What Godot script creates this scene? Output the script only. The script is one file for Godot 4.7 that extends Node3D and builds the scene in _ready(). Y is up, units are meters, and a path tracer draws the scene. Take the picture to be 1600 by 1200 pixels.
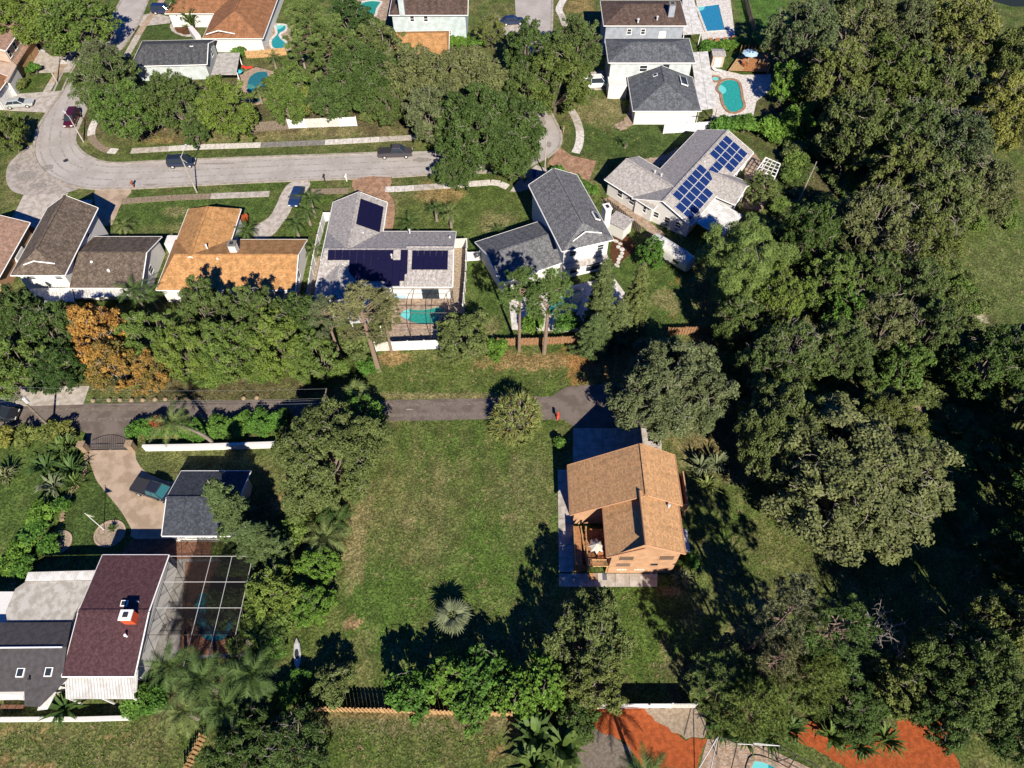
extends Node3D
# Aerial view over a suburban neighbourhood: x to the east, -z to the north, y up, metres.

var rng := RandomNumberGenerator.new()
var M := {}
var TX := {}
var used := {}

func _ready() -> void:
	# ---- camera, sky, sun, exposure ----
	var cam := Camera3D.new()
	cam.name = "camera"
	cam.position = Vector3(0, 76, 0)
	cam.rotation_degrees = Vector3(-55, 0, 0)
	cam.fov = 56.74
	cam.near = 0.5
	cam.far = 900.0
	add_child(cam)
	var sun := DirectionalLight3D.new()
	sun.name = "sun"
	sun.light_energy = 1.6
	sun.light_color = Color(1.0, 0.965, 0.91)
	sun.light_angular_distance = 0.5
	sun.shadow_enabled = true
	sun.rotation_degrees = Vector3(-37.0, 17.0, 0)
	add_child(sun)
	var sm := ProceduralSkyMaterial.new()
	sm.sky_top_color = Color(0.04, 0.30, 0.66)
	sm.sky_horizon_color = Color(0.36, 0.56, 0.80)
	sm.sky_curve = 0.12
	sm.ground_bottom_color = Color(0.12, 0.13, 0.10)
	sm.ground_horizon_color = Color(0.36, 0.56, 0.80)
	sm.sun_angle_max = 8.0
	sm.energy_multiplier = 0.5
	var sky := Sky.new()
	sky.sky_material = sm
	var env := Environment.new()
	env.background_mode = Environment.BG_SKY
	env.sky = sky
	env.tonemap_mode = Environment.TONE_MAPPER_LINEAR
	env.tonemap_exposure = 1.78
	env.sdfgi_enabled = true
	env.ssao_enabled = true
	env.ssil_enabled = true
	var we := WorldEnvironment.new()
	we.name = "world_environment"
	we.environment = env
	add_child(we)
	# ---- the place ----
	rng.seed = 4711
	make_materials()
	build_ground()
	build_paving()
	build_houses()
	build_walls_and_fences()
	build_tree_kinds()
	plant_trees()
	build_vehicles()
	build_yard_things()

# ---------------------------------------------------------------- helpers
func v2(a: Array) -> PackedVector2Array:
	var o := PackedVector2Array()
	for i in range(0, a.size(), 2):
		o.append(Vector2(a[i], a[i + 1]))
	return o

func lin(r: float, g: float, b: float) -> Color:
	return Color(r, g, b).linear_to_srgb()

func numbered(called: String) -> String:
	if not used.has(called):
		used[called] = 0
		return called
	used[called] += 1
	return "%s_%03d" % [called, used[called]]

func thing(called: String, label: String, category: String, at := Vector3.ZERO, yaw := 0.0, group := "") -> Node3D:
	var o := Node3D.new()
	o.name = numbered(called)
	add_child(o)
	o.position = at
	o.rotation.y = deg_to_rad(yaw)
	o.set_meta("label", label)
	o.set_meta("category", category)
	if group != "":
		o.set_meta("group", group)
	return o

func mi(called: String, mesh: Mesh, m: Material, parent: Node3D) -> MeshInstance3D:
	var o := MeshInstance3D.new()
	o.name = numbered(called) if parent == self else called
	o.mesh = mesh
	if m:
		o.material_override = m
	parent.add_child(o, true)
	return o

func st_new() -> SurfaceTool:
	var st := SurfaceTool.new()
	st.begin(Mesh.PRIMITIVE_TRIANGLES)
	st.set_smooth_group(-1)
	return st

func put(called: String, st: SurfaceTool, m: Material, parent: Node3D) -> MeshInstance3D:
	st.generate_normals()
	return mi(called, st.commit(), m, parent)

func structure(called: String, st: SurfaceTool, m: Material) -> MeshInstance3D:
	var o := put(called, st, m, self)
	o.set_meta("kind", "structure")
	return o

func tri(st: SurfaceTool, a: Vector3, b: Vector3, c: Vector3, out: Vector3) -> void:
	var n := (c - a).cross(b - a)
	if n.dot(out) < 0:
		var t := b
		b = c
		c = t
		n = -n
	n = n.normalized()
	var e := Vector3.UP.cross(n)
	e = Vector3.RIGHT if e.length() < 0.02 else e.normalized()
	var s := n.cross(e)
	for p in [a, b, c]:
		st.set_uv(Vector2(p.dot(e), p.dot(s)))
		st.add_vertex(p)

func quad(st: SurfaceTool, a: Vector3, b: Vector3, c: Vector3, d: Vector3, out: Vector3) -> void:
	tri(st, a, b, c, out)
	tri(st, a, c, d, out)

# flat outline between two heights: top, bottom and sides
func prism(st: SurfaceTool, pts: PackedVector2Array, y0: float, y1: float, bottom := false) -> void:
	var idx := Geometry2D.triangulate_polygon(pts)
	for i in range(0, idx.size(), 3):
		var a := pts[idx[i]]
		var b := pts[idx[i + 1]]
		var c := pts[idx[i + 2]]
		tri(st, Vector3(a.x, y1, a.y), Vector3(b.x, y1, b.y), Vector3(c.x, y1, c.y), Vector3.UP)
		if bottom:
			tri(st, Vector3(a.x, y0, a.y), Vector3(b.x, y0, b.y), Vector3(c.x, y0, c.y), Vector3.DOWN)
	var turn := 1.0 if Geometry2D.is_polygon_clockwise(pts) else -1.0
	for i in pts.size():
		var p := pts[i]
		var q := pts[(i + 1) % pts.size()]
		var d := (q - p)
		var n := Vector3(d.y, 0, -d.x) * -turn
		quad(st, Vector3(p.x, y0, p.y), Vector3(q.x, y0, q.y), Vector3(q.x, y1, q.y), Vector3(p.x, y1, p.y), n)

# a plane of a roof: its outline in space, given a thickness downwards
func slab(st: SurfaceTool, pts: Array, thick: float) -> void:
	var flat := PackedVector2Array()
	var mid := Vector3.ZERO
	for p in pts:
		flat.append(Vector2(p.x, p.z))
		mid += p / pts.size()
	var idx := Geometry2D.triangulate_polygon(flat)
	var dn := Vector3(0, -thick, 0)
	for i in range(0, idx.size(), 3):
		tri(st, pts[idx[i]], pts[idx[i + 1]], pts[idx[i + 2]], Vector3.UP)
		tri(st, pts[idx[i]] + dn, pts[idx[i + 1]] + dn, pts[idx[i + 2]] + dn, Vector3.DOWN)
	for i in pts.size():
		var p: Vector3 = pts[i]
		var q: Vector3 = pts[(i + 1) % pts.size()]
		var n := (q - p).cross(Vector3.UP)
		if n.dot((p + q) / 2 - mid) < 0:
			n = -n
		quad(st, p, q, q + dn, p + dn, n)

func box(st: SurfaceTool, c: Vector3, size: Vector3, basis := Basis.IDENTITY) -> void:
	var h := size / 2
	for ax in 3:
		for s in [-1.0, 1.0]:
			var n := Vector3.ZERO
			n[ax] = s
			var u := Vector3.ZERO
			u[(ax + 1) % 3] = 1
			var v := Vector3.ZERO
			v[(ax + 2) % 3] = 1
			var o := n * h
			var a := u * h
			var b := v * h
			quad(st, c + basis * (o - a - b), c + basis * (o + a - b), c + basis * (o + a + b), c + basis * (o - a + b), basis * n)

func tube(st: SurfaceTool, a: Vector3, b: Vector3, ra: float, rb: float, sides := 5, capped := true) -> void:
	var d := (b - a).normalized()
	var u := d.cross(Vector3.UP if absf(d.y) < 0.9 else Vector3.RIGHT).normalized()
	var v := d.cross(u)
	for i in sides:
		var t0 := TAU * i / sides
		var t1 := TAU * (i + 1) / sides
		var p0 := u * cos(t0) + v * sin(t0)
		var p1 := u * cos(t1) + v * sin(t1)
		quad(st, a + p0 * ra, a + p1 * ra, b + p1 * rb, b + p0 * rb, p0 + p1)
		if capped:
			tri(st, b, b + p0 * rb, b + p1 * rb, d)
			tri(st, a, a + p0 * ra, a + p1 * ra, -d)

# a lathed shape about the y axis at c: rows of (radius, height)
func lathe(st: SurfaceTool, c: Vector3, rows: Array, sides := 12) -> void:
	for k in rows.size() - 1:
		var r0: Vector2 = rows[k]
		var r1: Vector2 = rows[k + 1]
		for i in sides:
			var t0 := TAU * i / sides
			var t1 := TAU * (i + 1) / sides
			var p0 := Vector3(cos(t0), 0, sin(t0))
			var p1 := Vector3(cos(t1), 0, sin(t1))
			var out := (p0 + p1) * (absf(r1.y - r0.y) + 0.001) + Vector3.UP * (r0.x - r1.x)
			quad(st, c + p0 * r0.x + Vector3.UP * r0.y, c + p1 * r0.x + Vector3.UP * r0.y, c + p1 * r1.x + Vector3.UP * r1.y, c + p0 * r1.x + Vector3.UP * r1.y, out)

func ellipse(c: Vector2, rx: float, ry: float, n := 28, turn := 0.0) -> PackedVector2Array:
	var o := PackedVector2Array()
	for i in n:
		o.append(c + Vector2(cos(TAU * i / n) * rx, sin(TAU * i / n) * ry).rotated(turn))
	return o

# a closed outline smoothed through its corners
func soft(pts: PackedVector2Array, n := 5) -> PackedVector2Array:
	var o := PackedVector2Array()
	var k := pts.size()
	for i in k:
		for j in n:
			o.append(pts[i].cubic_interpolate(pts[(i + 1) % k], pts[(i - 1 + k) % k], pts[(i + 2) % k], float(j) / n))
	return o

# an open line smoothed through its points
func course(pts: PackedVector2Array, n := 6) -> PackedVector2Array:
	var o := PackedVector2Array()
	for i in pts.size() - 1:
		for j in n:
			o.append(pts[i].cubic_interpolate(pts[i + 1], pts[maxi(i - 1, 0)], pts[mini(i + 2, pts.size() - 1)], float(j) / n))
	o.append(pts[-1])
	return o

# ---------------------------------------------------------------- materials
func noise_texture(key: String, frequency: float, kind: int, octaves: int, lo: Color, hi: Color, cut := Vector2(0.2, 0.8), size := 512) -> NoiseTexture2D:
	var n := FastNoiseLite.new()
	n.seed = key.hash() % 1000
	n.noise_type = kind as FastNoiseLite.NoiseType
	n.frequency = frequency
	n.fractal_octaves = octaves
	n.fractal_gain = 0.55
	var t := NoiseTexture2D.new()
	t.width = size
	t.height = size
	t.seamless = true
	t.noise = n
	var r := Gradient.new()
	r.offsets = PackedFloat32Array([cut.x, cut.y])
	r.colors = PackedColorArray([lo, hi])
	t.color_ramp = r
	TX[key] = t
	return t

# plain material: base colour is the real-world (linear) one
func mat(key: String, c: Color, rough := 0.85, tex := "", scale := 1.0, tex2 := "", scale2 := 0.1, own_uv := false) -> StandardMaterial3D:
	var m := StandardMaterial3D.new()
	m.resource_name = key
	m.albedo_color = c
	m.roughness = rough
	m.metallic_specular = 0.35
	if tex != "":
		m.albedo_texture = TX[tex]
		m.uv1_scale = Vector3.ONE * scale
		m.uv1_triplanar = not own_uv
		m.uv1_world_triplanar = not own_uv
	if tex2 != "":
		m.detail_enabled = true
		m.detail_albedo = TX[tex2]
		m.detail_blend_mode = BaseMaterial3D.BLEND_MODE_MUL
		m.detail_uv_layer = BaseMaterial3D.DETAIL_UV_2
		m.uv2_triplanar = true
		m.uv2_world_triplanar = true
		m.uv2_scale = Vector3.ONE * scale2
	M[key] = m
	return m

func course_texture(key: String, tabs: int, courses: int, contrast: float, warm: float, streaks: float) -> void:
	var n := 512
	var im := Image.create(n, n, false, Image.FORMAT_RGB8)
	var r := RandomNumberGenerator.new()
	r.seed = key.hash()
	var cw := n / tabs
	var ch := n / courses
	var run := []
	for t in tabs:
		run.append(1.0 - streaks * r.randf() * r.randf())
	for row in courses:
		var band := 1.0 - 0.06 * r.randf()
		for t in tabs:
			var v: float = (1.0 - contrast * r.randf()) * band * lerpf(1.0, run[t], 0.5 + 0.5 * sin(row * 0.21 + t))
			var w := 1.0 + warm * (r.randf() - 0.5)
			var x := t * cw + (row % 2) * cw / 2
			var col := Color(clampf(v * w, 0, 1), v, clampf(v / w, 0, 1))
			im.fill_rect(Rect2i(x % n, row * ch, cw, ch), col)
			if x + cw > n:
				im.fill_rect(Rect2i(0, row * ch, x + cw - n, ch), col)
		im.fill_rect(Rect2i(0, row * ch, n, 1), Color(0.66, 0.64, 0.62))
	TX[key] = ImageTexture.create_from_image(im)

func make_materials() -> void:
	var S := FastNoiseLite.TYPE_SIMPLEX_SMOOTH
	var V := FastNoiseLite.TYPE_VALUE
	noise_texture("blades", 0.085, V, 4, Color(0.52, 0.56, 0.46), Color(1, 1, 1), Vector2(0.22, 0.72), 1024)
	noise_texture("patchy", 0.02, S, 5, Color(0.82, 0.83, 0.80), Color(1, 1, 1), Vector2(0.25, 0.7))
	noise_texture("stain", 0.014, S, 5, Color(0.87, 0.86, 0.84), Color(1, 1, 1), Vector2(0.3, 0.65))
	noise_texture("wear", 0.012, S, 5, Color(0.93, 0.925, 0.92), Color(1, 1, 1), Vector2(0.3, 0.65))
	noise_texture("grit", 0.2, V, 3, Color(0.8, 0.79, 0.78), Color(1, 1, 1), Vector2(0.25, 0.75))
	noise_texture("chips", 0.16, V, 2, Color(0.58, 0.56, 0.54), Color(1, 1, 1), Vector2(0.3, 0.7))
	noise_texture("streak", 0.03, S, 4, Color(0.80, 0.80, 0.81), Color(1, 1, 1), Vector2(0.3, 0.7))
	noise_texture("bump", 0.12, V, 3, Color(0, 0, 0), Color(1, 1, 1), Vector2(0.1, 0.9))
	course_texture("shingles", 32, 32, 0.28, 0.0, 0.22)
	course_texture("shingles_warm", 32, 32, 0.17, 0.06, 0.10)
	course_texture("pavers", 32, 64, 0.26, 0.14, 0.1)
	# ground and paving
	var g := mat("ground", Color.WHITE, 0.95, "blades", 0.083, "patchy", 0.037)
	g.vertex_color_use_as_albedo = true
	g.heightmap_enabled = true
	g.heightmap_texture = TX["bump"]
	g.heightmap_scale = 6.0
	mat("road", lin(0.45, 0.417, 0.388), 0.9, "grit", 0.4, "wear", 0.03)
	mat("road_worn", lin(0.42, 0.38, 0.345), 0.9, "grit", 0.9, "stain", 0.12)
	mat("kerb", lin(0.42, 0.38, 0.33), 0.9, "grit", 0.8, "stain", 0.1)
	mat("asphalt", lin(0.185, 0.152, 0.133), 0.9, "grit", 1.1, "stain", 0.06)
	mat("concrete", lin(0.52, 0.475, 0.425), 0.9, "grit", 0.9, "stain", 0.12)
	mat("concrete_white", lin(0.72, 0.69, 0.65), 0.9, "grit", 0.9, "stain", 0.2)
	mat("concrete_dirty", lin(0.29, 0.23, 0.165), 0.92, "grit", 0.9, "stain", 0.25)
	mat("concrete_tan", lin(0.47, 0.36, 0.265), 0.9, "grit", 0.8, "stain", 0.06)
	mat("concrete_grey", lin(0.25, 0.24, 0.225), 0.9, "grit", 0.9, "stain", 0.15)
	mat("pavers", lin(0.48, 0.29, 0.185), 0.9, "pavers", 0.16, "stain", 0.1, true)
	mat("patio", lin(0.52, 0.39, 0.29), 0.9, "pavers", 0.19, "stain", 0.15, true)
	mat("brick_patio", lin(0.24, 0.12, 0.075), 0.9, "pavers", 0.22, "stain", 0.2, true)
	mat("mulch", lin(0.78, 0.19, 0.055), 0.95, "chips", 1.2, "stain", 0.2)
	mat("mulch_brown", lin(0.20, 0.085, 0.035), 0.95, "chips", 1.2, "stain", 0.2)
	mat("gravel", lin(0.74, 0.60, 0.45), 0.95, "chips", 1.6, "stain", 0.3)
	mat("gravel_grey", lin(0.43, 0.37, 0.30), 0.95, "chips", 1.6, "stain", 0.3)
	mat("sand", lin(0.45, 0.35, 0.25), 0.95, "chips", 0.8, "stain", 0.3)
	for k in ["mulch", "mulch_brown", "gravel", "gravel_grey"]:
		M[k].heightmap_enabled = true
		M[k].heightmap_texture = TX["bump"]
		M[k].heightmap_scale = 5.0
	# roofs
	mat("roof_tan", lin(0.70, 0.405, 0.195), 0.9, "shingles_warm", 0.16, "grit", 1.3, true)
	mat("roof_brown", lin(0.195, 0.152, 0.118), 0.9, "shingles", 0.16, "stain", 0.13, true)
	mat("roof_orange", lin(0.56, 0.30, 0.12), 0.9, "shingles_warm", 0.16, "stain", 0.1, true)
	mat("roof_rust", lin(0.33, 0.155, 0.075), 0.9, "shingles_warm", 0.16, "stain", 0.1, true)
	mat("roof_umber", lin(0.145, 0.098, 0.08), 0.9, "shingles", 0.16, "stain", 0.1, true)
	mat("roof_rose", lin(0.40, 0.255, 0.19), 0.9, "shingles_warm", 0.16, "stain", 0.2, true)
	mat("roof_slate", lin(0.155, 0.17, 0.19), 0.9, "shingles", 0.16, "stain", 0.1, true)
	mat("roof_shingle_grey", lin(0.30, 0.31, 0.33), 0.9, "shingles", 0.16, "chips", 0.9, true)
	mat("roof_charcoal", lin(0.105, 0.11, 0.12), 0.9, "shingles", 0.16, "stain", 0.15, true)
	mat("roof_navy", lin(0.11, 0.128, 0.16), 0.85, "shingles", 0.16, "chips", 0.9, true)
	mat("roof_metal_grey", lin(0.46, 0.43, 0.40), 0.6, "streak", 0.16, "stain", 0.2)
	mat("roof_purple", lin(0.105, 0.052, 0.055), 0.55, "streak", 0.2, "stain", 0.2)
	mat("roof_dark", lin(0.085, 0.08, 0.085), 0.8, "grit", 0.6, "stain", 0.2)
	mat("roof_white", lin(0.74, 0.74, 0.72), 0.5, "grit", 0.5, "stain", 0.1)
	mat("roof_flat", lin(0.52, 0.50, 0.45), 0.9, "grit", 0.5, "stain", 0.12)
	# walls and trim
	mat("stucco_white", lin(0.72, 0.71, 0.68), 0.9, "grit", 0.8)
	mat("stucco_tan", lin(0.56, 0.335, 0.195), 0.9, "grit", 0.8, "wear", 0.1)
	mat("stucco_pink", lin(0.55, 0.43, 0.34), 0.9, "grit", 0.8, "wear", 0.1)
	mat("siding_blue", lin(0.52, 0.62, 0.64), 0.85, "grit", 0.6, "wear", 0.1)
	mat("siding_grey", lin(0.36, 0.40, 0.46), 0.85, "grit", 0.6, "wear", 0.1)
	mat("siding_pale", lin(0.56, 0.62, 0.63), 0.85, "grit", 0.6, "wear", 0.1)
	mat("trim", lin(0.74, 0.73, 0.70), 0.6)
	mat("trim_tan", lin(0.50, 0.27, 0.15), 0.7, "grit", 0.8)
	mat("vinyl_aged", lin(0.70, 0.69, 0.65), 0.5, "grit", 0.3, "stain", 0.4)
	mat("tyre_track", lin(0.42, 0.39, 0.362), 0.9, "grit", 0.4, "stain", 0.2)
	mat("road_patch", lin(0.33, 0.30, 0.275), 0.92, "grit", 0.5, "stain", 0.3)
	mat("lane_track", lin(0.21, 0.175, 0.152), 0.9, "grit", 0.8, "stain", 0.3)
	mat("pool_step", lin(0.16, 0.52, 0.50), 0.7)
	mat("vinyl", lin(0.80, 0.80, 0.79), 0.45, "grit", 0.3)
	mat("wood", lin(0.62, 0.29, 0.125), 0.85, "chips", 0.9, "stain", 0.3)
	mat("wood_fence", lin(0.44, 0.25, 0.135), 0.88, "chips", 0.9, "stain", 0.3)
	mat("wood_pale", lin(0.74, 0.47, 0.23), 0.85, "chips", 0.9, "stain", 0.3)
	mat("wood_grey", lin(0.30, 0.25, 0.20), 0.9, "chips", 0.9, "stain", 0.3)
	mat("wood_red", lin(0.46, 0.18, 0.08), 0.85, "chips", 0.9, "stain", 0.3)
	mat("metal_dark", lin(0.03, 0.03, 0.032), 0.5)
	mat("metal_bronze", lin(0.06, 0.052, 0.045), 0.45)
	mat("metal_pale", lin(0.46, 0.46, 0.45), 0.4)
	mat("metal_grey", lin(0.24, 0.25, 0.26), 0.5)
	mat("rubber", lin(0.018, 0.018, 0.019), 0.8)
	mat("glass_dark", lin(0.022, 0.03, 0.04), 0.06)
	mat("glass_teal", lin(0.025, 0.11, 0.13), 0.12)
	mat("panel_navy", lin(0.010, 0.009, 0.035), 0.3, "grit", 0.5)
	mat("panel_blue", lin(0.012, 0.032, 0.135), 0.25, "grit", 0.5)
	mat("red", lin(0.62, 0.05, 0.03), 0.6)
	mat("red_orange", lin(0.70, 0.10, 0.035), 0.7, "grit", 0.6)
	mat("blue", lin(0.015, 0.07, 0.30), 0.5)
	mat("teal", lin(0.04, 0.38, 0.44), 0.6)
	mat("sky_cloth", lin(0.42, 0.60, 0.74), 0.8, "grit", 0.6)
	mat("canvas", lin(0.56, 0.52, 0.45), 0.9, "grit", 0.6)
	mat("stone", lin(0.42, 0.31, 0.20), 0.95, "chips", 0.9)
	mat("bark", lin(0.16, 0.125, 0.095), 0.95, "chips", 0.9)
	mat("bark_pale", lin(0.33, 0.28, 0.23), 0.95, "chips", 0.9)
	mat("bark_pine", lin(0.33, 0.24, 0.18), 0.95, "chips", 0.9)
	mat("bark_dead", lin(0.46, 0.41, 0.36), 0.95, "chips", 0.9)
	# pools
	for w in [["pool_teal", 0.015, 0.36, 0.30], ["pool_green", 0.015, 0.27, 0.17], ["pool_blue", 0.012, 0.19, 0.44], ["pool_deep", 0.008, 0.10, 0.14], ["pool_cyan", 0.01, 0.30, 0.34], ["pond", 0.02, 0.03, 0.03]]:
		mat(w[0], lin(w[1], w[2], w[3]), 0.7, "grit", 0.25, "stain", 0.25)
	var wm := mat("water", Color(0.35, 0.8, 0.85, 0.12), 0.04)
	wm.transparency = BaseMaterial3D.TRANSPARENCY_ALPHA
	wm.uv1_triplanar = true
	wm.uv1_world_triplanar = true
	wm.uv1_scale = Vector3.ONE * 0.12
	wm.heightmap_enabled = true
	wm.heightmap_texture = TX["patchy"]
	wm.heightmap_scale = 4.0
	var sc := mat("screen", Color(0.05, 0.05, 0.05, 0.45), 0.9)
	sc.transparency = BaseMaterial3D.TRANSPARENCY_ALPHA

# ---------------------------------------------------------------- ground
var gx := PackedFloat32Array()
var gz := PackedFloat32Array()
var gcol := PackedColorArray()
var gn := FastNoiseLite.new()

func paint(x: float, z: float, rx: float, rz: float, c: Color, strength := 1.0, power := 2.0, rough := 0.5, fade := 0.35) -> void:
	var w := gx.size()
	for j in gz.size():
		if absf(gz[j] - z) > rz * 1.6:
			continue
		for i in w:
			if absf(gx[i] - x) > rx * 1.6:
				continue
			var d := pow(pow(absf(gx[i] - x) / rx, power) + pow(absf(gz[j] - z) / rz, power), 1.0 / power)
			d += gn.get_noise_2d(gx[i] * 5.0, gz[j] * 5.0) * rough + gn.get_noise_2d(gx[i] * 22.0 + 90.0, gz[j] * 22.0) * rough
			var t := clampf((1.0 - d) / fade + 0.5, 0.0, 1.0) * strength
			if t > 0.0:
				gcol[j * w + i] = gcol[j * w + i].lerp(c, t)

func build_ground() -> void:
	gn.seed = 12
	gn.frequency = 0.04
	gn.fractal_octaves = 3
	for v in [-480.0, -320.0, -220.0, -160.0]:
		gx.append(v)
	for i in range(0, 521):
		gx.append(-130.0 + i * 0.5)
	for v in [160.0, 220.0, 320.0, 480.0]:
		gx.append(v)
	for v in [-620.0, -420.0, -290.0, -215.0]:
		gz.append(v)
	for i in range(0, 351):
		gz.append(-175.0 + i * 0.5)
	for v in [20.0, 60.0, 160.0]:
		gz.append(v)
	var w := gx.size()
	var h := gz.size()
	gcol.resize(w * h)
	var lush := Color(0.088, 0.122, 0.026)
	var olive := Color(0.150, 0.148, 0.054)
	var dry := Color(0.255, 0.195, 0.10)
	for j in h:
		for i in w:
			var x := gx[i]
			var z := gz[j]
			var a := gn.get_noise_2d(x * 0.8, z * 0.8)
			var b := gn.get_noise_2d(x * 6.0 + 300.0, z * 6.0)
			var c := gn.get_noise_2d(x * 24.0, z * 24.0 + 70.0)
			var k := lush.lerp(olive, clampf(0.5 + a * 1.1 + b * 0.8, 0.0, 1.0))
			k = k.lerp(dry, clampf(b * 0.9 + c * 0.8 + a * 0.5 - 0.22, 0.0, 0.75))
			gcol[j * w + i] = k
	var dirt := Color(0.34, 0.205, 0.105)
	var straw := Color(0.30, 0.225, 0.125)
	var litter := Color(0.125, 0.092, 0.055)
	var rust := Color(0.34, 0.155, 0.06)
	var green := Color(0.085, 0.128, 0.028)
	var deep := Color(0.066, 0.098, 0.024)
	# mown front lawns and garden lawns
	paint(-50.43, -86.83, 13.11, 3.79, green, 0.85, 4.0, 0.15)
	paint(-46.98, -35.92, 5.59, 6.96, deep, 0.9, 4.0, 0.15)
	paint(-38.04, -41.84, 6.99, 1.57, olive, 0.7, 4.0, 0.2)
	paint(-58.41, -38.4, 4.55, 7.2, green, 0.6, 3.0, 0.2)
	paint(19.23, -68.87, 6.87, 8.19, green, 0.8, 3.0, 0.2)
	paint(20.4, -105.04, 9.92, 6.88, deep, 0.7, 3.0, 0.2)
	paint(-68.71, -140.23, 6.42, 4.27, deep, 0.8, 4.0, 0.1)
	paint(45.31, -90.93, 6.18, 8.89, Color(0.105, 0.150, 0.032), 0.8, 3.0, 0.3)
	paint(12.07, -21.3, 6.7, 5.05, Color(0.090, 0.135, 0.026), 0.8, 3.0, 0.3)
	paint(-2.77, -70.1, 4.61, 8.3, green, 0.7, 3.0, 0.3)
	paint(-6.04, -86.39, 11.07, 5.75, Color(0.110, 0.140, 0.036), 0.7, 3.0, 0.3)
	paint(51.59, -147.68, 5.29, 12.18, Color(0.085, 0.165, 0.028), 0.9, 3.0, 0.2)
	paint(-5.06, -54.76, 14.33, 2.46, Color(0.110, 0.135, 0.034), 0.7, 4.0, 0.3)
	# the empty lot: mower lanes running north and south, worn and greener tracks
	for s in 15:
		var px := -15.0 + s * 1.55
		paint(px, -31.0, 0.75, 19.0, olive if s % 2 == 0 else Color(0.100, 0.142, 0.032), 0.5, 4.0, 0.35, 0.6)
	paint(-2.15, -30.44, 4.31, 5.08, Color(0.082, 0.145, 0.022), 0.75, 2.0, 0.7)
	paint(-13.83, -25.37, 4.15, 4.72, Color(0.085, 0.150, 0.024), 0.7, 2.0, 0.7)
	paint(-6.91, -25.37, 8.3, 4.06, Color(0.092, 0.138, 0.028), 0.6, 2.0, 0.7)
	paint(-10.38, -35.11, 4.45, 5.42, Color(0.20, 0.165, 0.08), 0.5, 2.0, 0.9, 0.8)
	paint(1.13, -37.56, 3.02, 6.36, Color(0.19, 0.165, 0.08), 0.5, 2.0, 0.9, 0.8)
	paint(-17.41, -31.96, 1.16, 5.19, straw, 0.8, 2.0, 0.6)
	paint(-16.84, -22.43, 0.81, 0.6, Color(0.36, 0.22, 0.13), 1.0, 2.0, 0.8)
	paint(-0.37, -34.31, 1.03, 0.55, straw, 0.9, 2.0, 0.8)
	paint(-11.73, -33.52, 0.73, 0.63, straw, 0.8, 2.0, 0.8)
	paint(6.5, -48.75, 2.44, 1.34, straw, 0.6, 2.0, 0.6)
	# the strip between the lane and the fences
	paint(4.27, -56.86, 7.69, 1.48, dirt, 0.85, 2.0, 0.6)
	paint(-16.28, -57.4, 2.23, 1.28, dirt, 0.9, 2.0, 0.6)
	paint(-9.08, -51.4, 9.08, 0.5, straw, 0.8, 3.0, 0.4)
	paint(11.92, -56.33, 5.11, 3.12, rust, 0.9, 2.0, 0.6)
	paint(-39.96, -52.71, 15.82, 2.2, litter, 0.75, 3.0, 0.4)
	paint(-53.87, -52, 6.63, 1, olive, 0.9, 3.0, 0.4)
	# dry verges by the street
	paint(-42.25, -106.83, 30.02, 3.03, straw, 0.8, 4.0, 0.45)
	paint(-60.8, -105.57, 7.74, 2.12, Color(0.35, 0.23, 0.10), 0.8, 2.0, 0.4)
	paint(-26.31, -103.8, 12.06, 1.74, olive, 0.8, 3.0, 0.3)
	paint(-50.77, -100.69, 20.52, 0.85, Color(0.110, 0.125, 0.040), 0.8, 4.0, 0.3)
	paint(-68.52, -103.8, 5.48, 3.46, olive, 0.8, 2.0, 0.4)
	paint(-12.36, -90.93, 3.09, 2.45, dirt, 0.7, 2.0, 0.5)
	paint(-10.26, -90.16, 2.26, 2.13, Color(0.33, 0.21, 0.10), 0.7, 2.0, 0.5)
	paint(-2.49, -84.19, 2.79, 2.29, straw, 0.6, 2.0, 0.6)
	paint(-52.83, -86.39, 1.41, 1.18, straw, 0.7, 2.0, 0.6)
	paint(15.97, -112.39, 5.13, 4.65, straw, 0.75, 2.0, 0.5)
	paint(13.93, -148.45, 3.32, 3.55, Color(0.30, 0.20, 0.09), 0.9, 2.0, 0.5)
	paint(-3.55, -63.17, 2.22, 1.59, straw, 0.6, 2.0, 0.5)
	paint(22.29, -67.65, 2, 2.15, straw, 0.6, 2.0, 0.7)
	paint(-7.49, -133.2, 7.49, 4.47, olive, 0.9, 2.0, 0.4)
	# leaf litter and bare soil under the trees
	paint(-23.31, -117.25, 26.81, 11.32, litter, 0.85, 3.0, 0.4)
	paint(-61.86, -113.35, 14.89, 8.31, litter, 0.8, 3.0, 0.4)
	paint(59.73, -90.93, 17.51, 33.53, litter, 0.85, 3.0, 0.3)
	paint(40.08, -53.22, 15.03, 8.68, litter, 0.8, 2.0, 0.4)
	paint(26.08, -44.53, 4.74, 5.29, Color(0.22, 0.15, 0.085), 0.7, 2.0, 0.5)
	paint(32.29, -30.44, 6.46, 3.66, olive, 0.8, 2.0, 0.5)
	paint(50.15, -50.71, 3.7, 1.95, Color(0.45, 0.34, 0.25), 0.9, 2.0, 0.5)
	paint(31.62, -66.45, 6.32, 6.88, rust, 0.5, 2.0, 0.8)
	paint(-27.14, -33.52, 2.93, 3.83, Color(0.40, 0.20, 0.11), 0.85, 2.0, 0.6)
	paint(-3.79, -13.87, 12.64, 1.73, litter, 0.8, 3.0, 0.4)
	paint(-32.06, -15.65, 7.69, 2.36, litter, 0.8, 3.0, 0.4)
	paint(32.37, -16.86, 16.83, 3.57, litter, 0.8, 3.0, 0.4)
	paint(15.93, -20, 0.93, 1.15, straw, 0.5, 2.0, 0.6)
	paint(17.33, -25.72, 1.8, 0.42, dirt, 0.8, 2.0, 0.5)
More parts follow.
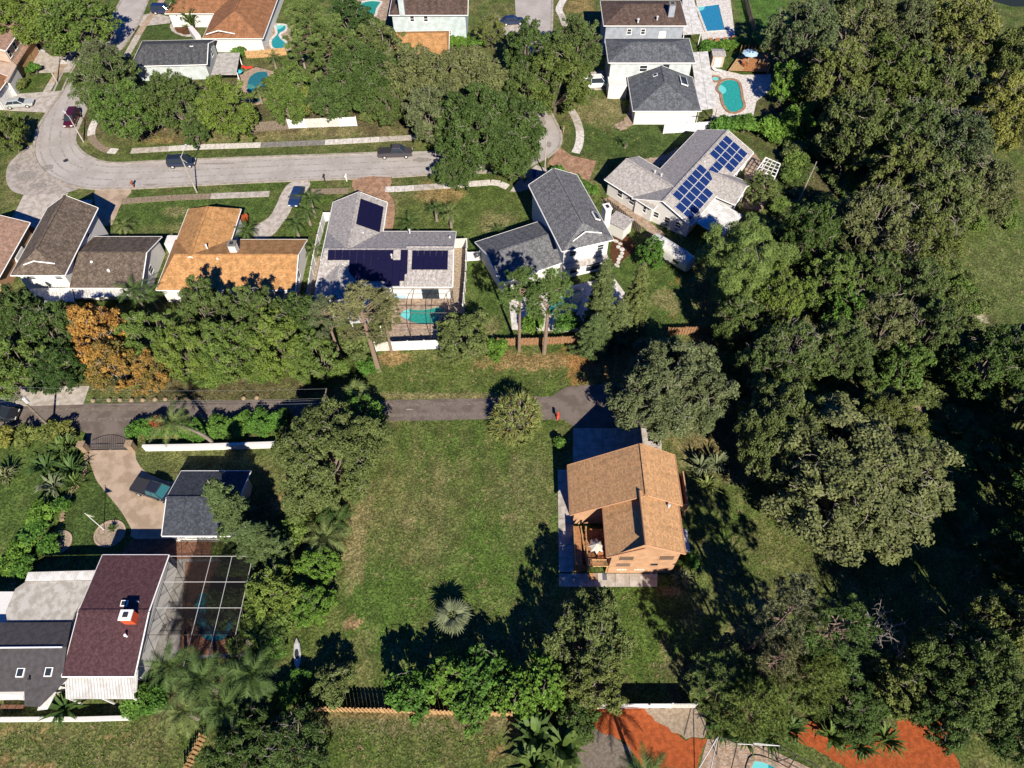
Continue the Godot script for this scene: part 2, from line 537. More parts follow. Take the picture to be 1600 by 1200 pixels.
	paint(73.52, -75.22, 8.06, 12.85, Color(0.125, 0.150, 0.045), 1.0, 3.0, 0.25)
	paint(72.49, -72.63, 5.61, 7.36, Color(0.165, 0.165, 0.07), 0.5, 2.0, 0.9)
	paint(65.13, -66.69, 1.09, 3.98, Color(0.42, 0.35, 0.28), 0.9, 2.0, 0.6)
	# the rough grass along the near edge
	paint(-41.16, -10.46, 11.06, 2.17, Color(0.165, 0.150, 0.062), 0.7, 4.0, 0.4)
	paint(-10.02, -12.71, 8.76, 1.02, Color(0.19, 0.165, 0.09), 0.7, 3.0, 0.6)
	paint(-49.03, -11.97, 0.75, 0.45, dirt, 0.7, 2.0, 0.8)
	paint(-45.83, -11.75, 0.87, 0.34, dirt, 0.7, 2.0, 0.8)
	paint(-38.48, -11.69, 1.61, 0.28, dirt, 0.6, 2.0, 0.8)
	paint(-48.2, -9.64, 1.34, 0.65, dirt, 0.7, 2.0, 0.8)
	paint(-45.51, -8.99, 1.82, 0.38, dirt, 0.8, 2.0, 0.8)
	paint(-1.53, -9.92, 0.73, 0.76, dirt, 0.7, 2.0, 0.8)
	paint(-9.45, -13.52, 8.19, 0.23, dirt, 0.6, 3.0, 0.5)
	var verts := PackedVector3Array()
	var norms := PackedVector3Array()
	verts.resize(w * h)
	norms.resize(w * h)
	norms.fill(Vector3.UP)
	var idx := PackedInt32Array()
	for j in h:
		for i in w:
			verts[j * w + i] = Vector3(gx[i], 0, gz[j])
	for j in h - 1:
		for i in w - 1:
			var a := j * w + i
			idx.append_array(PackedInt32Array([a, a + 1, a + w, a + 1, a + w + 1, a + w]))
	var arr := []
	arr.resize(Mesh.ARRAY_MAX)
	arr[Mesh.ARRAY_VERTEX] = verts
	arr[Mesh.ARRAY_NORMAL] = norms
	for i in gcol.size():
		gcol[i] = gcol[i] * Color(1.22, 1.29, 1.20)
	arr[Mesh.ARRAY_COLOR] = gcol
	arr[Mesh.ARRAY_INDEX] = idx
	var am := ArrayMesh.new()
	am.add_surface_from_arrays(Mesh.PRIMITIVE_TRIANGLES, arr)
	var o := mi("ground", am, M["ground"], self)
	o.set_meta("kind", "structure")

# ---------------------------------------------------------------- paving
func pave(called: String, pts: PackedVector2Array, y: float, m: String, label := "") -> MeshInstance3D:
	var st := st_new()
	prism(st, pts, -0.05, y)
	var o := structure(called, st, M[m])
	if label != "":
		o.set_meta("label", label)
	return o

# a low strip that follows a line
func strip(called: String, line: PackedVector2Array, width: float, y: float, m: Material, parent: Node3D) -> MeshInstance3D:
	var st := st_new()
	var n := line.size()
	var L := []
	var R := []
	for i in n:
		var d := (line[mini(i + 1, n - 1)] - line[maxi(i - 1, 0)]).normalized()
		var s := Vector2(-d.y, d.x) * width / 2
		L.append(line[i] + s)
		R.append(line[i] - s)
	for i in n - 1:
		var a: Vector2 = L[i]
		var b: Vector2 = L[i + 1]
		var c: Vector2 = R[i + 1]
		var d: Vector2 = R[i]
		quad(st, Vector3(a.x, y, a.y), Vector3(b.x, y, b.y), Vector3(c.x, y, c.y), Vector3(d.x, y, d.y), Vector3.UP)
		var out := Vector3(a.x - d.x, 0, a.y - d.y)
		quad(st, Vector3(a.x, y, a.y), Vector3(b.x, y, b.y), Vector3(b.x, -0.05, b.y), Vector3(a.x, -0.05, a.y), out)
		quad(st, Vector3(d.x, y, d.y), Vector3(c.x, y, c.y), Vector3(c.x, -0.05, c.y), Vector3(d.x, -0.05, d.y), -out)
	return put(called, st, m, parent)

func kerb(line: PackedVector2Array) -> void:
	var o := strip("kerb", course(line, 4), 0.42, 0.13, M["kerb"], self)
	o.set_meta("kind", "structure")

# a path cast in separate slabs with open joints
func slab_path(label: String, line: PackedVector2Array, width: float, tones: Array) -> void:
	var root := Node3D.new()
	root.name = numbered("sidewalk")
	add_child(root)
	root.set_meta("kind", "structure")
	root.set_meta("label", label)
	var pts := course(line, 8)
	var step := 1.55
	var left := 0.0
	var run := 0
	var tone := 0
	var at := 0.0
	var total := 0.0
	for i in pts.size() - 1:
		total += pts[i].distance_to(pts[i + 1])
	var bm := BoxMesh.new()
	bm.size = Vector3(width, 0.14, step - 0.035)
	while at + step <= total:
		var want := at + step / 2
		var acc := 0.0
		for i in pts.size() - 1:
			var l := pts[i].distance_to(pts[i + 1])
			if acc + l >= want and l > 0:
				var p := pts[i].lerp(pts[i + 1], (want - acc) / l)
				var d := (pts[i + 1] - pts[i]) / l
				if run <= 0:
					tone = rng.randi() % tones.size()
					run = rng.randi_range(2, 6)
				run -= 1
				var o := mi("slab", bm, M[tones[tone]], root)
				o.position = Vector3(p.x, 0.0 + rng.randf_range(-0.006, 0.006), p.y)
				o.rotation.y = atan2(d.x, d.y) + rng.randf_range(-0.012, 0.012)
				break
			acc += l
		at += step

# rectangular slabs laid in a grid between four corners
func slab_field(called: String, label: String, a: Vector2, b: Vector2, c: Vector2, d: Vector2, nu: int, nv: int, y: float, mats: Array) -> void:
	var root := Node3D.new()
	root.name = numbered(called)
	add_child(root)
	root.set_meta("kind", "structure")
	root.set_meta("label", label)
	for i in nu:
		for j in nv:
			var q := PackedVector2Array()
			for k in [[0, 0], [1, 0], [1, 1], [0, 1]]:
				var u: float = (i + k[0]) / float(nu)
				var v: float = (j + k[1]) / float(nv)
				q.append(a.lerp(b, u).lerp(d.lerp(c, u), v))
			var mid := (q[0] + q[2]) / 2
			for k in 4:
				q[k] = mid + (q[k] - mid) - (q[k] - mid).normalized() * 0.03
			var st := st_new()
			prism(st, q, -0.05, y)
			put("slab", st, M[mats[rng.randi() % mats.size()]], root)

func pool(label: String, outline: PackedVector2Array, basin: String, coping: String) -> void:
	var o := thing("swimming_pool", label, "pool")
	var ring := Geometry2D.offset_polygon(outline, 0.45, Geometry2D.JOIN_ROUND)
	var st := st_new()
	if ring.size():
		var line: PackedVector2Array = outline.duplicate()
		line.append(outline[0])
		strip("coping", line, 0.5, 0.16, M[coping], o)
	st = st_new()
	prism(st, outline, 0.0, 0.05)
	put("basin", st, M[basin], o)
	var steps := Geometry2D.intersect_polygons(outline, ellipse(outline[0], 1.7, 1.7, 18))
	if steps.size() and steps[0].size() > 2:
		st = st_new()
		prism(st, steps[0], 0.0, 0.056)
		put("step", st, M["pool_step" if basin != "pool_deep" else "pool_cyan"], o)
	st = st_new()
	prism(st, outline, 0.06, 0.115)
	put("water", st, M["water"], o)

# an outline with a crumbling edge
func ragged(pts: PackedVector2Array, amp := 0.16) -> PackedVector2Array:
	var o := PackedVector2Array()
	for i in pts.size():
		var a := pts[i]
		var b := pts[(i + 1) % pts.size()]
		var n := maxi(1, int(a.distance_to(b) / 0.45))
		var s := (b - a).orthogonal().normalized()
		for k in n:
			o.append(a.lerp(b, float(k) / n) + s * rng.randf_range(-amp, amp))
	return o

func trail(line: PackedVector2Array, width: float, y: float, m: String, called: String) -> void:
	var o := strip(called, course(line, 6), width, y, M[m], self)
	o.set_meta("kind", "structure")

func build_paving() -> void:
	for e in [[-0.75, 0.36], [0.75, 0.32]]:
		var mid := v2([-82.13, -136.2, -82.13, -123.37, -80.76, -113.35, -79.5, -107.74, -78.08, -103.28, -76.17, -99.84, -73.22, -97, -68.32, -95.04, -62.49, -94.88, -52.68, -95.53, -42.31, -96.34, -31.83, -97, -21.29, -97.66, -11.75, -98.33, -4.29, -99])
		var side := PackedVector2Array()
		for i in mid.size():
			var d := (mid[mini(i + 1, mid.size() - 1)] - mid[maxi(i - 1, 0)]).normalized().orthogonal()
			side.append(mid[i] + d * (e[0] + 1.6))
		trail(side, e[1], 0.024, "tyre_track", "tyre_track")
		side = PackedVector2Array()
		for i in mid.size():
			var d := (mid[mini(i + 1, mid.size() - 1)] - mid[maxi(i - 1, 0)]).normalized().orthogonal()
			side.append(mid[i] + d * (e[0] - 1.6))
		trail(side, e[1], 0.0245, "tyre_track", "tyre_track")
		var lane := v2([-67.92, -48.08, -54.31, -48.47, -40.6, -48.75, -26.02, -48.95, -16.28, -49.14, -3.26, -49.43, 4.91, -49.82])
		var ls := PackedVector2Array()
		for p in lane:
			ls.append(p + Vector2(0, e[0] * 1.05))
		trail(ls, e[1] + 0.15, 0.024, "lane_track", "wheel_track")
	for q in [[-76.93, -97, 0.96, 0.82], [-79.82, -94.88, 1.68, 1.12], [-82.24, -97, 0.85, 1.15], [-76.8, -92.49, 1.45, 0.63], [-49.05, -97.99, 3.2, 0.2], [5.07, -109.58, 1.01, 1.47], [6.34, -103.1, 0.44, 0.87], [-15, -99, 1.5, 0.67], [-58.69, -92.65, 1.04, 0.31], [-13.03, -49.24, 0.49, 0.1]]:
		var st := st_new()
		prism(st, ragged(ellipse(Vector2(q[0], q[1]), q[2], q[3], 18), minf(q[2], q[3]) * 0.22), -0.02, 0.028)
		structure("road_patch", st, M["road_patch"])
	pave("street", soft(v2([-83.3, -164.01, -81.92, -151.58, -81.71, -142.67, -82.13, -136.2, -81.94, -127.64, -82.32, -119.26, -82.69, -112.39, -82.63, -107.74, -81.58, -103.28, -80.25, -99.84, -77.81, -96.51, -74.15, -93.76, -70.46, -92.18, -66.11, -91.55, -61.51, -91.71, -51.89, -92.49, -41.68, -93.28, -31.36, -93.92, -20.97, -94.56, -11.37, -95.37, -4.22, -95.69, 0.53, -95.53, 4.05, -97.99, 6.47, -100.18, 8.2, -103.28, 8.33, -106.47, 7.04, -111.45, 6.29, -117.25, 7.07, -127.64, 8.08, -143.9, 8.72, -164.01, 1.13, -164.01, 1.02, -139.03, 1.81, -125.49, 1.39, -115.28, 0, -109.58, -2.21, -105.04, -6.52, -102.06, -11.92, -101.37, -17.33, -101.2, -43, -99.67, -58.83, -98.66, -66.7, -98.16, -71, -99.84, -73.84, -102.41, -75.2, -105.04, -75.69, -108.65, -76.35, -117.25, -76.37, -124.43, -75.88, -133.2, -75.5, -141.45, -76.28, -151.58, -77.39, -164.01]), 3), 0.02, "road", "pale concrete street bending round the corner lot to a turning circle")
	pave("street_apron", soft(v2([-83.44, -100.01, -81.95, -103.1, -79.93, -99.84, -77.49, -96.51, -74, -93.92, -70, -92.02, -72.43, -90.47, -75.79, -89.85, -80.12, -90.93, -82.51, -93.76, -83.75, -97.33]), 3), 0.012, "road_worn", "worn patched turning bay at the street bend")
	kerb(v2([-81.92, -151.58, -81.71, -142.67, -82.13, -136.2, -81.94, -127.64]))
	kerb(v2([-82.32, -119.26, -82.69, -112.39, -82.63, -107.74, -81.58, -103.28, -80.25, -99.84, -77.81, -96.51, -74.15, -93.76, -70.46, -92.18, -66.11, -91.55, -61.51, -91.71, -51.89, -92.49, -41.68, -93.28, -31.36, -93.92, -25.13, -94.24]))
	kerb(v2([-19.71, -94.56, -11.37, -95.37, -4.22, -95.69]))
	kerb(v2([-17.33, -101.2, -30.2, -100.35, -43, -99.67, -58.83, -98.66, -66.7, -98.16, -71, -99.84, -73.84, -102.41, -75.2, -105.04, -75.69, -108.65, -76.35, -117.25]))
	kerb(v2([-75.88, -133.2, -75.5, -141.45, -76.28, -151.58]))
	kerb(v2([5.91, -99.5, 7.37, -101.37, 8.31, -103.28, 8.44, -106.47, 7.16, -111.45, 6.41, -117.25]))
	kerb(v2([7.85, -136.67, 8.29, -146.41, 8.64, -156.96]))
	slab_path("slab sidewalk on the far side of the street, clean and dirty slabs", v2([-64.48, -101.37, -53.15, -102.41, -43.67, -102.93, -30.7, -103.8, -20.92, -104.69, -15.99, -105.04]), 1.35, ["concrete_white", "concrete", "concrete_white", "concrete_grey"])
	slab_path("curving sidewalk at the corner under the oaks", v2([-73.04, -111.83, -73.3, -109.21, -72.87, -106.29, -71.48, -103.8, -68.93, -101.72, -66.05, -101.2]), 1.3, ["concrete_white", "concrete_dirty", "concrete_dirty"])
	slab_path("sidewalk between the street and the brown-roofed house", v2([-72.73, -87.13, -69.82, -88.03, -66.42, -88.48]), 1.3, ["concrete_white", "concrete"])
	slab_path("sidewalk in front of the orange-roofed house", v2([-62.09, -88.63, -53.69, -89.54, -41.06, -90.31, -37.43, -90.62]), 1.3, ["concrete_tan", "concrete", "concrete_dirty"])
	slab_path("short sidewalk beside the paver driveway", v2([-32.54, -90.93, -28.86, -91.09, -25.48, -91.24]), 1.3, ["concrete_tan", "concrete_dirty"])
	slab_path("sidewalk running under the big street tree", v2([-20.45, -91.55, -17.57, -91.71, -11.41, -92.34, -5.72, -92.97, -2.6, -93.12, 0, -91.55]), 1.3, ["concrete_white", "concrete_dirty", "concrete"])
	slab_path("sidewalk curving from the turning circle to the paver drive", v2([10.52, -112.97, 11.3, -110.32, 11.77, -106.47, 11.34, -102.75, 10.34, -100.01]), 1.4, ["concrete", "concrete_white", "concrete_tan"])
	slab_path("winding sidewalk at the head of the right street", v2([11.96, -154.78, 9.82, -148.45, 10.21, -144.9, 10.82, -140.96]), 1.4, ["concrete", "concrete_white"])
	slab_path("sidewalk beside the upper street", v2([-73.14, -154.78, -73.71, -146.41, -74.23, -140.23, -74.26, -133.2, -74.32, -129.39]), 1.3, ["concrete", "concrete_tan"])
	slab_path("sidewalk along the houses at the upper corner", v2([-84.47, -132.07, -85.37, -129.39, -85.39, -125.06, -85.29, -120.27, -85.16, -118.05]), 1.3, ["concrete", "concrete_tan", "concrete_white"])
	# driveways
	pave("driveway", soft(v2([-67.15, -91.55, -61.51, -91.71, -61.95, -88.18, -61.89, -84.19, -62.16, -83.18, -64.63, -83.47, -65.66, -87.13]), 3), 0.03, "concrete_tan", "stained driveway between the brown and the orange house")
	pave("driveway", v2([-78.27, -90.16, -71.25, -90.62, -73.27, -82.47, -77.8, -82.47]), 0.03, "concrete", "plain pale driveway left of the brown-roofed house")
	pave("driveway", soft(v2([-35.95, -93.28, -32.95, -93.44, -33.16, -90.93, -34.49, -89.09, -34.87, -86.09, -35.54, -83.76, -36.68, -80.92, -38.95, -80.08, -39.7, -82.75, -37.95, -84.92, -37.32, -87.88, -37.02, -90.62]), 3), 0.03, "concrete", "curved driveway beside the palms")
	pave("driveway", soft(v2([-25.96, -94.24, -19.82, -94.56, -20.01, -91.24, -19.11, -89.39, -18.49, -87.13, -18.4, -82.04, -19.94, -81.76, -20.45, -87.58, -22.99, -89.39, -24.99, -90.62]), 2), 0.03, "pavers", "pinkish paver driveway of the solar-roofed house")
	pave("driveway", v2([8.17, -102.41, 9.91, -100.18, 14.12, -98.66, 12.52, -93.6, 9.77, -95.04, 5.87, -98.16]), 0.034, "pavers", "paver driveway beside the turning circle")
	pave("driveway", v2([-0.31, -91.09, 1.58, -94.88, 4.05, -97.66, 6.97, -96.02, 3.94, -92.34, 1.24, -90.93]), 0.03, "concrete", "driveway below the turning circle with a blue bin")
	pave("driveway", v2([-76.29, -141.93, -76.36, -145.15, -73.71, -146.41, -69.54, -144.65, -69.19, -142.42, -74.52, -141.2]), 0.034, "concrete", "driveway of the rust-roofed house by the upper street")
	pave("driveway", v2([-92.5, -129.39, -91.32, -130.5, -83.68, -129.84, -83.34, -126.78, -83.38, -124.85, -88.84, -124.64, -91.02, -125.92]), 0.034, "concrete", "driveway of the rose-tiled corner house")
	pave("driveway", v2([-95.59, -117.25, -82.53, -118.85, -82.62, -112.2, -89.69, -112.78, -93.93, -113.35]), 0.034, "concrete", "driveway holding the silver sedan")
	pave("driveway", v2([-2.61, -143.9, 1.31, -145.15, 1.28, -138.56, -1.91, -137.85]), 0.034, "concrete", "driveway at the head of the right street")
	pave("driveway", v2([12.63, -124.43, 17.52, -125.49, 17.64, -119.26, 12.33, -118.85]), 0.034, "concrete", "driveway holding the white van")
	pave("driveway", v2([-69.1, -52.71, -55.01, -52.91, -54.85, -50.02, -67.73, -49.53]), 0.024, "concrete", "pale apron beyond the lane at the left")
	pave("driveway", soft(v2([-51.73, -43.27, -46.63, -43.27, -45.63, -42.02, -44.15, -40.45, -41.15, -39.07, -37.93, -38.4, -36.17, -31.58, -42.61, -31.81, -43.49, -33.05, -45.24, -35.11, -47.38, -37.15, -49.38, -39.07, -50.41, -40.53, -51.47, -42.28]), 3), 0.03, "concrete_tan", "sweeping tan driveway from the iron gate to the dark garage")
	pave("garden_path", v2([-92.03, -130.73, -92.17, -132.07, -90.68, -132.07, -88.77, -130.28, -89.02, -129.61, -90.82, -129.84]), 0.03, "concrete", "curved path by the rose-tiled house")
	pave("lane", ragged(v2([-70.18, -49.53, -65.33, -49.63, -54.88, -50.12, -32.89, -50.71, -17.67, -50.61, -3.29, -51, 5.12, -51.3, 5.97, -52.1, 7.5, -52.81, 13.38, -53.42, 18.2, -51.7, 19.06, -49.24, 18.74, -46.57, 7.85, -46.57, 7.23, -47.13, 6.45, -47.7, -2.42, -47.8, -16.92, -47.51, -32.15, -47.13, -47.31, -47.32, -47.84, -45.64, -46.89, -43.36, -51.73, -43.27, -53, -45.82, -55.25, -46.57, -64.06, -46.57, -68.83, -46.47]), 0.1), 0.02, "asphalt", "narrow dark asphalt lane crossing between the gardens")
	slab_field("house_driveway", "concrete driveway slabs in the shade behind the tan house", Vector2(Vector3(7.6, 0, -46.47).x, Vector3(7.6, 0, -46.47).z), Vector2(Vector3(18.73, 0, -46.47).x, Vector3(18.73, 0, -46.47).z), Vector2(Vector3(18.12, 0, -41.49).x, Vector3(18.12, 0, -41.49).z), Vector2(Vector3(7.36, 0, -41.49).x, Vector3(7.36, 0, -41.49).z), 3, 2, 0.05, ["concrete"])
	slab_field("house_path", "concrete path along the west wall of the tan house", Vector2(Vector3(5.47, 0, -40.62).x, Vector3(5.47, 0, -40.62).z), Vector2(Vector3(7.32, 0, -40.62).x, Vector3(7.32, 0, -40.62).z), Vector2(Vector3(6.83, 0, -27.93).x, Vector3(6.83, 0, -27.93).z), Vector2(Vector3(5.14, 0, -27.93).x, Vector3(5.14, 0, -27.93).z), 1, 8, 0.05, ["concrete"])
	slab_field("house_terrace", "concrete terrace slabs along the near wall of the tan house", Vector2(Vector3(5.14, 0, -27.78).x, Vector3(5.14, 0, -27.78).z), Vector2(Vector3(15.98, 0, -27.78).x, Vector3(15.98, 0, -27.78).z), Vector2(Vector3(15.8, 0, -26.28).x, Vector3(15.8, 0, -26.28).z), Vector2(Vector3(5.08, 0, -26.28).x, Vector3(5.08, 0, -26.28).z), 7, 1, 0.05, ["concrete"])
	# patios and beds
	pave("patio", v2([-52.79, -137.85, -52.52, -142.67, -47.68, -142.42, -43.88, -141.45, -42.86, -132.07, -52.17, -132.07]), 0.03, "patio", "tan patio round the turquoise pool")
	pave("patio", v2([-51.58, -123.79, -48.55, -126.56, -44.62, -125.06, -42.75, -115.28, -49.46, -115.28]), 0.03, "patio", "patio round the dark blue pool")
	pave("patio", v2([-33.57, -151.58, -31.8, -143.9, -25.36, -143.41, -25.25, -151.58, -27.41, -156.96, -33.45, -156.96]), 0.03, "patio", "patio of the green pool at the top edge")
	pave("patio", v2([38.8, -154.24, 46.13, -154.24, 43.97, -134.81, 37.37, -134.35]), 0.03, "concrete_white", "pale patio of the rectangular blue pool")
	pave("patio", v2([37.02, -126.56, 41, -125.06, 43.22, -124, 48.55, -124.22, 47.75, -119.26, 44.22, -115.68, 42.52, -110.51, 35.47, -109.58, 36.37, -117.25]), 0.03, "concrete_white", "pale deck round the teal kidney pool")
	pave("patio", v2([14.28, -89.09, 16.6, -86.39, 20.25, -82.75, 21.65, -80.36, 23.51, -81.2, 21.09, -84.19, 18.69, -87.13, 16.41, -90.16]), 0.03, "patio", "tan paved walk between the two grey houses")
	pave("patio", v2([39.27, -99.84, 41.05, -100.69, 43.07, -92.49, 39.25, -86.39, 36.37, -87.13]), 0.03, "patio", "tan terrace round the white pergola")
	pave("patio", v2([-17.34, -70.1, -8.69, -70.48, -8.23, -61.02, -16.46, -61.02]), 0.03, "patio", "tan deck of the screened pool")
	pave("patio", v2([-0.45, -67.65, 7.38, -70.1, 11.14, -71.36, 14.91, -71.99, 16.83, -67.65, 12.31, -61.8, 0, -62.37]), 0.03, "concrete_white", "pale deck of the shaded pool behind the shingled house")
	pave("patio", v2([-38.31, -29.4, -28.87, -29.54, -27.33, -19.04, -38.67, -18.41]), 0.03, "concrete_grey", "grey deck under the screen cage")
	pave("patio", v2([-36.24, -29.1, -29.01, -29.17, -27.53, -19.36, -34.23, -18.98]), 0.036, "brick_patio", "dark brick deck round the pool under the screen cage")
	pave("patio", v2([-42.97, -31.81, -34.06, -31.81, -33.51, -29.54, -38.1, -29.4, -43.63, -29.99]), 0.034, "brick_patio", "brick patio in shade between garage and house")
	pave("patio", v2([17.49, -8.3, 18.87, -11.3, 23.46, -11.02, 31.68, -7.24]), 0.03, "patio", "deck of the pool at the bottom edge")
	pave("mulch_bed", ragged(v2([7.45, -13.75, 8.54, -14.05, 13.3, -14.16, 14.71, -12.71, 16.83, -11.3, 18.82, -11.35, 17.29, -8.56, 12.7, -8.56, 11.11, -11.02, 9.61, -11.58, 7.79, -12.14])), 0.02, "mulch", "bright orange mulch bed behind the white fence")
	pave("gravel_bed", ragged(v2([12.67, -14.16, 18.37, -14.16, 19, -12.14, 18.59, -11.47, 16.83, -11.3, 14.4, -12.71])), 0.026, "gravel", "pale rock bed beside the orange mulch")
	pave("sand_yard", ragged(v2([6.11, -12.14, 7.8, -12.26, 9.61, -11.58, 11.21, -10.74, 12.06, -8.3, 6.33, -8.3])), 0.024, "gravel_grey", "grey sandy yard by the big-leaved palms")
	pave("mulch_bed", ragged(v2([26.81, -11.69, 29.88, -13.29, 30.6, -12.43, 37.38, -12.14, 38.2, -13.75, 42.03, -13.87, 42.17, -11.58, 42.53, -8.3, 32.57, -8.3])), 0.02, "mulch", "wide orange mulch bed near the bottom right")
	pave("mulch_bed", ragged(soft(v2([15.21, -80.36, 17.14, -81.2, 18.61, -79.25, 18.03, -77.22, 16.34, -75.48, 15.31, -74.57, 14.81, -76.55]), 2)), 0.02, "mulch_brown", "brown mulch bed with stepping stones")
	pave("mulch_bed", ragged(soft(v2([-68.14, -141.45, -66.6, -141.93, -63.37, -140.96, -63.14, -139.03, -64.93, -138.08, -66.97, -139.03]), 2)), 0.03, "mulch_brown", "round mulch bed under the traveller palm")
	pave("garden_kerb", soft(v2([-69.05, -141.93, -68.22, -142.67, -66.98, -141.93, -65.69, -139.99, -63.65, -139.03, -63.48, -137.37, -65.57, -137.61, -68.13, -139.51]), 2), 0.02, "concrete", "curved path round the palm bed")
	pave("gravel_bed", ragged(v2([-8.87, -78.16, -6.84, -78.16, -6.64, -65.27, -8.79, -65.27])), 0.02, "gravel", "pale gravel strip beside the solar-roofed house")
	pave("gravel_bed", ragged(v2([-18.91, -61.8, -9.7, -62.26, -9.61, -60.68, -18.47, -60.24])), 0.036, "gravel", "pale gravel strip inside the white fence")
	pave("gravel_bed", ragged(v2([-29.09, -68.62, -29.05, -76.55, -28.38, -76.55, -27.63, -64.1, -28.52, -64.1])), 0.02, "gravel", "thin gravel strip by the left fence of the solar house")
	pave("gravel_bed", ragged(soft(v2([-28.16, -27.14, -27.1, -25.37, -26.89, -22.96, -27.82, -21.3, -28.5, -19.23, -27.66, -19.04, -26.81, -21.3, -26.41, -23.3, -26.68, -25.37]), 2)), 0.02, "gravel_grey", "gravel path curving past the pool cage")
	pave("mulch_bed", ragged(v2([17.94, -108.65, 19.74, -109.95, 21.28, -114.31, 21.53, -108.65, 18.9, -106.83])), 0.02, "patio")
	pave("mulch_bed", ragged(v2([21.43, -99, 24.74, -99.84, 30.07, -103.28, 30.37, -101.54, 23.88, -97])), 0.02, "patio")
	pave("mulch_bed", ragged(v2([48.3, -51.4, 51.78, -53.22, 53.04, -52, 53.35, -49.24, 50.26, -48.47])), 0.012, "sand", "sandy clearing between the oaks")
	pool("turquoise pool beside the tan patio", soft(v2([-47.62, -141.45, -45.56, -141.45, -45.21, -139.51, -46.13, -137.61, -43.89, -134.35, -44.1, -132.75, -46.05, -132.52, -47.18, -133.89, -47.51, -136.2, -46.9, -138.32]), 3), "pool_cyan", "concrete_white")
	pool("dark blue pool half hidden by trees", soft(v2([-48.81, -119.26, -49.24, -122.96, -48, -125.06, -45.75, -124.64, -44.92, -119.26, -45.3, -115.28, -47.38, -115.28]), 3), "pool_deep", "patio")
	pool("green kidney pool at the top edge", soft(v2([-31.73, -145.4, -32.11, -148.45, -31.3, -150.53, -29.25, -151.32, -27.28, -150.53, -27.81, -147.94, -28, -144.9, -29.98, -143.9]), 3), "pool_green", "concrete_white")
	pool("rectangular bright blue pool", v2([38.25, -148.71, 43.2, -149.75, 42.77, -139.51, 38.73, -139.03]), "pool_blue", "concrete_white")
	pool("teal kidney pool with pink coping", soft(v2([37.63, -119.26, 38.87, -121.71, 40.56, -122.54, 41.96, -121.71, 42.1, -119.26, 41.78, -116.26, 41.66, -113.73, 39.85, -112.01, 38.36, -112.58, 37.9, -115.28, 38.07, -117.65]), 3), "pool_teal", "pavers")
	pool("small round green spa beside the teal pool", ellipse(Vector2(Vector3(37.94, 0, -122.54).x, Vector3(37.94, 0, -122.54).z), 0.9, 0.9, 16), "pool_green", "pavers")
	pool("green pool inside the screened deck", soft(v2([-15.95, -65.03, -14.8, -66.21, -12.62, -66.09, -9.95, -66.69, -9.34, -65.5, -10.64, -63.17, -13.3, -63.17, -15.15, -64.1]), 3), "pool_green", "patio")
	pool("blue pool in pine shade behind the shingled house", soft(v2([5, -67.65, 7.32, -68.62, 9.21, -69.86, 10.27, -69.12, 9.42, -65.27, 7.14, -64.45, 5.38, -65.03]), 3), "pool_deep", "concrete")
	pool("dark pool under the screen cage", soft(v2([-33.96, -25.72, -31.49, -25.51, -29.63, -24.33, -29.17, -21.63, -30.27, -20.32, -32.35, -20.65, -33.9, -23.3]), 3), "pool_deep", "brick_patio")
	pool("teal pool cut by the bottom edge", soft(v2([22.62, -9.26, 23.19, -9.64, 24.63, -9.26, 26.22, -8.19, 23.86, -6.98, 22.27, -8.03]), 3), "pool_cyan", "patio")
	pave("pond", v2([105.81, -168.42, 128.69, -168.42, 119.41, -148.45, 103.7, -148.97, 100.05, -151.58]), 0.015, "pond", "dark water at the top right corner")

# ---------------------------------------------------------------- houses
func xz(v: Vector3) -> Vector2:
	return Vector2(v.x, v.z)

func up(p: Vector2, y: float) -> Vector3:
	return Vector3(p.x, y, p.y)

# a part given in world metres, hung under its thing
func wput(called: String, st: SurfaceTool, m: Material, root: Node3D) -> MeshInstance3D:
	var o := put(called, st, m, root)
	if root.get_parent() == self:
		o.position = -root.position
	return o

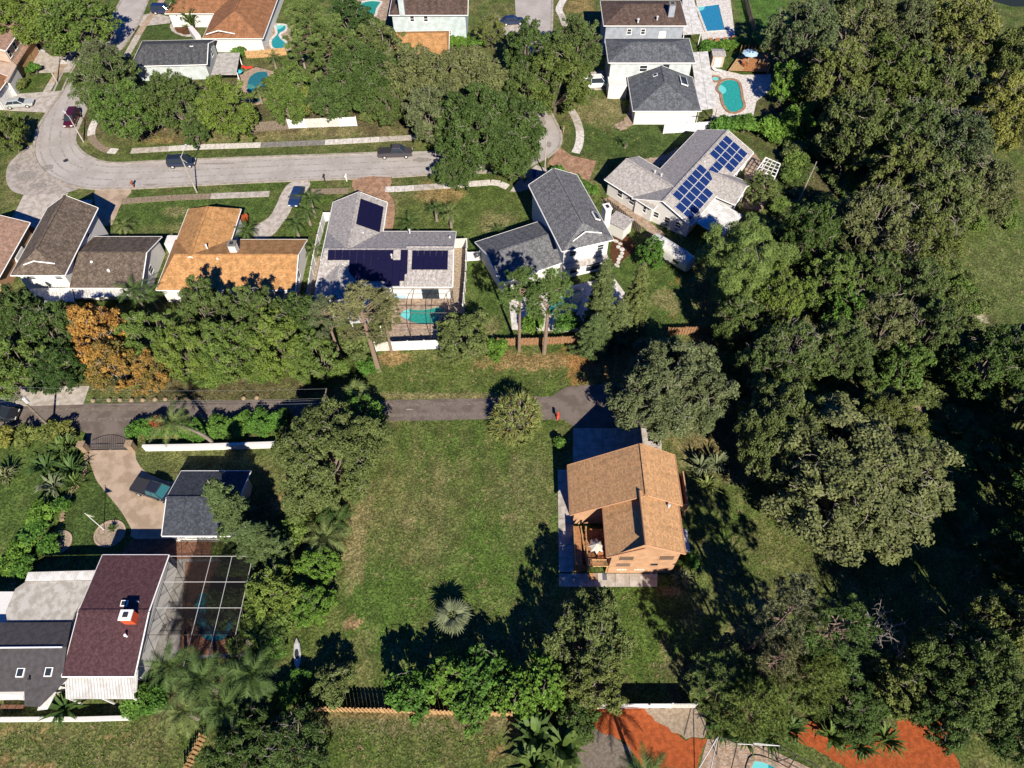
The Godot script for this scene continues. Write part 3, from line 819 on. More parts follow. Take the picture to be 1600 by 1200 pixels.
# pitched roof over straight walls. Ridge from A to B; side P lies to the left of A->B (dP away, eave hP), side N to the right.
# iA, iB: how far the ridge ends stand back (0 is a gable end, more is a hip)
func pitched(root: Node3D, A: Vector2, B: Vector2, hr: float, dP: float, hP: float, dN: float, hN: float, wallm: String, roofm: String, iA := 0.0, iB := 0.0, gutter := "trim", ov := 0.45) -> void:
	var d := (B - A).normalized()
	var P := Vector2(d.y, -d.x)
	var a := up(A + d * iA, hr)
	var b := up(B - d * iB, hr)
	var pA := up(A + P * dP, hP)
	var pB := up(B + P * dP, hP)
	var nA := up(A - P * dN, hN)
	var nB := up(B - P * dN, hN)
	var planes := [[a, b, pB, pA], [a, b, nB, nA]]
	if iA > 0:
		planes.append([a, pA, nA])
	if iB > 0:
		planes.append([b, pB, nB])
	for pl in planes:
		var st := st_new()
		slab(st, pl, 0.16)
		wput("roof", st, M[roofm], root)
	var rc := st_new()
	box(rc, (a + b) / 2 + Vector3(0, 0.02, 0), Vector3(0.32, 0.09, a.distance_to(b)), Basis(Vector3.UP, atan2(d.x, d.y)))
	wput("ridge_cap", rc, M[roofm], root)
	var rim := [[pA, pB], [nA, nB]]
	rim.append_array([[pA, nA]] if iA > 0 else [[pA, a], [a, nA]])
	rim.append_array([[pB, nB]] if iB > 0 else [[pB, b], [b, nB]])
	var gt := st_new()
	var mid := (pA + pB + nA + nB) / 4
	for e in rim:
		var out: Vector3 = (e[0] + e[1]) / 2 - mid
		out.y = 0
		out = out.normalized() * 0.06
		var dn := Vector3(0, -0.09, 0)
		tube(gt, e[0] + out + dn, e[1] + out + dn, 0.085, 0.085, 4)
	wput("gutter", gt, M[gutter], root)
	# walls
	var wp := hP + (hr - hP) * ov / dP - 0.17
	var wn := hN + (hr - hN) * ov / dN - 0.17
	var st := st_new()
	var eA := A + d * ov
	var eB := B - d * ov
	var c := [eA + P * (dP - ov), eB + P * (dP - ov), eB - P * (dN - ov), eA - P * (dN - ov)]
	quad(st, up(c[0], -0.05), up(c[1], -0.05), up(c[1], wp), up(c[0], wp), up(P, 0))
	quad(st, up(c[3], -0.05), up(c[2], -0.05), up(c[2], wn), up(c[3], wn), up(-P, 0))
	for e in [[c[0], c[3], eA, -d, iA], [c[1], c[2], eB, d, iB]]:
		var o := up(e[3], 0)
		quad(st, up(e[0], -0.05), up(e[1], -0.05), up(e[1], wn), up(e[0], wp), o)
		if e[4] == 0.0:
			tri(st, up(e[0], wp), up(e[1], wn), up(e[2], hr - 0.17), o)
		else:
			tri(st, up(e[0], wp), up(e[1], wn), up(e[2], maxf(wp, wn) + 0.001), o)
	wput("wall", st, M[wallm], root)

# window set on a wall: centre on the wall face, outward direction
func window(root: Node3D, at: Vector3, out: Vector2, w: float, h: float, bars := 1, trim := "trim") -> void:
	var yaw := atan2(out.x, out.y)
	var bs := Basis(Vector3.UP, yaw)
	var n := up(out.normalized(), 0)
	var st := st_new()
	for s in [-1.0, 1.0]:
		box(st, at + bs * Vector3(s * w / 2, 0, 0) + n * 0.012, Vector3(0.1, h + 0.1, 0.04), bs)
		box(st, at + bs * Vector3(0, s * h / 2, 0) + n * 0.012, Vector3(w - 0.1, 0.1, 0.04), bs)
	for i in bars:
		box(st, at + Vector3(0, h * ((i + 1.0) / (bars + 1) - 0.5), 0) + n * 0.010, Vector3(w - 0.1, 0.07, 0.04), bs)
	var f := wput("window", st, M[trim], root)
	st = st_new()
	box(st, at + n * 0.004, Vector3(w - 0.06, h - 0.06, 0.03), bs)
	put("pane", st, M["glass_dark"], f)
	st = st_new()
	box(st, at + Vector3(0, -h / 2 - 0.09, 0) + n * 0.03, Vector3(w + 0.2, 0.06, 0.08), bs)
	put("sill", st, M[trim], f)

func door(root: Node3D, at: Vector3, out: Vector2, w: float, h: float, m: String) -> void:
	var bs := Basis(Vector3.UP, atan2(out.x, out.y))
	var n := up(out.normalized(), 0)
	var st := st_new()
	box(st, at + Vector3(0, h / 2, 0) + n * 0.03, Vector3(w, h, 0.07), bs)
	var f := wput("door", st, M[m], root)
	st = st_new()
	box(st, at + Vector3(0, h * 0.48, 0) + bs * Vector3(w * 0.4, 0, 0) + n * 0.1, Vector3(0.05, 0.16, 0.07), bs)
	put("handle", st, M["metal_grey"], f)

func chimney(root: Node3D, at: Vector3, size: Vector3, m: String, capm: String, yaw := 0.0) -> void:
	var bs := Basis(Vector3.UP, yaw)
	var st := st_new()
	box(st, at + Vector3(0, size.y / 2, 0), size, bs)
	var c := wput("chimney", st, M[m], root)
	st = st_new()
	box(st, at + Vector3(0, size.y + 0.06, 0), Vector3(size.x + 0.16, 0.12, size.z + 0.16), bs)
	put("cap", st, M[capm], c)
	st = st_new()
	box(st, at + Vector3(0, size.y + 0.16, 0), Vector3(size.x * 0.5, 0.08, size.z * 0.5), bs)
	put("flue", st, M["metal_dark"], c)

func vent(root: Node3D, at: Vector3, r := 0.13, m := "metal_pale") -> void:
	var st := st_new()
	lathe(st, at, [Vector2(r, -0.3), Vector2(r, 0.35), Vector2(r * 1.5, 0.36), Vector2(r * 1.2, 0.48), Vector2(0.001, 0.5)], 8)
	wput("vent_pipe", st, M[m], root)

func skylight(root: Node3D, at: Vector3, w: float, l: float, bs: Basis) -> void:
	var st := st_new()
	box(st, at + bs * Vector3(0, 0.07, 0), Vector3(w, 0.18, l), bs)
	var f := wput("skylight", st, M["trim"], root)
	st = st_new()
	box(st, at + bs * Vector3(0, 0.17, 0), Vector3(w - 0.2, 0.05, l - 0.2), bs)
	put("pane", st, M["glass_dark"], f)

# corrugated or ribbed sheet: outline a b (upper edge) c d (lower edge), ribs running from the upper to the lower edge
func ribbed(called: String, root: Node3D, a: Vector3, b: Vector3, c: Vector3, d: Vector3, n: int, m: String) -> void:
	var st := st_new()
	slab(st, [a, b, c, d], 0.08)
	for i in n:
		var t := (i + 0.5) / n
		tube(st, a.lerp(b, t) + Vector3(0, 0.015, 0), d.lerp(c, t) + Vector3(0, 0.015, 0), 0.05, 0.05, 4, true)
	wput(called, st, M[m], root)

func posts(root: Node3D, list: Array, h: float, r: float, m: String) -> void:
	for p in list:
		var st := st_new()
		box(st, Vector3(p.x, h / 2 - 0.03, p.y), Vector3(r * 2, h + 0.06, r * 2))
		wput("post", st, M[m], root)

# rows of panels on a roof plane: u metres along the ridge from A, v metres (in plan) down the slope
func solar(root: Node3D, A: Vector2, B: Vector2, side: Vector2, hr: float, fall: float, u0: float, v0: float, du: float, dv: float, nu: int, nv: int, skip: Array, cell: String, frame: String, gap: float) -> void:
	var d := (B - A).normalized()
	var f := func(u: float, v: float) -> Vector3:
		return up(A + d * u + side * v, hr - fall * v)
	for j in nv:
		for i in nu:
			if skip.has(Vector2i(i, j)):
				continue
			var u := u0 + i * du
			var v := v0 + j * dv
			var q := []
			var q2 := []
			var lift := Vector3(0, 0.14, 0)
			for k in [[0, 0], [1, 0], [1, 1], [0, 1]]:
				q.append(f.call(u + gap * 0.3 + k[0] * (du - gap * 0.6), v + gap * 0.3 + k[1] * (dv - gap * 0.6)) + lift)
				q2.append(f.call(u + gap + k[0] * (du - gap * 2), v + gap + k[1] * (dv - gap * 2)) + lift + Vector3(0, 0.012, 0))
			var st := st_new()
			slab(st, q, 0.05)
			var p := wput("solar_panel", st, M[frame], root)
			st = st_new()
			slab(st, q2, 0.02)
			put("cells", st, M[cell], p)

func build_houses() -> void:
	tan_house()
	far_left_houses()
	solar_house()
	shingle_house()
	angled_solar_house()
	top_houses()
	garage_and_compound()

func tan_house() -> void:
	var r := thing("tan_house", "tan stucco two-storey house with stepped orange-brown shingle roofs and a timber deck", "house", Vector3(13, 0, -33))
	pitched(r, Vector2(14.1, -39.3), Vector2(14.1, -33.15), 8.5, 4.15, 6.0, 7.65, 3.6, "stucco_tan", "roof_tan", 0, 0, "trim_tan", 0.5)
	# near wing: two planes of different height with a clerestory wall between
	var st := st_new()
	slab(st, [Vector3(13.42, 8.42, -33.7), Vector3(13.42, 8.42, -27.70), Vector3(17.82, 6.05, -27.70), Vector3(17.82, 6.05, -33.7)], 0.16)
	wput("roof", st, M["roof_tan"], r)
	st = st_new()
	slab(st, [Vector3(13.55, 7.35, -33.4), Vector3(13.55, 7.35, -27.72), Vector3(9.92, 5.0, -27.72), Vector3(9.92, 5.0, -33.4)], 0.16)
	wput("roof", st, M["roof_tan"], r)
	st = st_new()
	for e in [[Vector3(13.40, 8.36, -33.7), Vector3(13.40, 8.36, -27.66)], [Vector3(13.42, 8.36, -27.66), Vector3(17.85, 5.98, -27.66)], [Vector3(17.88, 5.98, -33.6), Vector3(17.88, 5.98, -27.66)], [Vector3(9.86, 4.93, -33.3), Vector3(9.86, 4.93, -27.68)], [Vector3(9.9, 4.93, -27.68), Vector3(13.5, 7.28, -27.68)]]:
		tube(st, e[0], e[1], 0.09, 0.09, 4)
	wput("gutter", st, M["trim_tan"], r)
	# walls of the near wing
	st = st_new()
	var zS := -27.84
	quad(st, Vector3(10.45, -0.05, zS), Vector3(17.45, -0.05, zS), Vector3(17.45, 6.0, zS), Vector3(10.45, 5.15, zS), Vector3(0, 0, 1))
	tri(st, Vector3(10.45, 5.15, zS), Vector3(17.45, 6.0, zS), Vector3(13.62, 8.18, zS), Vector3(0, 0, 1))
	quad(st, Vector3(10.45, -0.05, zS), Vector3(10.45, -0.05, -33.5), Vector3(10.45, 5.15, -33.5), Vector3(10.45, 5.15, zS), Vector3(-1, 0, 0))
	quad(st, Vector3(17.45, -0.05, zS), Vector3(17.45, -0.05, -33.5), Vector3(17.45, 6.0, -33.5), Vector3(17.45, 6.0, zS), Vector3(1, 0, 0))
	quad(st, Vector3(13.62, 7.0, zS - 0.01), Vector3(13.62, 7.0, -33.5), Vector3(13.62, 8.2, -33.5), Vector3(13.62, 8.2, zS - 0.01), Vector3(-1, 0, 0))
	wput("wall", st, M["stucco_tan"], r)
	for w in [[12.0, 4.35, 1.6, 1.05, 2], [11.9, 2.5, 1.6, 0.95, 2], [16.2, 4.5, 1.6, 1.05, 2], [15.2, 2.6, 0.9, 0.7, 0]]:
		window(r, Vector3(w[0], w[1], zS), Vector2(0, 1), w[2], w[3], w[4], "stucco_tan")
	for x in [11.5, 13.4]:
		st = st_new()
		for k in 4:
			box(st, Vector3(x + k * 0.28, 1.05, zS + 0.02), Vector3(0.2, 0.18, 0.05))
		wput("wall_vent", st, M["trim"], r)
	# balcony on the east side
	st = st_new()
	box(st, Vector3(19.35, 3.9, -36.0), Vector3(0.14, 1.1, 4.2))
	box(st, Vector3(18.6, 3.9, -33.95), Vector3(1.64, 1.1, 0.14))
	wput("balcony_parapet", st, M["stucco_tan"], r)
	st = st_new()
	slab(st, [Vector3(17.6, 3.45, -38.2), Vector3(19.42, 3.45, -38.0), Vector3(19.42, 3.45, -33.9), Vector3(17.6, 3.45, -33.9)], 0.12)
	wput("balcony_floor", st, M["wood_red"], r)
	for k in 6:
		st = st_new()
		box(st, Vector3(18.5, 3.5, -37.6 + k * 0.62), Vector3(1.6, 0.06, 0.5))
		wput("balcony_board", st, M["wood_red"], r)
	posts(r, [Vector2(19.3, -37.9), Vector2(19.3, -34.0)], 3.4, 0.08, "trim_tan")
	ribbed("awning", r, Vector3(17.46, 3.5, -31.7), Vector3(17.46, 3.5, -29.1), Vector3(19.2, 2.9, -29.1), Vector3(19.2, 2.9, -31.7), 6, "roof_white")
	# timber deck in the corner of the two wings: raised boardwalk, stair well, lower deck, slatted front
	for k in 26:
		st = st_new()
		box(st, Vector3(7.25, 1.7, -32.5 + k * 0.175), Vector3(0.78, 0.06, 0.15))
		wput("walkway_board", st, M["wood"], r)
	for k in 25:
		st = st_new()
		box(st, Vector3(9.3, 0.9, -32.55 + k * 0.175), Vector3(2.2, 0.06, 0.155))
		wput("deck_board", st, M["wood"], r)
	for k in 9:
		st = st_new()
		box(st, Vector3(7.92, 1.55 - k * 0.17, -31.6 + k * 0.36), Vector3(0.5, 0.06, 0.32))
		wput("stair_tread", st, M["wood_red"], r)
	for k in 15:
		st = st_new()
		tube(st, Vector3(8.3 + k * 0.145, 1.95, -28.6), Vector3(8.3 + k * 0.145, 1.95, -27.9), 0.04, 0.04, 4)
		wput("front_slat", st, M["wood_pale"], r)
	for e in [[8.2, 1.98, -32.5, 8.2, 1.98, -27.9], [6.88, 1.9, -32.5, 6.88, 1.9, -28.0], [8.2, 1.98, -28.6, 10.4, 1.98, -28.6], [8.2, 1.98, -27.88, 10.4, 1.98, -27.88], [7.65, 2.2, -32.4, 8.2, 1.2, -28.0]]:
		st = st_new()
		tube(st, Vector3(e[0], e[1], e[2]), Vector3(e[3], e[4], e[5]), 0.07, 0.07, 4)
		wput("deck_rail", st, M["wood_pale"], r)
	st = st_new()
	box(st, Vector3(6.9, 0.83, -30.25), Vector3(0.08, 1.66, 4.5))
	box(st, Vector3(8.24, 0.45, -30.25), Vector3(0.08, 0.86, 4.5))
	box(st, Vector3(7.6, 0.83, -28.02), Vector3(1.3, 1.6, 0.08))
	wput("deck_skirt", st, M["wood"], r)
	posts(r, [Vector2(8.25, -27.9), Vector2(10.3, -27.9), Vector2(8.25, -32.4)], 1.95, 0.08, "wood_pale")
	vent(r, Vector3(16.6, 6.75, -32.6))
	window(r, Vector3(6.95, 2.3, -37.2), Vector2(-1, 0), 1.4, 1.0, 1)
	door(r, Vector3(6.95, 0.05, -35.2), Vector2(-1, 0), 1.0, 2.1, "trim")

func far_left_houses() -> void:
	# brown-roofed house, two parts
	var r := thing("brown_roof_house", "white house with brown shingle roof, tall left part and low right wing", "house", Vector3(-60, 0, -73))
	pitched(r, Vector2(-64.4, -81.0), Vector2(-64.4, -67.5), 7.7, 3.6, 5.4, 3.7, 5.4, "stucco_white", "roof_brown", 0, 2.6)
	pitched(r, Vector2(-61.3, -72.4), Vector2(-51.4, -72.4), 4.8, 5.1, 3.0, 5.0, 3.0, "stucco_white", "roof_brown")
	window(r, Vector3(-61.25, 4.4, -76.5), Vector2(1, 0), 1.0, 0.9)
	window(r, Vector3(-62.2, 4.4, -67.95), Vector2(0, 1), 1.0, 0.7)
	window(r, Vector3(-66.0, 4.4, -67.95), Vector2(0, 1), 1.2, 0.7)
	window(r, Vector3(-51.85, 1.8, -72.0), Vector2(1, 0), 1.2, 1.0)
	var st := st_new()
	for e in [[Vector3(-66.1, 6.4, -68.41), Vector3(-64.53, 6.9, -68.63)], [Vector3(-64.53, 6.9, -68.63), Vector3(-61.94, 6.4, -68.65)]]:
		tube(st, e[0], e[1], 0.1, 0.1, 4)
	wput("gable_trim", st, M["trim"], r)
	ribbed("patio_roof", r, Vector3(-66.84, 2.9, -67.31), Vector3(-61.07, 2.9, -67.55), Vector3(-60.13, 2.5, -65.31), Vector3(-66.19, 2.5, -65.08), 12, "roof_white")
	ribbed("patio_roof", r, Vector3(-61.02, 2.6, -67.47), Vector3(-54.46, 2.6, -67.83), Vector3(-53.5, 2.4, -66.46), Vector3(-60.24, 2.4, -65.98), 14, "roof_white")
	posts(r, [xz(Vector3(-66.11, 2.5, -65.31)), xz(Vector3(-63.34, 2.5, -65.43)), xz(Vector3(-60.39, 2.5, -65.54))], 2.4, 0.06, "trim")
	for p in [Vector3(-58.78, 4, -71.01), Vector3(-56.16, 3.7, -69.7)]:
		vent(r, p, 0.14, "trim")
	# orange-roofed house
	r = thing("orange_roof_house", "low house with bright orange shingle roof in an L shape", "house", Vector3(-42, 0, -74))
	pitched(r, Vector2(-45.0, -83.5), Vector2(-45.0, -71.6), 4.9, 3.9, 3.0, 4.0, 3.0, "stucco_white", "roof_orange", 1.6, 0)
	pitched(r, Vector2(-49.2, -71.9), Vector2(-30.0, -71.9), 4.85, 5.0, 3.0, 4.9, 3.0, "stucco_white", "roof_orange", 1.9, 0)
	chimney(r, Vector3(-39.2, 3.9, -73.1), Vector3(1.0, 1.9, 1.0), "stucco_white", "concrete_grey")
	window(r, Vector3(-30.45, 1.8, -71.0), Vector2(1, 0), 1.2, 1.0)
	st = st_new()
	box(st, Vector3(-50.2, 1.2, -77.5), Vector3(1.6, 2.4, 1.8))
	wput("utility_closet", st, M["stucco_white"], r)
	for p in [Vector3(-43.26, 4.6, -73.69), Vector3(-41.11, 4.4, -71.24)]:
		vent(r, p, 0.1, "trim")
	# rose-brown roof at the left edge
	r = thing("edge_house", "house with rose-brown roof cut by the left edge", "house", Vector3(-76, 0, -73))
	pitched(r, Vector2(-76.5, -80.5), Vector2(-76.5, -68.8), 4.8, 4.6, 3.0, 5.0, 3.0, "stucco_tan", "roof_rose", 0, 1.5)
	st = st_new()
	box(st, Vector3(-72.88, 1, -75.28), Vector3(1.8, 2.0, 2.4))
	wput("bay", st, M["stucco_white"], r)
	# corner house with rose tiles at the top left
	r = thing("rose_tile_house", "two-storey pinkish house with rose tile roofs at the upper left corner", "house", Vector3(-94, 0, -125))
	var e0 := xz(Vector3(-91.22, 5.6, -122.55))
	var e1 := xz(Vector3(-91.4, 5.6, -130.57))
	var d := (e1 - e0).normalized()
	var n := Vector2(-d.y, d.x)
	if n.x < 0:
		n = -n
	var ra := e0 - n * 4.6
	var rb := e1 - n * 4.6 + d * 2.0
	pitched(r, rb, ra, 7.4, 4.6, 5.6, 4.6, 5.6, "stucco_pink", "roof_rose", 1.5, 0.0, "trim")
	for k in 3:
		var c := e0.lerp(e1, 0.16 + 0.32 * k) - n * 0.45
		window(r, up(c, 4.3), n, 1.0, 1.2)
	var l0 := xz(Vector3(-90.82, 2.8, -122.73))
	var l1 := xz(Vector3(-91.1, 2.8, -132.31))
	st = st_new()
	slab(st, [up(l0, 2.8), up(l1, 2.8), up(l1 - n * 3.2, 3.7), up(l0 - n * 3.2, 3.7)], 0.16)
	wput("lower_roof", st, M["roof_rose"], r)
	st = st_new()
	var g0 := l0 - n * 0.5 + d * 0.4
	var g1 := l1 - n * 0.5 - d * 0.4
	prism(st, PackedVector2Array([g0, g1, g1 - n * 2.6, g0 - n * 2.6]), -0.05, 2.75)
	wput("wall", st, M["stucco_tan"], r)
	door(r, up(g0.lerp(g1, 0.4), 0.0), n, 4.2, 2.2, "wood_pale")
	st = st_new()
	slab(st, [Vector3(-98.53, 3.1, -125.82), Vector3(-94.85, 3.1, -126.68), Vector3(-90.36, 3.1, -122.02), Vector3(-89.85, 3.1, -116.75), Vector3(-95.15, 3.1, -117.94)], 0.16)
	wput("flat_roof", st, M["stucco_pink"], r)
	st = st_new()
	prism(st, v2([-98.11, -125.39, -94.58, -126.04, -90.51, -121.81, -90.09, -117.34, -95.09, -118.34]), -0.05, 2.93)
	wput("wall", st, M["stucco_white"], r)
	r = thing("rust_corner_house", "corner of a rust-roofed house with a white garage door", "house", Vector3(-97, 0, -113))
	var k0 := xz(Vector3(-90.39, 3, -118.5))
	var k1 := xz(Vector3(-90.47, 3, -112.62))
	var dk := (k1 - k0).normalized()
	var nk := Vector2(dk.y, -dk.x)
	if nk.x < 0:
		nk = -nk
	pitched(r, k0 - nk * 3.4, k1 - nk * 3.4, 4.6, 3.4, 3.0, 3.4, 3.0, "stucco_white", "roof_rust")
	door(r, up(k0.lerp(k1, 0.5) - nk * 0.45, 0.0), nk, 4.4, 2.2, "trim")

func solar_house() -> void:
	var r := thing("solar_roof_house", "sprawling house with weathered pale metal roof and dark solar arrays", "house", Vector3(-18, 0, -73))
	pitched(r, Vector2(-23.0, -85.0), Vector2(-23.0, -72.8), 5.0, 3.9, 3.0, 4.3, 3.0, "stucco_white", "roof_metal_grey")
	pitched(r, Vector2(-27.2, -72.8), Vector2(-8.3, -72.8), 5.0, 5.8, 3.0, 5.2, 3.0, "stucco_white", "roof_metal_grey", 0.8, 0.0)
	pitched(r, Vector2(-23.9, -70.5), Vector2(-23.9, -63.7), 4.4, 3.3, 3.0, 3.1, 3.0, "stucco_white", "roof_metal_grey", 0.0, 3.0)
	var st := st_new()
	slab(st, [Vector3(-14.9, 5.05, -73.4), Vector3(-8.3, 5.05, -73.4), Vector3(-8.3, 3.25, -67.5), Vector3(-14.9, 3.25, -67.5)], 0.2)
	wput("raised_roof", st, M["roof_metal_grey"], r)
	var fall := 2.0 / 5.2
	solar(r, Vector2(-26.0, -72.8), Vector2(-8, -72.8), Vector2(0, 1), 5.0, fall, 0.2, 0.15, 1.02, 1.45, 11, 3, [Vector2i(0, 1), Vector2i(1, 1), Vector2i(2, 1), Vector2i(0, 2), Vector2i(1, 2), Vector2i(2, 2), Vector2i(9, 0)], "panel_navy", "panel_navy", 0.035)
	solar(r, Vector2(-26.0, -72.8), Vector2(-8, -72.8), Vector2(0, 1), 5.0, fall, 8.4, 4.5, 1.02, 0.7, 2, 1, [], "panel_navy", "panel_navy", 0.03)
	solar(r, Vector2(-14.0, -73.4), Vector2(-8, -73.4), Vector2(0, 1), 5.05, 1.8 / 5.9, 0.0, 0.5, 0.84, 1.55, 6, 2, [], "panel_navy", "panel_navy", 0.035)
	solar(r, Vector2(-23.0, -83.6), Vector2(-23, -72), Vector2(1, 0), 5.0, 2.0 / 3.9, 0.0, 0.4, 1.1, 1.6, 5, 2, [], "panel_navy", "panel_navy", 0.035)
	for p in [Vector3(-14.85, 4.2, -77.24), Vector3(-21.53, 4, -76.92), Vector3(-9.01, 3.6, -76.42), Vector3(-16.79, 4.9, -71.49)]:
		vent(r, p, 0.12)
	ribbed("patio_roof", r, Vector3(-22.02, 2.7, -65.25), Vector3(-18.3, 2.7, -65.72), Vector3(-17.73, 2.5, -61.76), Vector3(-21.82, 2.5, -61.43), 9, "roof_white")
	posts(r, [xz(Vector3(-21.61, 2.5, -61.76)), xz(Vector3(-17.93, 2.5, -61.99))], 2.4, 0.06, "trim")
	window(r, Vector3(-8.75, 1.8, -70.2), Vector2(1, 0), 1.4, 1.1)
	window(r, Vector3(-19.55, 1.8, -81.0), Vector2(1, 0), 1.2, 1.1)
	door(r, Vector3(-11.5, 0.0, -68.05), Vector2(0, 1), 2.4, 2.1, "glass_dark")
	# screened pool frame of the solar house
	var c := thing("pool_screen", "bronze screen frame over the green pool", "pool screen", Vector3(-13, 0, -63))
	var X := [-16.6, -13.6, -10.9, -8.3]
	var Z := [-67.4, -64.9, -62.4, -60.2]
	var beam := func(a: Vector3, b: Vector3) -> void:
		var s := st_new()
		tube(s, a, b, 0.05, 0.05, 4)
		wput("beam", s, M["metal_bronze"], c)
	for i in X.size():
		beam.call(Vector3(X[i], 2.7, Z[0]), Vector3(X[i], 3.5, Z[1]))
		beam.call(Vector3(X[i], 3.5, Z[1]), Vector3(X[i], 3.5, Z[2]))
		beam.call(Vector3(X[i], 3.5, Z[2]), Vector3(X[i], 2.6, Z[3]))
		beam.call(Vector3(X[i], 2.6, Z[3]), Vector3(X[i], 0, Z[3]))
	for j in 4:
		var y: float = [2.7, 3.5, 3.5, 2.6][j]
		beam.call(Vector3(X[0], y, Z[j]), Vector3(X[3], y, Z[j]))
		beam.call(Vector3(X[3], y, Z[j]), Vector3(X[3], 0, Z[j]))
		beam.call(Vector3(X[0], y, Z[j]), Vector3(X[0], 0, Z[j]))

func shingle_house() -> void:
	var r := thing("grey_shingle_house", "two-storey white house with grey speckled shingle roof and chimney", "house", Vector3(6, 0, -77))
	var dA := Vector2(sin(deg_to_rad(17.5)), cos(deg_to_rad(17.5)))
	var A := Vector2(6.15, -86.3)
	var B := A + dA * 14.6
	pitched(r, A, B, 8.3, 3.8, 6.2, 3.8, 6.2, "stucco_white", "roof_shingle_grey", 0, 2.4)
	var dB := Vector2(sin(deg_to_rad(115.0)), cos(deg_to_rad(115.0)))
	var C := Vector2(-3.4, -72.2)
	pitched(r, C, C + dB * 10.4, 4.6, 4.6, 3.0, 4.4, 3.0, "stucco_white", "roof_shingle_grey")
	chimney(r, Vector3(13.5, 4.5, -78.26), Vector3(0.9, 3.4, 1.2), "stucco_white", "trim", deg_to_rad(17.5))
	skylight(r, Vector3(11.88, 7.1, -77.25), 0.9, 1.6, Basis(Vector3.UP, deg_to_rad(17.5)) * Basis(Vector3(0, 0, 1), deg_to_rad(-29)))
	var S := Vector2(-dA.y, dA.x)
	var e := B - dA * 0.45
	for w in [[-2.0, 4.8, 1.0, 1.0], [2.2, 4.8, 1.0, 1.0], [-1.6, 1.5, 1.2, 1.6], [1.4, 1.4, 2.2, 2.0]]:
		window(r, up(e - S * w[0], w[1]), dA, w[2], w[3], 1)
	var st := st_new()
	slab(st, [up(e - S * 3.4, 3.1), up(e + S * 3.4, 3.1), up(e + S * 3.4 + dA * 0.9, 2.8), up(e - S * 3.4 + dA * 0.9, 2.8)], 0.1)
	wput("awning", st, M["roof_metal_grey"], r)
	st = st_new()
	for q in [[Vector3(8.38, 7, -72.33), Vector3(10.11, 8, -73.15)], [Vector3(10.11, 8, -73.15), Vector3(12.47, 7, -73.97)]]:
		tube(st, q[0], q[1], 0.09, 0.09, 4)
	wput("gable_trim", st, M["trim"], r)
	var h := thing("side_shed", "small white shed with pale grey roof beside the shingled house", "shed", Vector3(16.31, 0, -81.76))
	var bs := Basis(Vector3.UP, deg_to_rad(-38))
	st = st_new()
	box(st, Vector3(0, 1.1, 0), Vector3(2.9, 2.2, 2.4), bs)
	put("wall", st, M["stucco_white"], h)
	st = st_new()
	box(st, Vector3(0, 2.28, 0), Vector3(3.2, 0.12, 2.7), bs * Basis(Vector3(1, 0, 0), 0.05))
	put("roof", st, M["roof_metal_grey"], h)
	for k in 5:
		st = st_new()
		box(st, bs * Vector3(-1.5, 1.2, -0.9 + k * 0.45), Vector3(0.06, 1.6, 0.3), bs)
		put("louvre", st, M["wood_grey"], h)

func angled_solar_house() -> void:
	var r := thing("angled_solar_house", "grey metal-roofed house set at an angle with rows of blue solar panels", "house", Vector3(27, 0, -91))
	var A := Vector2(35.1, -100.1)
	var d := Vector2(-12.2, 16.6).normalized()
	var B := A + d * 21.3
	pitched(r, A, B, 5.0, 5.1, 3.0, 5.0, 3.0, "stucco_white", "roof_metal_grey")
	var P := Vector2(d.y, -d.x)
	var fall := 2.0 / 5.1
	var skip := []
	for i in [4, 5]:
		skip.append(Vector2i(i, 0))
	for i in [4, 5, 6, 7]:
		skip.append(Vector2i(i, 2))
	skip.append(Vector2i(12, 0))
	solar(r, A, B, P, 5.0, fall, 1.3, 0.35, 1.5, 1.45, 13, 3, skip, "panel_blue", "metal_pale", 0.07)
	# west wing
	var w0 := xz(Vector3(17.62, 4.8, -93.37))
	var w1 := xz(Vector3(24.46, 4.8, -86.36))
	pitched(r, w0, w1, 4.8, 3.9, 3.0, 4.3, 3.0, "stucco_white", "roof_metal_grey", 0.4, 0.0)
	# small cross gable on the sunny slope
	var g0 := A + d * 10.2 + P * 1.9
	pitched(r, g0, g0 + P * 6.4, 4.35, 3.0, 2.9, 3.0, 2.9, "stucco_white", "roof_metal_grey", 0.2, 0.0)
	ribbed("patio_roof", r, up(A + d * 13.6 + P * 5.2, 2.75), up(A + d * 20.0 + P * 5.2, 2.75), up(A + d * 20.4 + P * 9.8, 2.35), up(A + d * 14.0 + P * 10.2, 2.35), 13, "roof_white")
	posts(r, [A + d * 20.2 + P * 9.5, A + d * 17 + P * 9.7, A + d * 14.2 + P * 9.8], 2.3, 0.06, "trim")
	for k in 4:
		window(r, up(B + P * (3.0 - k * 1.9) - d * 0.45, 1.6), d, 0.9, 1.0)
	var wn := (w1 - w0).normalized()
	for k in 3:
		window(r, up(w0 + wn * (3.0 + k * 2.4) - Vector2(wn.y, -wn.x) * 3.85, 1.6), -Vector2(wn.y, -wn.x), 1.0, 1.1)
	vent(r, Vector3(22.15, 4.4, -90.15))
	vent(r, Vector3(23.09, 4.3, -89.51))
	vent(r, Vector3(30.16, 4.4, -92.48))

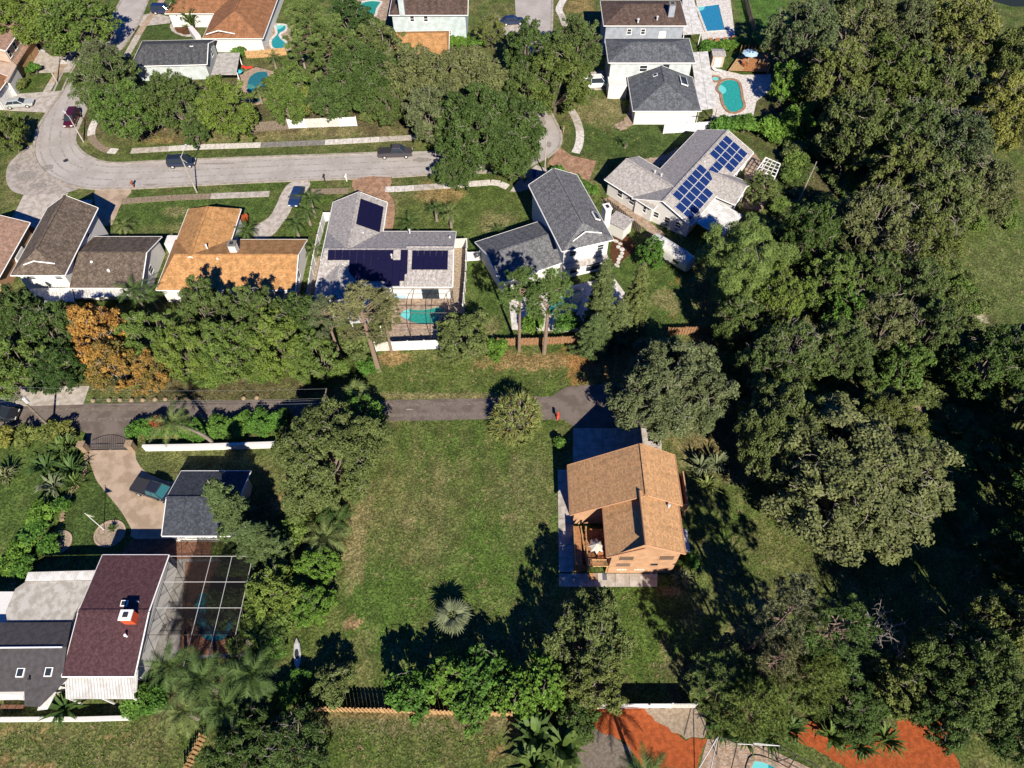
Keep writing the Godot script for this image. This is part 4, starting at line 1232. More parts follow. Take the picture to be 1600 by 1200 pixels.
func top_houses() -> void:
	var r := thing("slate_roof_house", "low white house with dark slate hip roof beside the teal pool", "house", Vector3(26.5, 0, -113))
	pitched(r, Vector2(26.5, -118.4), Vector2(26.5, -108.3), 5.2, 5.9, 3.0, 5.7, 3.0, "stucco_white", "roof_slate", 0.0, 5.0)
	skylight(r, Vector3(30.17, 4.1, -115.34), 1.4, 2.4, Basis(Vector3(0, 0, 1), deg_to_rad(-20)))
	skylight(r, Vector3(25.24, 4.6, -116.3), 0.8, 0.8, Basis(Vector3(0, 0, 1), deg_to_rad(20)))
	vent(r, Vector3(23.9, 3.6, -110.94), 0.16)
	vent(r, Vector3(29, 3.7, -111.17), 0.16)
	ribbed("patio_roof", r, Vector3(33.23, 3, -126.43), Vector3(36.61, 2.8, -127.21), Vector3(35.37, 2.8, -109.54), Vector3(32.07, 3, -108.51), 1, "roof_white")
	posts(r, [xz(Vector3(35.1, 2.8, -109.91)), xz(Vector3(32.33, 2.8, -109.17)), xz(Vector3(35.75, 2.8, -118.83))], 2.75, 0.06, "metal_pale")
	var st := st_new()
	for k in 4:
		box(st, Vector3(32.12, 1.3, -109.36) + Vector3(k * 1.1, 0, 0), Vector3(0.07, 2.6, 0.07))
	box(st, Vector3(31.61, 2.5, -107.6) + Vector3(1.65, 0, 0), Vector3(3.4, 0.08, 0.08))
	wput("screen_frame", st, M["metal_bronze"], r)
	r = thing("grey_two_storey_house", "pale two-storey house with slate hip roof behind the low slate-roofed house", "house", Vector3(24.8, 0, -122.5))
	pitched(r, Vector2(17.1, -122.6), Vector2(32.4, -122.6), 7.1, 4.0, 5.6, 3.9, 5.6, "siding_pale", "roof_slate", 4.0, 4.0)
	window(r, Vector3(23.5, 4.2, -119.15), Vector2(0, 1), 1.4, 1.2, 1)
	window(r, Vector3(27.5, 4.6, -119.15), Vector2(0, 1), 1.0, 0.6, 0, "metal_dark")
	st = st_new()
	prism(st, v2([17.3, -119.2, 20.6, -119.2, 20.6, -116.4, 17.3, -116.4]), -0.05, 2.6)
	wput("porch", st, M["stucco_white"], r)
	r = thing("umber_roof_house", "grey-blue two-storey house with dark umber hip roof and square chimney", "house", Vector3(24.8, 0, -134.5))
	pitched(r, Vector2(17.1, -134.8), Vector2(32.5, -134.8), 7.6, 4.6, 6.0, 4.5, 6.0, "siding_grey", "roof_umber", 4.2, 4.2)
	chimney(r, Vector3(29.62, 6.2, -132.62), Vector3(1.1, 2.6, 1.1), "siding_grey", "concrete_grey")
	for w in [[22.0, 4.6], [24.6, 4.6]]:
		window(r, Vector3(w[0], w[1], -130.75), Vector2(0, 1), 0.8, 1.0)
	window(r, Vector3(25.6, 2.6, -130.75), Vector2(0, 1), 1.6, 1.4, 0, "metal_dark")
	door(r, Vector3(28.3, 2.2, -130.75), Vector2(0, 1), 1.3, 2.4, "trim")
	vent(r, Vector3(23.34, 6.7, -130.54), 0.18)
	vent(r, Vector3(26.96, 6.8, -131.25), 0.16)
	ribbed("patio_roof", r, Vector3(34.73, 3, -148.67), Vector3(36.87, 2.9, -148.88), Vector3(36.54, 2.7, -133.63), Vector3(32.65, 3, -132.63), 1, "roof_white")
	posts(r, [xz(Vector3(36.33, 2.7, -133.86)), xz(Vector3(33.05, 2.8, -133.45))], 2.7, 0.06, "trim")
	r = thing("pale_blue_house", "pale blue two-storey house with brown roof at the top edge", "house", Vector3(-16, 0, -138))
	pitched(r, Vector2(-23.2, -139.5), Vector2(-8.4, -139.5), 8.0, 5.4, 6.0, 5.4, 6.0, "siding_blue", "roof_umber", 3.0, 0.0)
	chimney(r, Vector3(-20.69, 6, -134.39), Vector3(1.0, 3.2, 1.0), "siding_blue", "trim")
	for w in [[-19.0, 5.0, 0.8, 1.0], [-16.4, 5.0, 0.8, 1.0], [-16.6, 2.1, 0.9, 0.9], [-12.2, 2.3, 0.9, 0.8]]:
		window(r, Vector3(w[0], w[1], -134.55), Vector2(0, 1), w[2], w[3], 1)
	door(r, Vector3(-14.6, 0.05, -134.55), Vector2(0, 1), 1.2, 2.1, "trim")
	r = thing("hidden_orange_house", "orange-tiled roof showing between the trees", "house", Vector3(-18, 0, -127))
	pitched(r, Vector2(-25.0, -130.6), Vector2(-12.0, -131.0), 4.2, 3.0, 3.0, 6.5, 2.6, "stucco_white", "roof_orange", 0.4, 0.4)
	r = thing("charcoal_roof_house", "white house with charcoal hip roof behind the street oaks", "house", Vector3(-62.5, 0, -125.5))
	pitched(r, Vector2(-69.6, -125.6), Vector2(-55.9, -126.2), 4.9, 4.4, 3.2, 4.0, 3.2, "siding_pale", "roof_charcoal", 2.0, 0.0)
	window(r, Vector3(-56.4, 2.2, -124.6), Vector2(1, 0), 0.9, 1.1)
	window(r, Vector3(-56.4, 2.2, -127.6), Vector2(1, 0), 0.9, 1.1)
	skylight(r, Vector3(-58.79, 4.6, -125.79), 0.6, 0.6, Basis.IDENTITY)
	st = st_new()
	slab(st, [Vector3(-54.76, 2.8, -126.56), Vector3(-50.89, 2.6, -127.12), Vector3(-50.02, 2.6, -119.97), Vector3(-54.4, 2.8, -119.64)], 0.14)
	wput("porch_roof", st, M["roof_flat"], r)
	posts(r, [xz(Vector3(-50.04, 2.6, -120.58)), xz(Vector3(-50.99, 2.6, -126.47))], 2.55, 0.07, "trim")
	r = thing("rust_roof_house", "sprawling house with rust-orange tile hip roof and white flat annex", "house", Vector3(-56, 0, -137))
	pitched(r, Vector2(-53.0, -155), Vector2(-53.0, -131.3), 5.6, 5.6, 3.0, 5.8, 3.0, "stucco_white", "roof_rust", 0.0, 5.2)
	pitched(r, Vector2(-68.5, -146.0), Vector2(-53.0, -146.0), 5.2, 5.6, 3.0, 5.6, 3.0, "stucco_white", "roof_rust", 5.0, 0.0)
	st = st_new()
	for q in [[Vector3(-57.98, 3.6, -131.54), Vector3(-55.38, 4.4, -131.44)], [Vector3(-55.38, 4.4, -131.44), Vector3(-52.57, 3.6, -131.77)]]:
		tube(st, q[0], q[1], 0.1, 0.1, 4)
	wput("gable_trim", st, M["trim"], r)
	st = st_new()
	slab(st, [Vector3(-52.91, 3.2, -147.23), Vector3(-48.24, 3.2, -147.23), Vector3(-48.04, 3.2, -140.25), Vector3(-49.55, 3.2, -140.25), Vector3(-49.57, 3.2, -136.66), Vector3(-51.98, 3.2, -136.9)], 0.2)
	wput("flat_roof", st, M["roof_flat"], r)
	st = st_new()
	prism(st, v2([-52.55, -146.72, -48.4, -146.72, -48.39, -140.73, -49.9, -140.73, -49.96, -137.37, -51.88, -137.61]), -0.05, 2.98)
	wput("wall", st, M["stucco_pink"], r)
	st = st_new()
	prism(st, v2([-63.85, -137.85, -63.09, -138.32, -60.56, -134.81, -61.33, -133.89]), -0.05, 1.7)
	wput("garden_wall", st, M["stucco_white"], r)

func garage_and_compound() -> void:
	var r := thing("navy_roof_garage", "garage with dark blue-grey shingle gable roof at the end of the tan driveway", "garage", Vector3(-34.3, 0, -35))
	pitched(r, Vector2(-38.3, -34.9), Vector2(-30.3, -34.9), 4.2, 4.05, 2.8, 3.85, 2.8, "stucco_white", "roof_navy")
	door(r, Vector3(-37.85, 0.0, -33.0), Vector2(-1, 0), 3.0, 2.2, "trim")
	for x in [-36.9, -34.4]:
		window(r, Vector3(x, 1.5, -31.5), Vector2(0, 1), 1.2, 0.7, 0)
	var st := st_new()
	box(st, Vector3(-33.6, 1.2, -31.1), Vector3(6.6, 0.08, 0.1))
	for k in 6:
		tube(st, Vector3(-36.6 + k * 1.2, 0, -31.1), Vector3(-36.6 + k * 1.2 + (0.7 if k % 2 else 0.0), 2.1, -31.1), 0.03, 0.03, 4)
	wput("trellis", st, M["metal_bronze"], r)
	# purple roof and its neighbours
	r = thing("purple_roof_house", "low house with maroon-purple metal roof and red chimney", "house", Vector3(-40, 0, -22))
	pitched(r, Vector2(-43.6, -22.3), Vector2(-36.6, -22.3), 4.3, 6.2, 3.55, 5.95, 3.4, "stucco_white", "roof_purple", 0, 0, "trim", 0.3)
	st = st_new()
	box(st, Vector3(-38.06, 4.75, -21.53), Vector3(1.15, 1.5, 0.95))
	var ch := wput("chimney", st, M["red_orange"], r)
	st = st_new()
	box(st, Vector3(-38.06, 4.75, -21.53) + Vector3(0, 0.8, 0), Vector3(1.25, 0.14, 1.05))
	put("cap", st, M["trim"], ch)
	st = st_new()
	box(st, Vector3(-38.06, 4.75, -21.53) + Vector3(0, 0.9, 0), Vector3(0.5, 0.1, 0.45))
	put("flue", st, M["metal_dark"], ch)
	skylight(r, Vector3(-39.25, 4.2, -23.11), 0.7, 0.6, Basis(Vector3(1, 0, 0), deg_to_rad(7)))
	vent(r, Vector3(-38.15, 4, -19.93), 0.1, "trim")
	vent(r, Vector3(-37.91, 4.1, -23.27), 0.08, "metal_pale")
	ribbed("porch_roof", r, Vector3(-43.51, 3, -16.31), Vector3(-37.07, 3, -16.43), Vector3(-36.32, 2.6, -14.42), Vector3(-42.91, 2.6, -14.42), 22, "roof_white")
	ribbed("side_roof", r, Vector3(-36.98, 3.2, -16.62), Vector3(-36.52, 3.1, -17), Vector3(-36.19, 2.8, -15.07), Vector3(-36.54, 2.9, -14.76), 3, "roof_white")
	posts(r, [xz(Vector3(-42.68, 2.6, -14.48)), xz(Vector3(-39.42, 2.6, -14.48)), xz(Vector3(-36.54, 2.6, -14.53))], 2.5, 0.07, "trim")
	r = thing("grey_roof_annex", "annex with dark grey low-pitched roof, two skylights and pale flat roof", "house", Vector3(-47, 0, -19))
	st = st_new()
	slab(st, [Vector3(-51.66, 3.2, -24.97), Vector3(-50.89, 3.2, -25.72), Vector3(-43.83, 3.2, -25.86), Vector3(-44.62, 3.2, -22.58), Vector3(-44.56, 3.2, -21.68), Vector3(-51.15, 3.2, -21.61), Vector3(-51.71, 3.2, -22.65)], 0.2)
	wput("flat_roof", st, M["roof_flat"], r)
	ribbed("ribbed_roof", r, Vector3(-50.92, 3.35, -26.7), Vector3(-43.58, 3.35, -26.91), Vector3(-43.73, 3.3, -25.89), Vector3(-50.91, 3.3, -25.75), 28, "roof_white")
	var rW := Vector3(-52.61, 4.2, -18.77)
	var rE := Vector3(-43.61, 4.2, -18.83)
	st = st_new()
	slab(st, [rW, rE, Vector3(-44.43, 3.45, -21.47), Vector3(-54.22, 3.45, -21.41)], 0.16)
	wput("roof", st, M["roof_dark"], r)
	st = st_new()
	slab(st, [rW, rE, Vector3(-43.52, 3.3, -16.25), Vector3(-43.11, 3.25, -16.08), Vector3(-45.23, 2.6, -13.73), Vector3(-46.66, 2.6, -13.79), Vector3(-46.96, 2.95, -15.04), Vector3(-51.74, 2.95, -14.98)], 0.16)
	wput("roof", st, M["roof_dark"], r)
	st = st_new()
	tube(st, rW + Vector3(0, 0.06, 0), rE + Vector3(-0.4, 0.06, 0), 0.09, 0.09, 4)
	wput("ridge_cap", st, M["trim"], r)
	skylight(r, Vector3(-47.61, 3.45, -16.62), 0.75, 0.85, Basis(Vector3(1, 0, 0), deg_to_rad(12)))
	skylight(r, Vector3(-44.9, 3.45, -16.68), 0.75, 0.85, Basis(Vector3(1, 0, 0), deg_to_rad(12)))
	vent(r, Vector3(-46.59, 3.2, -16.03), 0.07, "metal_dark")
	st = st_new()
	prism(st, v2([-56, -24.9, -43.9, -24.9, -43.9, -16.6, -46.2, -14.6, -56, -15.4]), -0.05, 2.55)
	wput("wall", st, M["stucco_white"], r)
	st = st_new()
	slab(st, [Vector3(-51.41, 2.5, -15.02), Vector3(-47.35, 2.5, -15.07), Vector3(-47.11, 2.45, -14.39), Vector3(-51.15, 2.45, -14.33)], 0.08)
	wput("sunshade", st, M["stucco_white"], r)
	ribbed("porch_roof", r, Vector3(-45.34, 2.6, -15), Vector3(-44.07, 2.6, -15.05), Vector3(-44.53, 2.3, -13.56), Vector3(-45.47, 2.3, -13.45), 4, "roof_white")
	st = st_new()
	for k in 3:
		box(st, Vector3(-50.37, 0.25, -14.23) + Vector3(0.4 + k * 0.75, -0.02 * k, 0.1), Vector3(0.7, 0.5, 0.35))
	wput("terrace_steps", st, M["brick_patio"], r)
	# screen cage over the dark pool
	var c := thing("screen_cage", "large screen enclosure with thin metal beams beside the purple roof", "screen enclosure", Vector3(-32, 0, -22))
	var X := [-36.4, -34.2, -32.0, -29.8, -27.6]
	var Z := [-28.4, -25.6, -22.9, -20.2, -17.2]
	var hh := 3.5
	var k := 0
	var beams := []
	for i in X.size():
		for j in 4:
			if j == 3 and i == 4:
				continue
			beams.append([Vector3(X[i], hh, Z[j]), Vector3(X[i], hh, Z[j + 1]), "metal_pale" if i > 1 else "metal_bronze"])
		beams.append([Vector3(X[i], hh, Z[0]), Vector3(X[i], 0, Z[0]), "metal_bronze"])
	for j in Z.size():
		for i in 4:
			beams.append([Vector3(X[i], hh, Z[j]), Vector3(X[i + 1], hh, Z[j]), "metal_pale" if j < 3 else "metal_bronze"])
		beams.append([Vector3(X[4], hh, Z[j]), Vector3(X[4] + 0.2, 0, Z[j]), "metal_bronze"])
	for j in 4:
		beams.append([Vector3(X[4], hh, Z[j]), Vector3(X[4] + 0.2, 0, Z[j + 1]), "metal_bronze"])
		beams.append([Vector3(X[0], hh, Z[j]), Vector3(X[1], hh, Z[j + 1]), "metal_bronze"])
		if j % 2 == 0:
			beams.append([Vector3(X[1], hh, Z[j]), Vector3(X[0], hh, Z[j + 1]), "metal_bronze"])
	for b in beams:
		st = st_new()
		tube(st, b[0], b[1], 0.029, 0.029, 4)
		wput("beam", st, M[b[2]], c)
	for j in 4:
		for i in range(1, 4):
			if j == 3:
				continue
			st = st_new()
			slab(st, [Vector3(X[i] + 0.06, hh + 0.02, Z[j] + 0.06), Vector3(X[i + 1] - 0.06, hh + 0.02, Z[j] + 0.06), Vector3(X[i + 1] - 0.06, hh + 0.02, Z[j + 1] - 0.06), Vector3(X[i] + 0.06, hh + 0.02, Z[j + 1] - 0.06)], 0.004)
			wput("screen_panel", st, M["screen"], c)
	# second cage cut by the bottom edge
	c = thing("edge_screen_cage", "screen enclosure cut by the bottom edge beside orange mulch", "screen enclosure", Vector3(23.63, 0, -8.83))
	for e in [[Vector3(17.18, 0, -8.19), Vector3(19.18, 3, -11.12)], [Vector3(19.18, 3, -11.12), Vector3(20.85, 3, -10.48)], [Vector3(20.85, 3, -10.48), Vector3(19.68, 3, -7.87)], [Vector3(19.18, 3, -11.12), Vector3(17.83, 3, -7.87)], [Vector3(24.72, 3, -10.32), Vector3(28.45, 3, -8.23)], [Vector3(21.94, 3, -10.58), Vector3(27.21, 3, -7.87)], [Vector3(24.72, 3, -10.32), Vector3(21.94, 3, -10.58)], [Vector3(19.18, 3, -11.12), Vector3(19.57, 0, -9.92)], [Vector3(24.72, 3, -10.32), Vector3(25.26, 0, -9.37)], [Vector3(20.85, 3, -10.48), Vector3(24.72, 3, -10.32)], [Vector3(26.14, 3, -9.52), Vector3(25.26, 0, -9.37)], [Vector3(26.14, 3, -9.52), Vector3(24.6, 3, -7.87)]]:
		st = st_new()
		tube(st, e[0], e[1], 0.05, 0.05, 4)
		wput("beam", st, M["metal_pale" if k % 3 == 0 else "metal_bronze"], c)
		k += 1

# ---------------------------------------------------------------- plants
class Leaves:
	var v := PackedVector3Array()
	var n := PackedVector3Array()
	var c := PackedColorArray()
	var ix := PackedInt32Array()
	func leaf(p: Vector3, nn: Vector3, t: Vector3, l: float, w: float, col: Color) -> void:
		var s := nn.cross(t) * (w * 0.5)
		var h := t * (l * 0.5)
		var k := v.size()
		v.push_back(p - h)
		v.push_back(p + s + h * 0.15)
		v.push_back(p + h)
		v.push_back(p - s + h * 0.15)
		for i in 4:
			n.push_back(nn)
			c.push_back(col)
		ix.append_array(PackedInt32Array([k, k + 1, k + 2, k, k + 2, k + 3]))
	func blade(a: Vector3, b: Vector3, side: Vector3, col: Color) -> void:
		var k := v.size()
		var nn := (b - a).cross(side).normalized()
		if nn.y < 0:
			nn = -nn
			side = -side
		v.push_back(a - side)
		v.push_back(a + side)
		v.push_back(b)
		for i in 3:
			n.push_back(nn)
			c.push_back(col)
		ix.append_array(PackedInt32Array([k, k + 1, k + 2]))
	func mesh() -> ArrayMesh:
		var arr := []
		arr.resize(Mesh.ARRAY_MAX)
		arr[Mesh.ARRAY_VERTEX] = v
		arr[Mesh.ARRAY_NORMAL] = n
		arr[Mesh.ARRAY_COLOR] = c
		arr[Mesh.ARRAY_INDEX] = ix
		var m := ArrayMesh.new()
		m.add_surface_from_arrays(Mesh.PRIMITIVE_TRIANGLES, arr)
		return m

var KIND := {}
var FROND := {}

func rdir() -> Vector3:
	var z := rng.randf_range(-1, 1)
	var t := rng.randf() * TAU
	var r := sqrt(1 - z * z)
	return Vector3(r * cos(t), z, r * sin(t))

# foliage colour in three shades, so that neighbours of a kind differ
func leafmat(key: String, c: Color) -> void:
	for k in 3:
		var m := StandardMaterial3D.new()
		m.resource_name = key
		var l := c.srgb_to_linear()
		var f: Array = [[1.0, 1.0, 1.0], [0.80, 0.90, 0.86], [1.18, 1.10, 0.95]][k]
		m.albedo_color = lin(minf(1.0, l.r * f[0]), minf(1.0, l.g * f[1]), minf(1.0, l.b * f[2]))
		m.vertex_color_use_as_albedo = true
		m.roughness = 0.62
		m.metallic_specular = 0.3
		M[key + ["", "_cool", "_warm"][k]] = m

# a ball of leaves that face mostly outwards and up
func puff(L: Leaves, c: Vector3, r: float, len: float, wid: float, cover: float, tint: Color, spread := 0.30) -> void:
	var count := int(4.0 * PI * r * r * cover / (len * wid * 0.5))
	for i in count:
		var d := rdir()
		if d.y < -0.35:
			d.y = -d.y
		var p := c + d * r * rng.randf_range(0.55, 1.08)
		var nn := (d * 0.7 + Vector3(0, 0.45, 0) + rdir() * 0.75).normalized()
		var t := nn.cross(rdir()).normalized()
		var k := 1.0 - spread * rng.randf()
		L.leaf(p, nn, t, len * rng.randf_range(0.7, 1.25), wid * rng.randf_range(0.7, 1.2), Color(tint.r * k, tint.g * k, tint.b * k))

func limb(st: SurfaceTool, a: Vector3, b: Vector3, r0: float, r1: float, bend: float, n := 4) -> void:
	var side := rdir() * bend
	var p := a
	for i in n:
		var t := float(i + 1) / n
		var q := a.lerp(b, t) + side * sin(t * PI) + rdir() * bend * 0.15
		tube(st, p, q, lerpf(r0, r1, float(i) / n), lerpf(r0, r1, t), 5, false)
		p = q

func tint_of(lo: Color, hi: Color) -> Color:
	return lo.lerp(hi, rng.randf())

# broad crown of many clumps. R crown radius, T total height, B height of the lowest clumps
func broadleaf(R: float, T: float, B: float, clumps: int, cr: float, len: float, wid: float, cover: float, lo: Color, hi: Color, twigs: int) -> Dictionary:
	var L := Leaves.new()
	var wood := st_new()
	var fork := Vector3(rng.randf_range(-0.3, 0.3), B * 0.8, rng.randf_range(-0.3, 0.3))
	var ph := rng.randf() * TAU
	var hc := T - B
	for i in clumps:
		var u := (i + 0.5) / clumps
		var a := i * 2.39996 + rng.randf_range(-0.35, 0.35)
		var lobe := 0.88 + 0.12 * sin(a * 3.0 + ph) + 0.10 * sin(a * 5.0 + ph * 2.0)
		var cz := 1.0 - u * 1.55
		var rho := sqrt(maxf(0.0, 1.0 - cz * cz)) * R * 0.94 * lobe * rng.randf_range(0.70, 1.06)
		var y := B + hc * 0.36 + (cz * (hc * 0.64 - cr * 0.6) * rng.randf_range(0.58, 1.10) if cz > 0 else cz * hc * 0.5)
		var c := Vector3(cos(a) * rho, y, sin(a) * rho)
		var r := cr * rng.randf_range(0.65, 1.25)
		var tint := tint_of(lo, hi)
		var subs := 6
		for k in subs:
			var d := rdir()
			d.y = absf(d.y) * 0.7 if k < 4 else d.y
			var t2 := tint.lerp(tint_of(lo, hi), 0.4)
			puff(L, c + d * r * 0.75, r * rng.randf_range(0.38, 0.62), len, wid, cover, t2)
		if i % 3 == 0:
			limb(wood, fork, c, R * 0.022, R * 0.006, R * 0.07)
		for k in 2:
			limb(wood, c + Vector3(0, -r * 0.5, 0), c + (rdir() + Vector3(0, 0.5, 0)).normalized() * r * 1.22, 0.045, 0.012, 0.15, 2)
	var dead := st_new()
	for i in twigs:
		var a := rng.randf() * TAU
		var rho := sqrt(rng.randf()) * R * 0.85
		var q := rho / R
		var c := Vector3(cos(a) * rho, B + hc * 0.97 * sqrt(maxf(0.02, 1.0 - q * q)), sin(a) * rho)
		var d := (rdir() + Vector3(0, 0.35, 0)).normalized() * rng.randf_range(0.5, 1.2)
		limb(dead, c - d * 0.8, c + d * 0.35, 0.03, 0.012, 0.2, 4)
		limb(dead, c - d * 0.2, c + (d * 0.4 + rdir() * 0.4), 0.018, 0.008, 0.08, 2)
	var trunk := st_new()
	var rows := 4
	var p := Vector3(0, -0.1, 0)
	for i in rows:
		var t := float(i + 1) / rows
		var q := Vector3.ZERO.lerp(fork, t)
		tube(trunk, p, q, lerpf(R * 0.062, R * 0.04, float(i) / rows), lerpf(R * 0.062, R * 0.04, t), 8, false)
		p = q
	for s in [wood, dead, trunk]:
		s.generate_normals()
	return {"crown": L.mesh(), "branches": wood.commit(), "dead_twigs": dead.commit() if twigs > 0 else null, "trunk": trunk.commit(), "R": R, "T": T}

# tall pine: bare trunk, open limbs, round tufts of needles
func pine(R: float, T: float, B: float, tufts: int, tr: float, needle: float, lo: Color, hi: Color, round_top: bool) -> Dictionary:
	var L := Leaves.new()
	var wood := st_new()
	var trunk := st_new()
	var lean := Vector3(rng.randf_range(-0.3, 0.3), 0, rng.randf_range(-0.3, 0.3))
	tube(trunk, Vector3(0, -0.1, 0), Vector3(0, T * 0.5, 0) + lean * 0.5, 0.24, 0.18, 7, false)
	tube(trunk, Vector3(0, T * 0.5, 0) + lean * 0.5, Vector3(0, T * 0.93, 0) + lean, 0.18, 0.06, 7, false)
	for i in tufts:
		var u := (i + 0.5) / tufts
		var a := i * 2.39996 + rng.randf_range(-0.5, 0.5)
		var y := lerpf(B, T, u) + rng.randf_range(-0.4, 0.4)
		var wide := sqrt(maxf(0.0, 1.0 - pow(u, 2.2))) if round_top else (1.0 - u * 0.75) * (0.55 + 0.45 * sin(u * 9.0))
		var rho := R * wide * rng.randf_range(0.45, 1.0)
		var c := Vector3(cos(a) * rho, y, sin(a) * rho) + lean * u
		limb(wood, Vector3(0, y - 0.9, 0) + lean * u, c, 0.06, 0.025, 0.25, 3)
		var tint := tint_of(lo, hi)
		var r := tr * rng.randf_range(0.7, 1.2)
		for k in 9:
			var e := c + rdir() * Vector3(r, r * 0.6, r) * 0.7
			for j in 40:
				var d := (rdir() + Vector3(0, 0.55, 0)).normalized()
				var s := d.cross(rdir()).normalized() * 0.042
				var kk := rng.randf_range(0.65, 1.0)
				L.blade(e, e + d * needle * rng.randf_range(0.7, 1.15), s, Color(tint.r * kk, tint.g * kk, tint.b * kk))
	for s in [wood, trunk]:
		s.generate_normals()
	return {"crown": L.mesh(), "branches": wood.commit(), "trunk": trunk.commit(), "R": R, "T": T}

# pointed conifer with whorls of sprayed branches on a pale stem
func conifer(R: float, T: float, B: float, levels: int, lo: Color, hi: Color) -> Dictionary:
	var L := Leaves.new()
	var wood := st_new()
	var trunk := st_new()
	tube(trunk, Vector3(0, -0.1, 0), Vector3(0, T, 0), 0.2, 0.03, 7, false)
	for i in levels:
		var u := float(i) / levels
		var y := lerpf(B, T - 0.3, u)
		var reach := R * pow(1.0 - u * 0.93, 0.85)
		var n := 7 if u < 0.7 else 5
		for k in n:
			var a := TAU * k / n + i * 1.3 + rng.randf_range(-0.3, 0.3)
			var l := reach * rng.randf_range(0.6, 1.1)
			var d := Vector3(cos(a), -0.12 + 0.25 * u, sin(a))
			limb(wood, Vector3(0, y, 0), Vector3(0, y, 0) + d * l, 0.035, 0.012, 0.1, 2)
			var tint := tint_of(lo, hi)
			var m := int(l / 0.42) + 1
			for j in m:
				var t := (j + 0.8) / m
				puff(L, Vector3(0, y, 0) + d * l * t + rdir() * 0.12, 0.26 + 0.16 * (1.0 - t), 0.30, 0.11, 0.75, tint.lerp(tint_of(lo, hi), 0.4))
	for s in [wood, trunk]:
		s.generate_normals()
	return {"crown": L.mesh(), "branches": wood.commit(), "trunk": trunk.commit(), "R": R, "T": T}

# low bush; lx, lz stretch it into a length of hedge
func bush(R: float, T: float, lx: float, puffs: int, len: float, wid: float, lo: Color, hi: Color) -> Dictionary:
	var L := Leaves.new()
	var wood := st_new()
	for i in puffs:
		var a := rng.randf() * TAU
		var rho := sqrt(rng.randf()) * R * 0.72
		var q := rho / R
		var c := Vector3(cos(a) * rho * lx, T * 0.72 * sqrt(maxf(0.05, 1.0 - q * q)) * rng.randf_range(0.55, 1.0), sin(a) * rho)
		puff(L, c, minf(R, T) * rng.randf_range(0.22, 0.36), len, wid, 0.85, tint_of(lo, hi))
		if i % 3 == 0:
			limb(wood, Vector3(c.x * 0.3, -0.05, c.z * 0.3), c, 0.04, 0.015, 0.1, 2)
	wood.generate_normals()
	return {"crown": L.mesh(), "branches": wood.commit(), "R": R, "T": T}

# clump of long arching strap leaves
func straps(R: float, T: float, n: int, wide: float, lo: Color, hi: Color) -> Dictionary:
	var L := Leaves.new()
	for i in n:
		var a := rng.randf() * TAU
		var e := rng.randf_range(0.25, 1.25)
		var reach := R * rng.randf_range(0.7, 1.1)
		var base := Vector3(cos(a), 0, sin(a)) * R * 0.12 * rng.randf() + Vector3(0, rng.randf() * T * 0.35, 0)
		var out := Vector3(cos(a), 0, sin(a))
		var side := Vector3(-sin(a), 0, cos(a))
		var tint := tint_of(lo, hi)
		var prev := base
		var seg := 4
		for k in seg:
			var t := float(k + 1) / seg
			var p := base + out * reach * t * cos(e * (1.0 - 0.3 * t)) + Vector3(0, T * 0.85 * sin(e) * sin(t * 2.0) , 0)
			var w0 := wide * sin(PI * clampf((float(k) + 0.4) / seg, 0.12, 0.95))
			var w1 := wide * sin(PI * clampf((float(k) + 1.4) / seg, 0.0, 1.0)) if k < seg - 1 else 0.01
			var sd := side
			var nn := (p - prev).cross(sd).normalized()
			if nn.y < 0:
				nn = -nn
				sd = -sd
			var b := L.v.size()
			for q in [prev - sd * w0, prev + sd * w0, p + sd * w1, p - sd * w1]:
				L.v.push_back(q)
				L.n.push_back(nn)
				L.c.push_back(tint)
			L.ix.append_array(PackedInt32Array([b, b + 1, b + 2, b, b + 2, b + 3]))
			prev = p
	return {"crown": L.mesh(), "R": R, "T": T}

# many rosettes of stiff blades piled into a mound
func yucca(R: float, T: float, heads: int, lo: Color, hi: Color) -> Dictionary:
	var L := Leaves.new()
	var wood := st_new()
	for i in heads:
		var u := (i + 0.5) / heads
		var a := i * 2.39996
		var cz := 1.0 - u
		var rho := sqrt(maxf(0.0, 1.0 - cz * cz)) * R * 0.82
		var c := Vector3(cos(a) * rho, 0.35 + cz * (T - 0.9) * rng.randf_range(0.85, 1.05), sin(a) * rho)
		limb(wood, Vector3(c.x * 0.25, 0, c.z * 0.25), c, 0.07, 0.04, 0.1, 2)
		var out := Vector3(c.x, 0.8, c.z).normalized()
		for k in 30:
			var d := (rdir() + out * 0.8).normalized()
			var tint := tint_of(lo, hi)
			if k % 11 == 0:
				tint = Color(0.95, 0.55, 0.30)
			L.blade(c, c + d * rng.randf_range(0.45, 0.75), d.cross(rdir()).normalized() * 0.055, tint)
	wood.generate_normals()
	return {"crown": L.mesh(), "branches": wood.commit(), "R": R, "T": T}

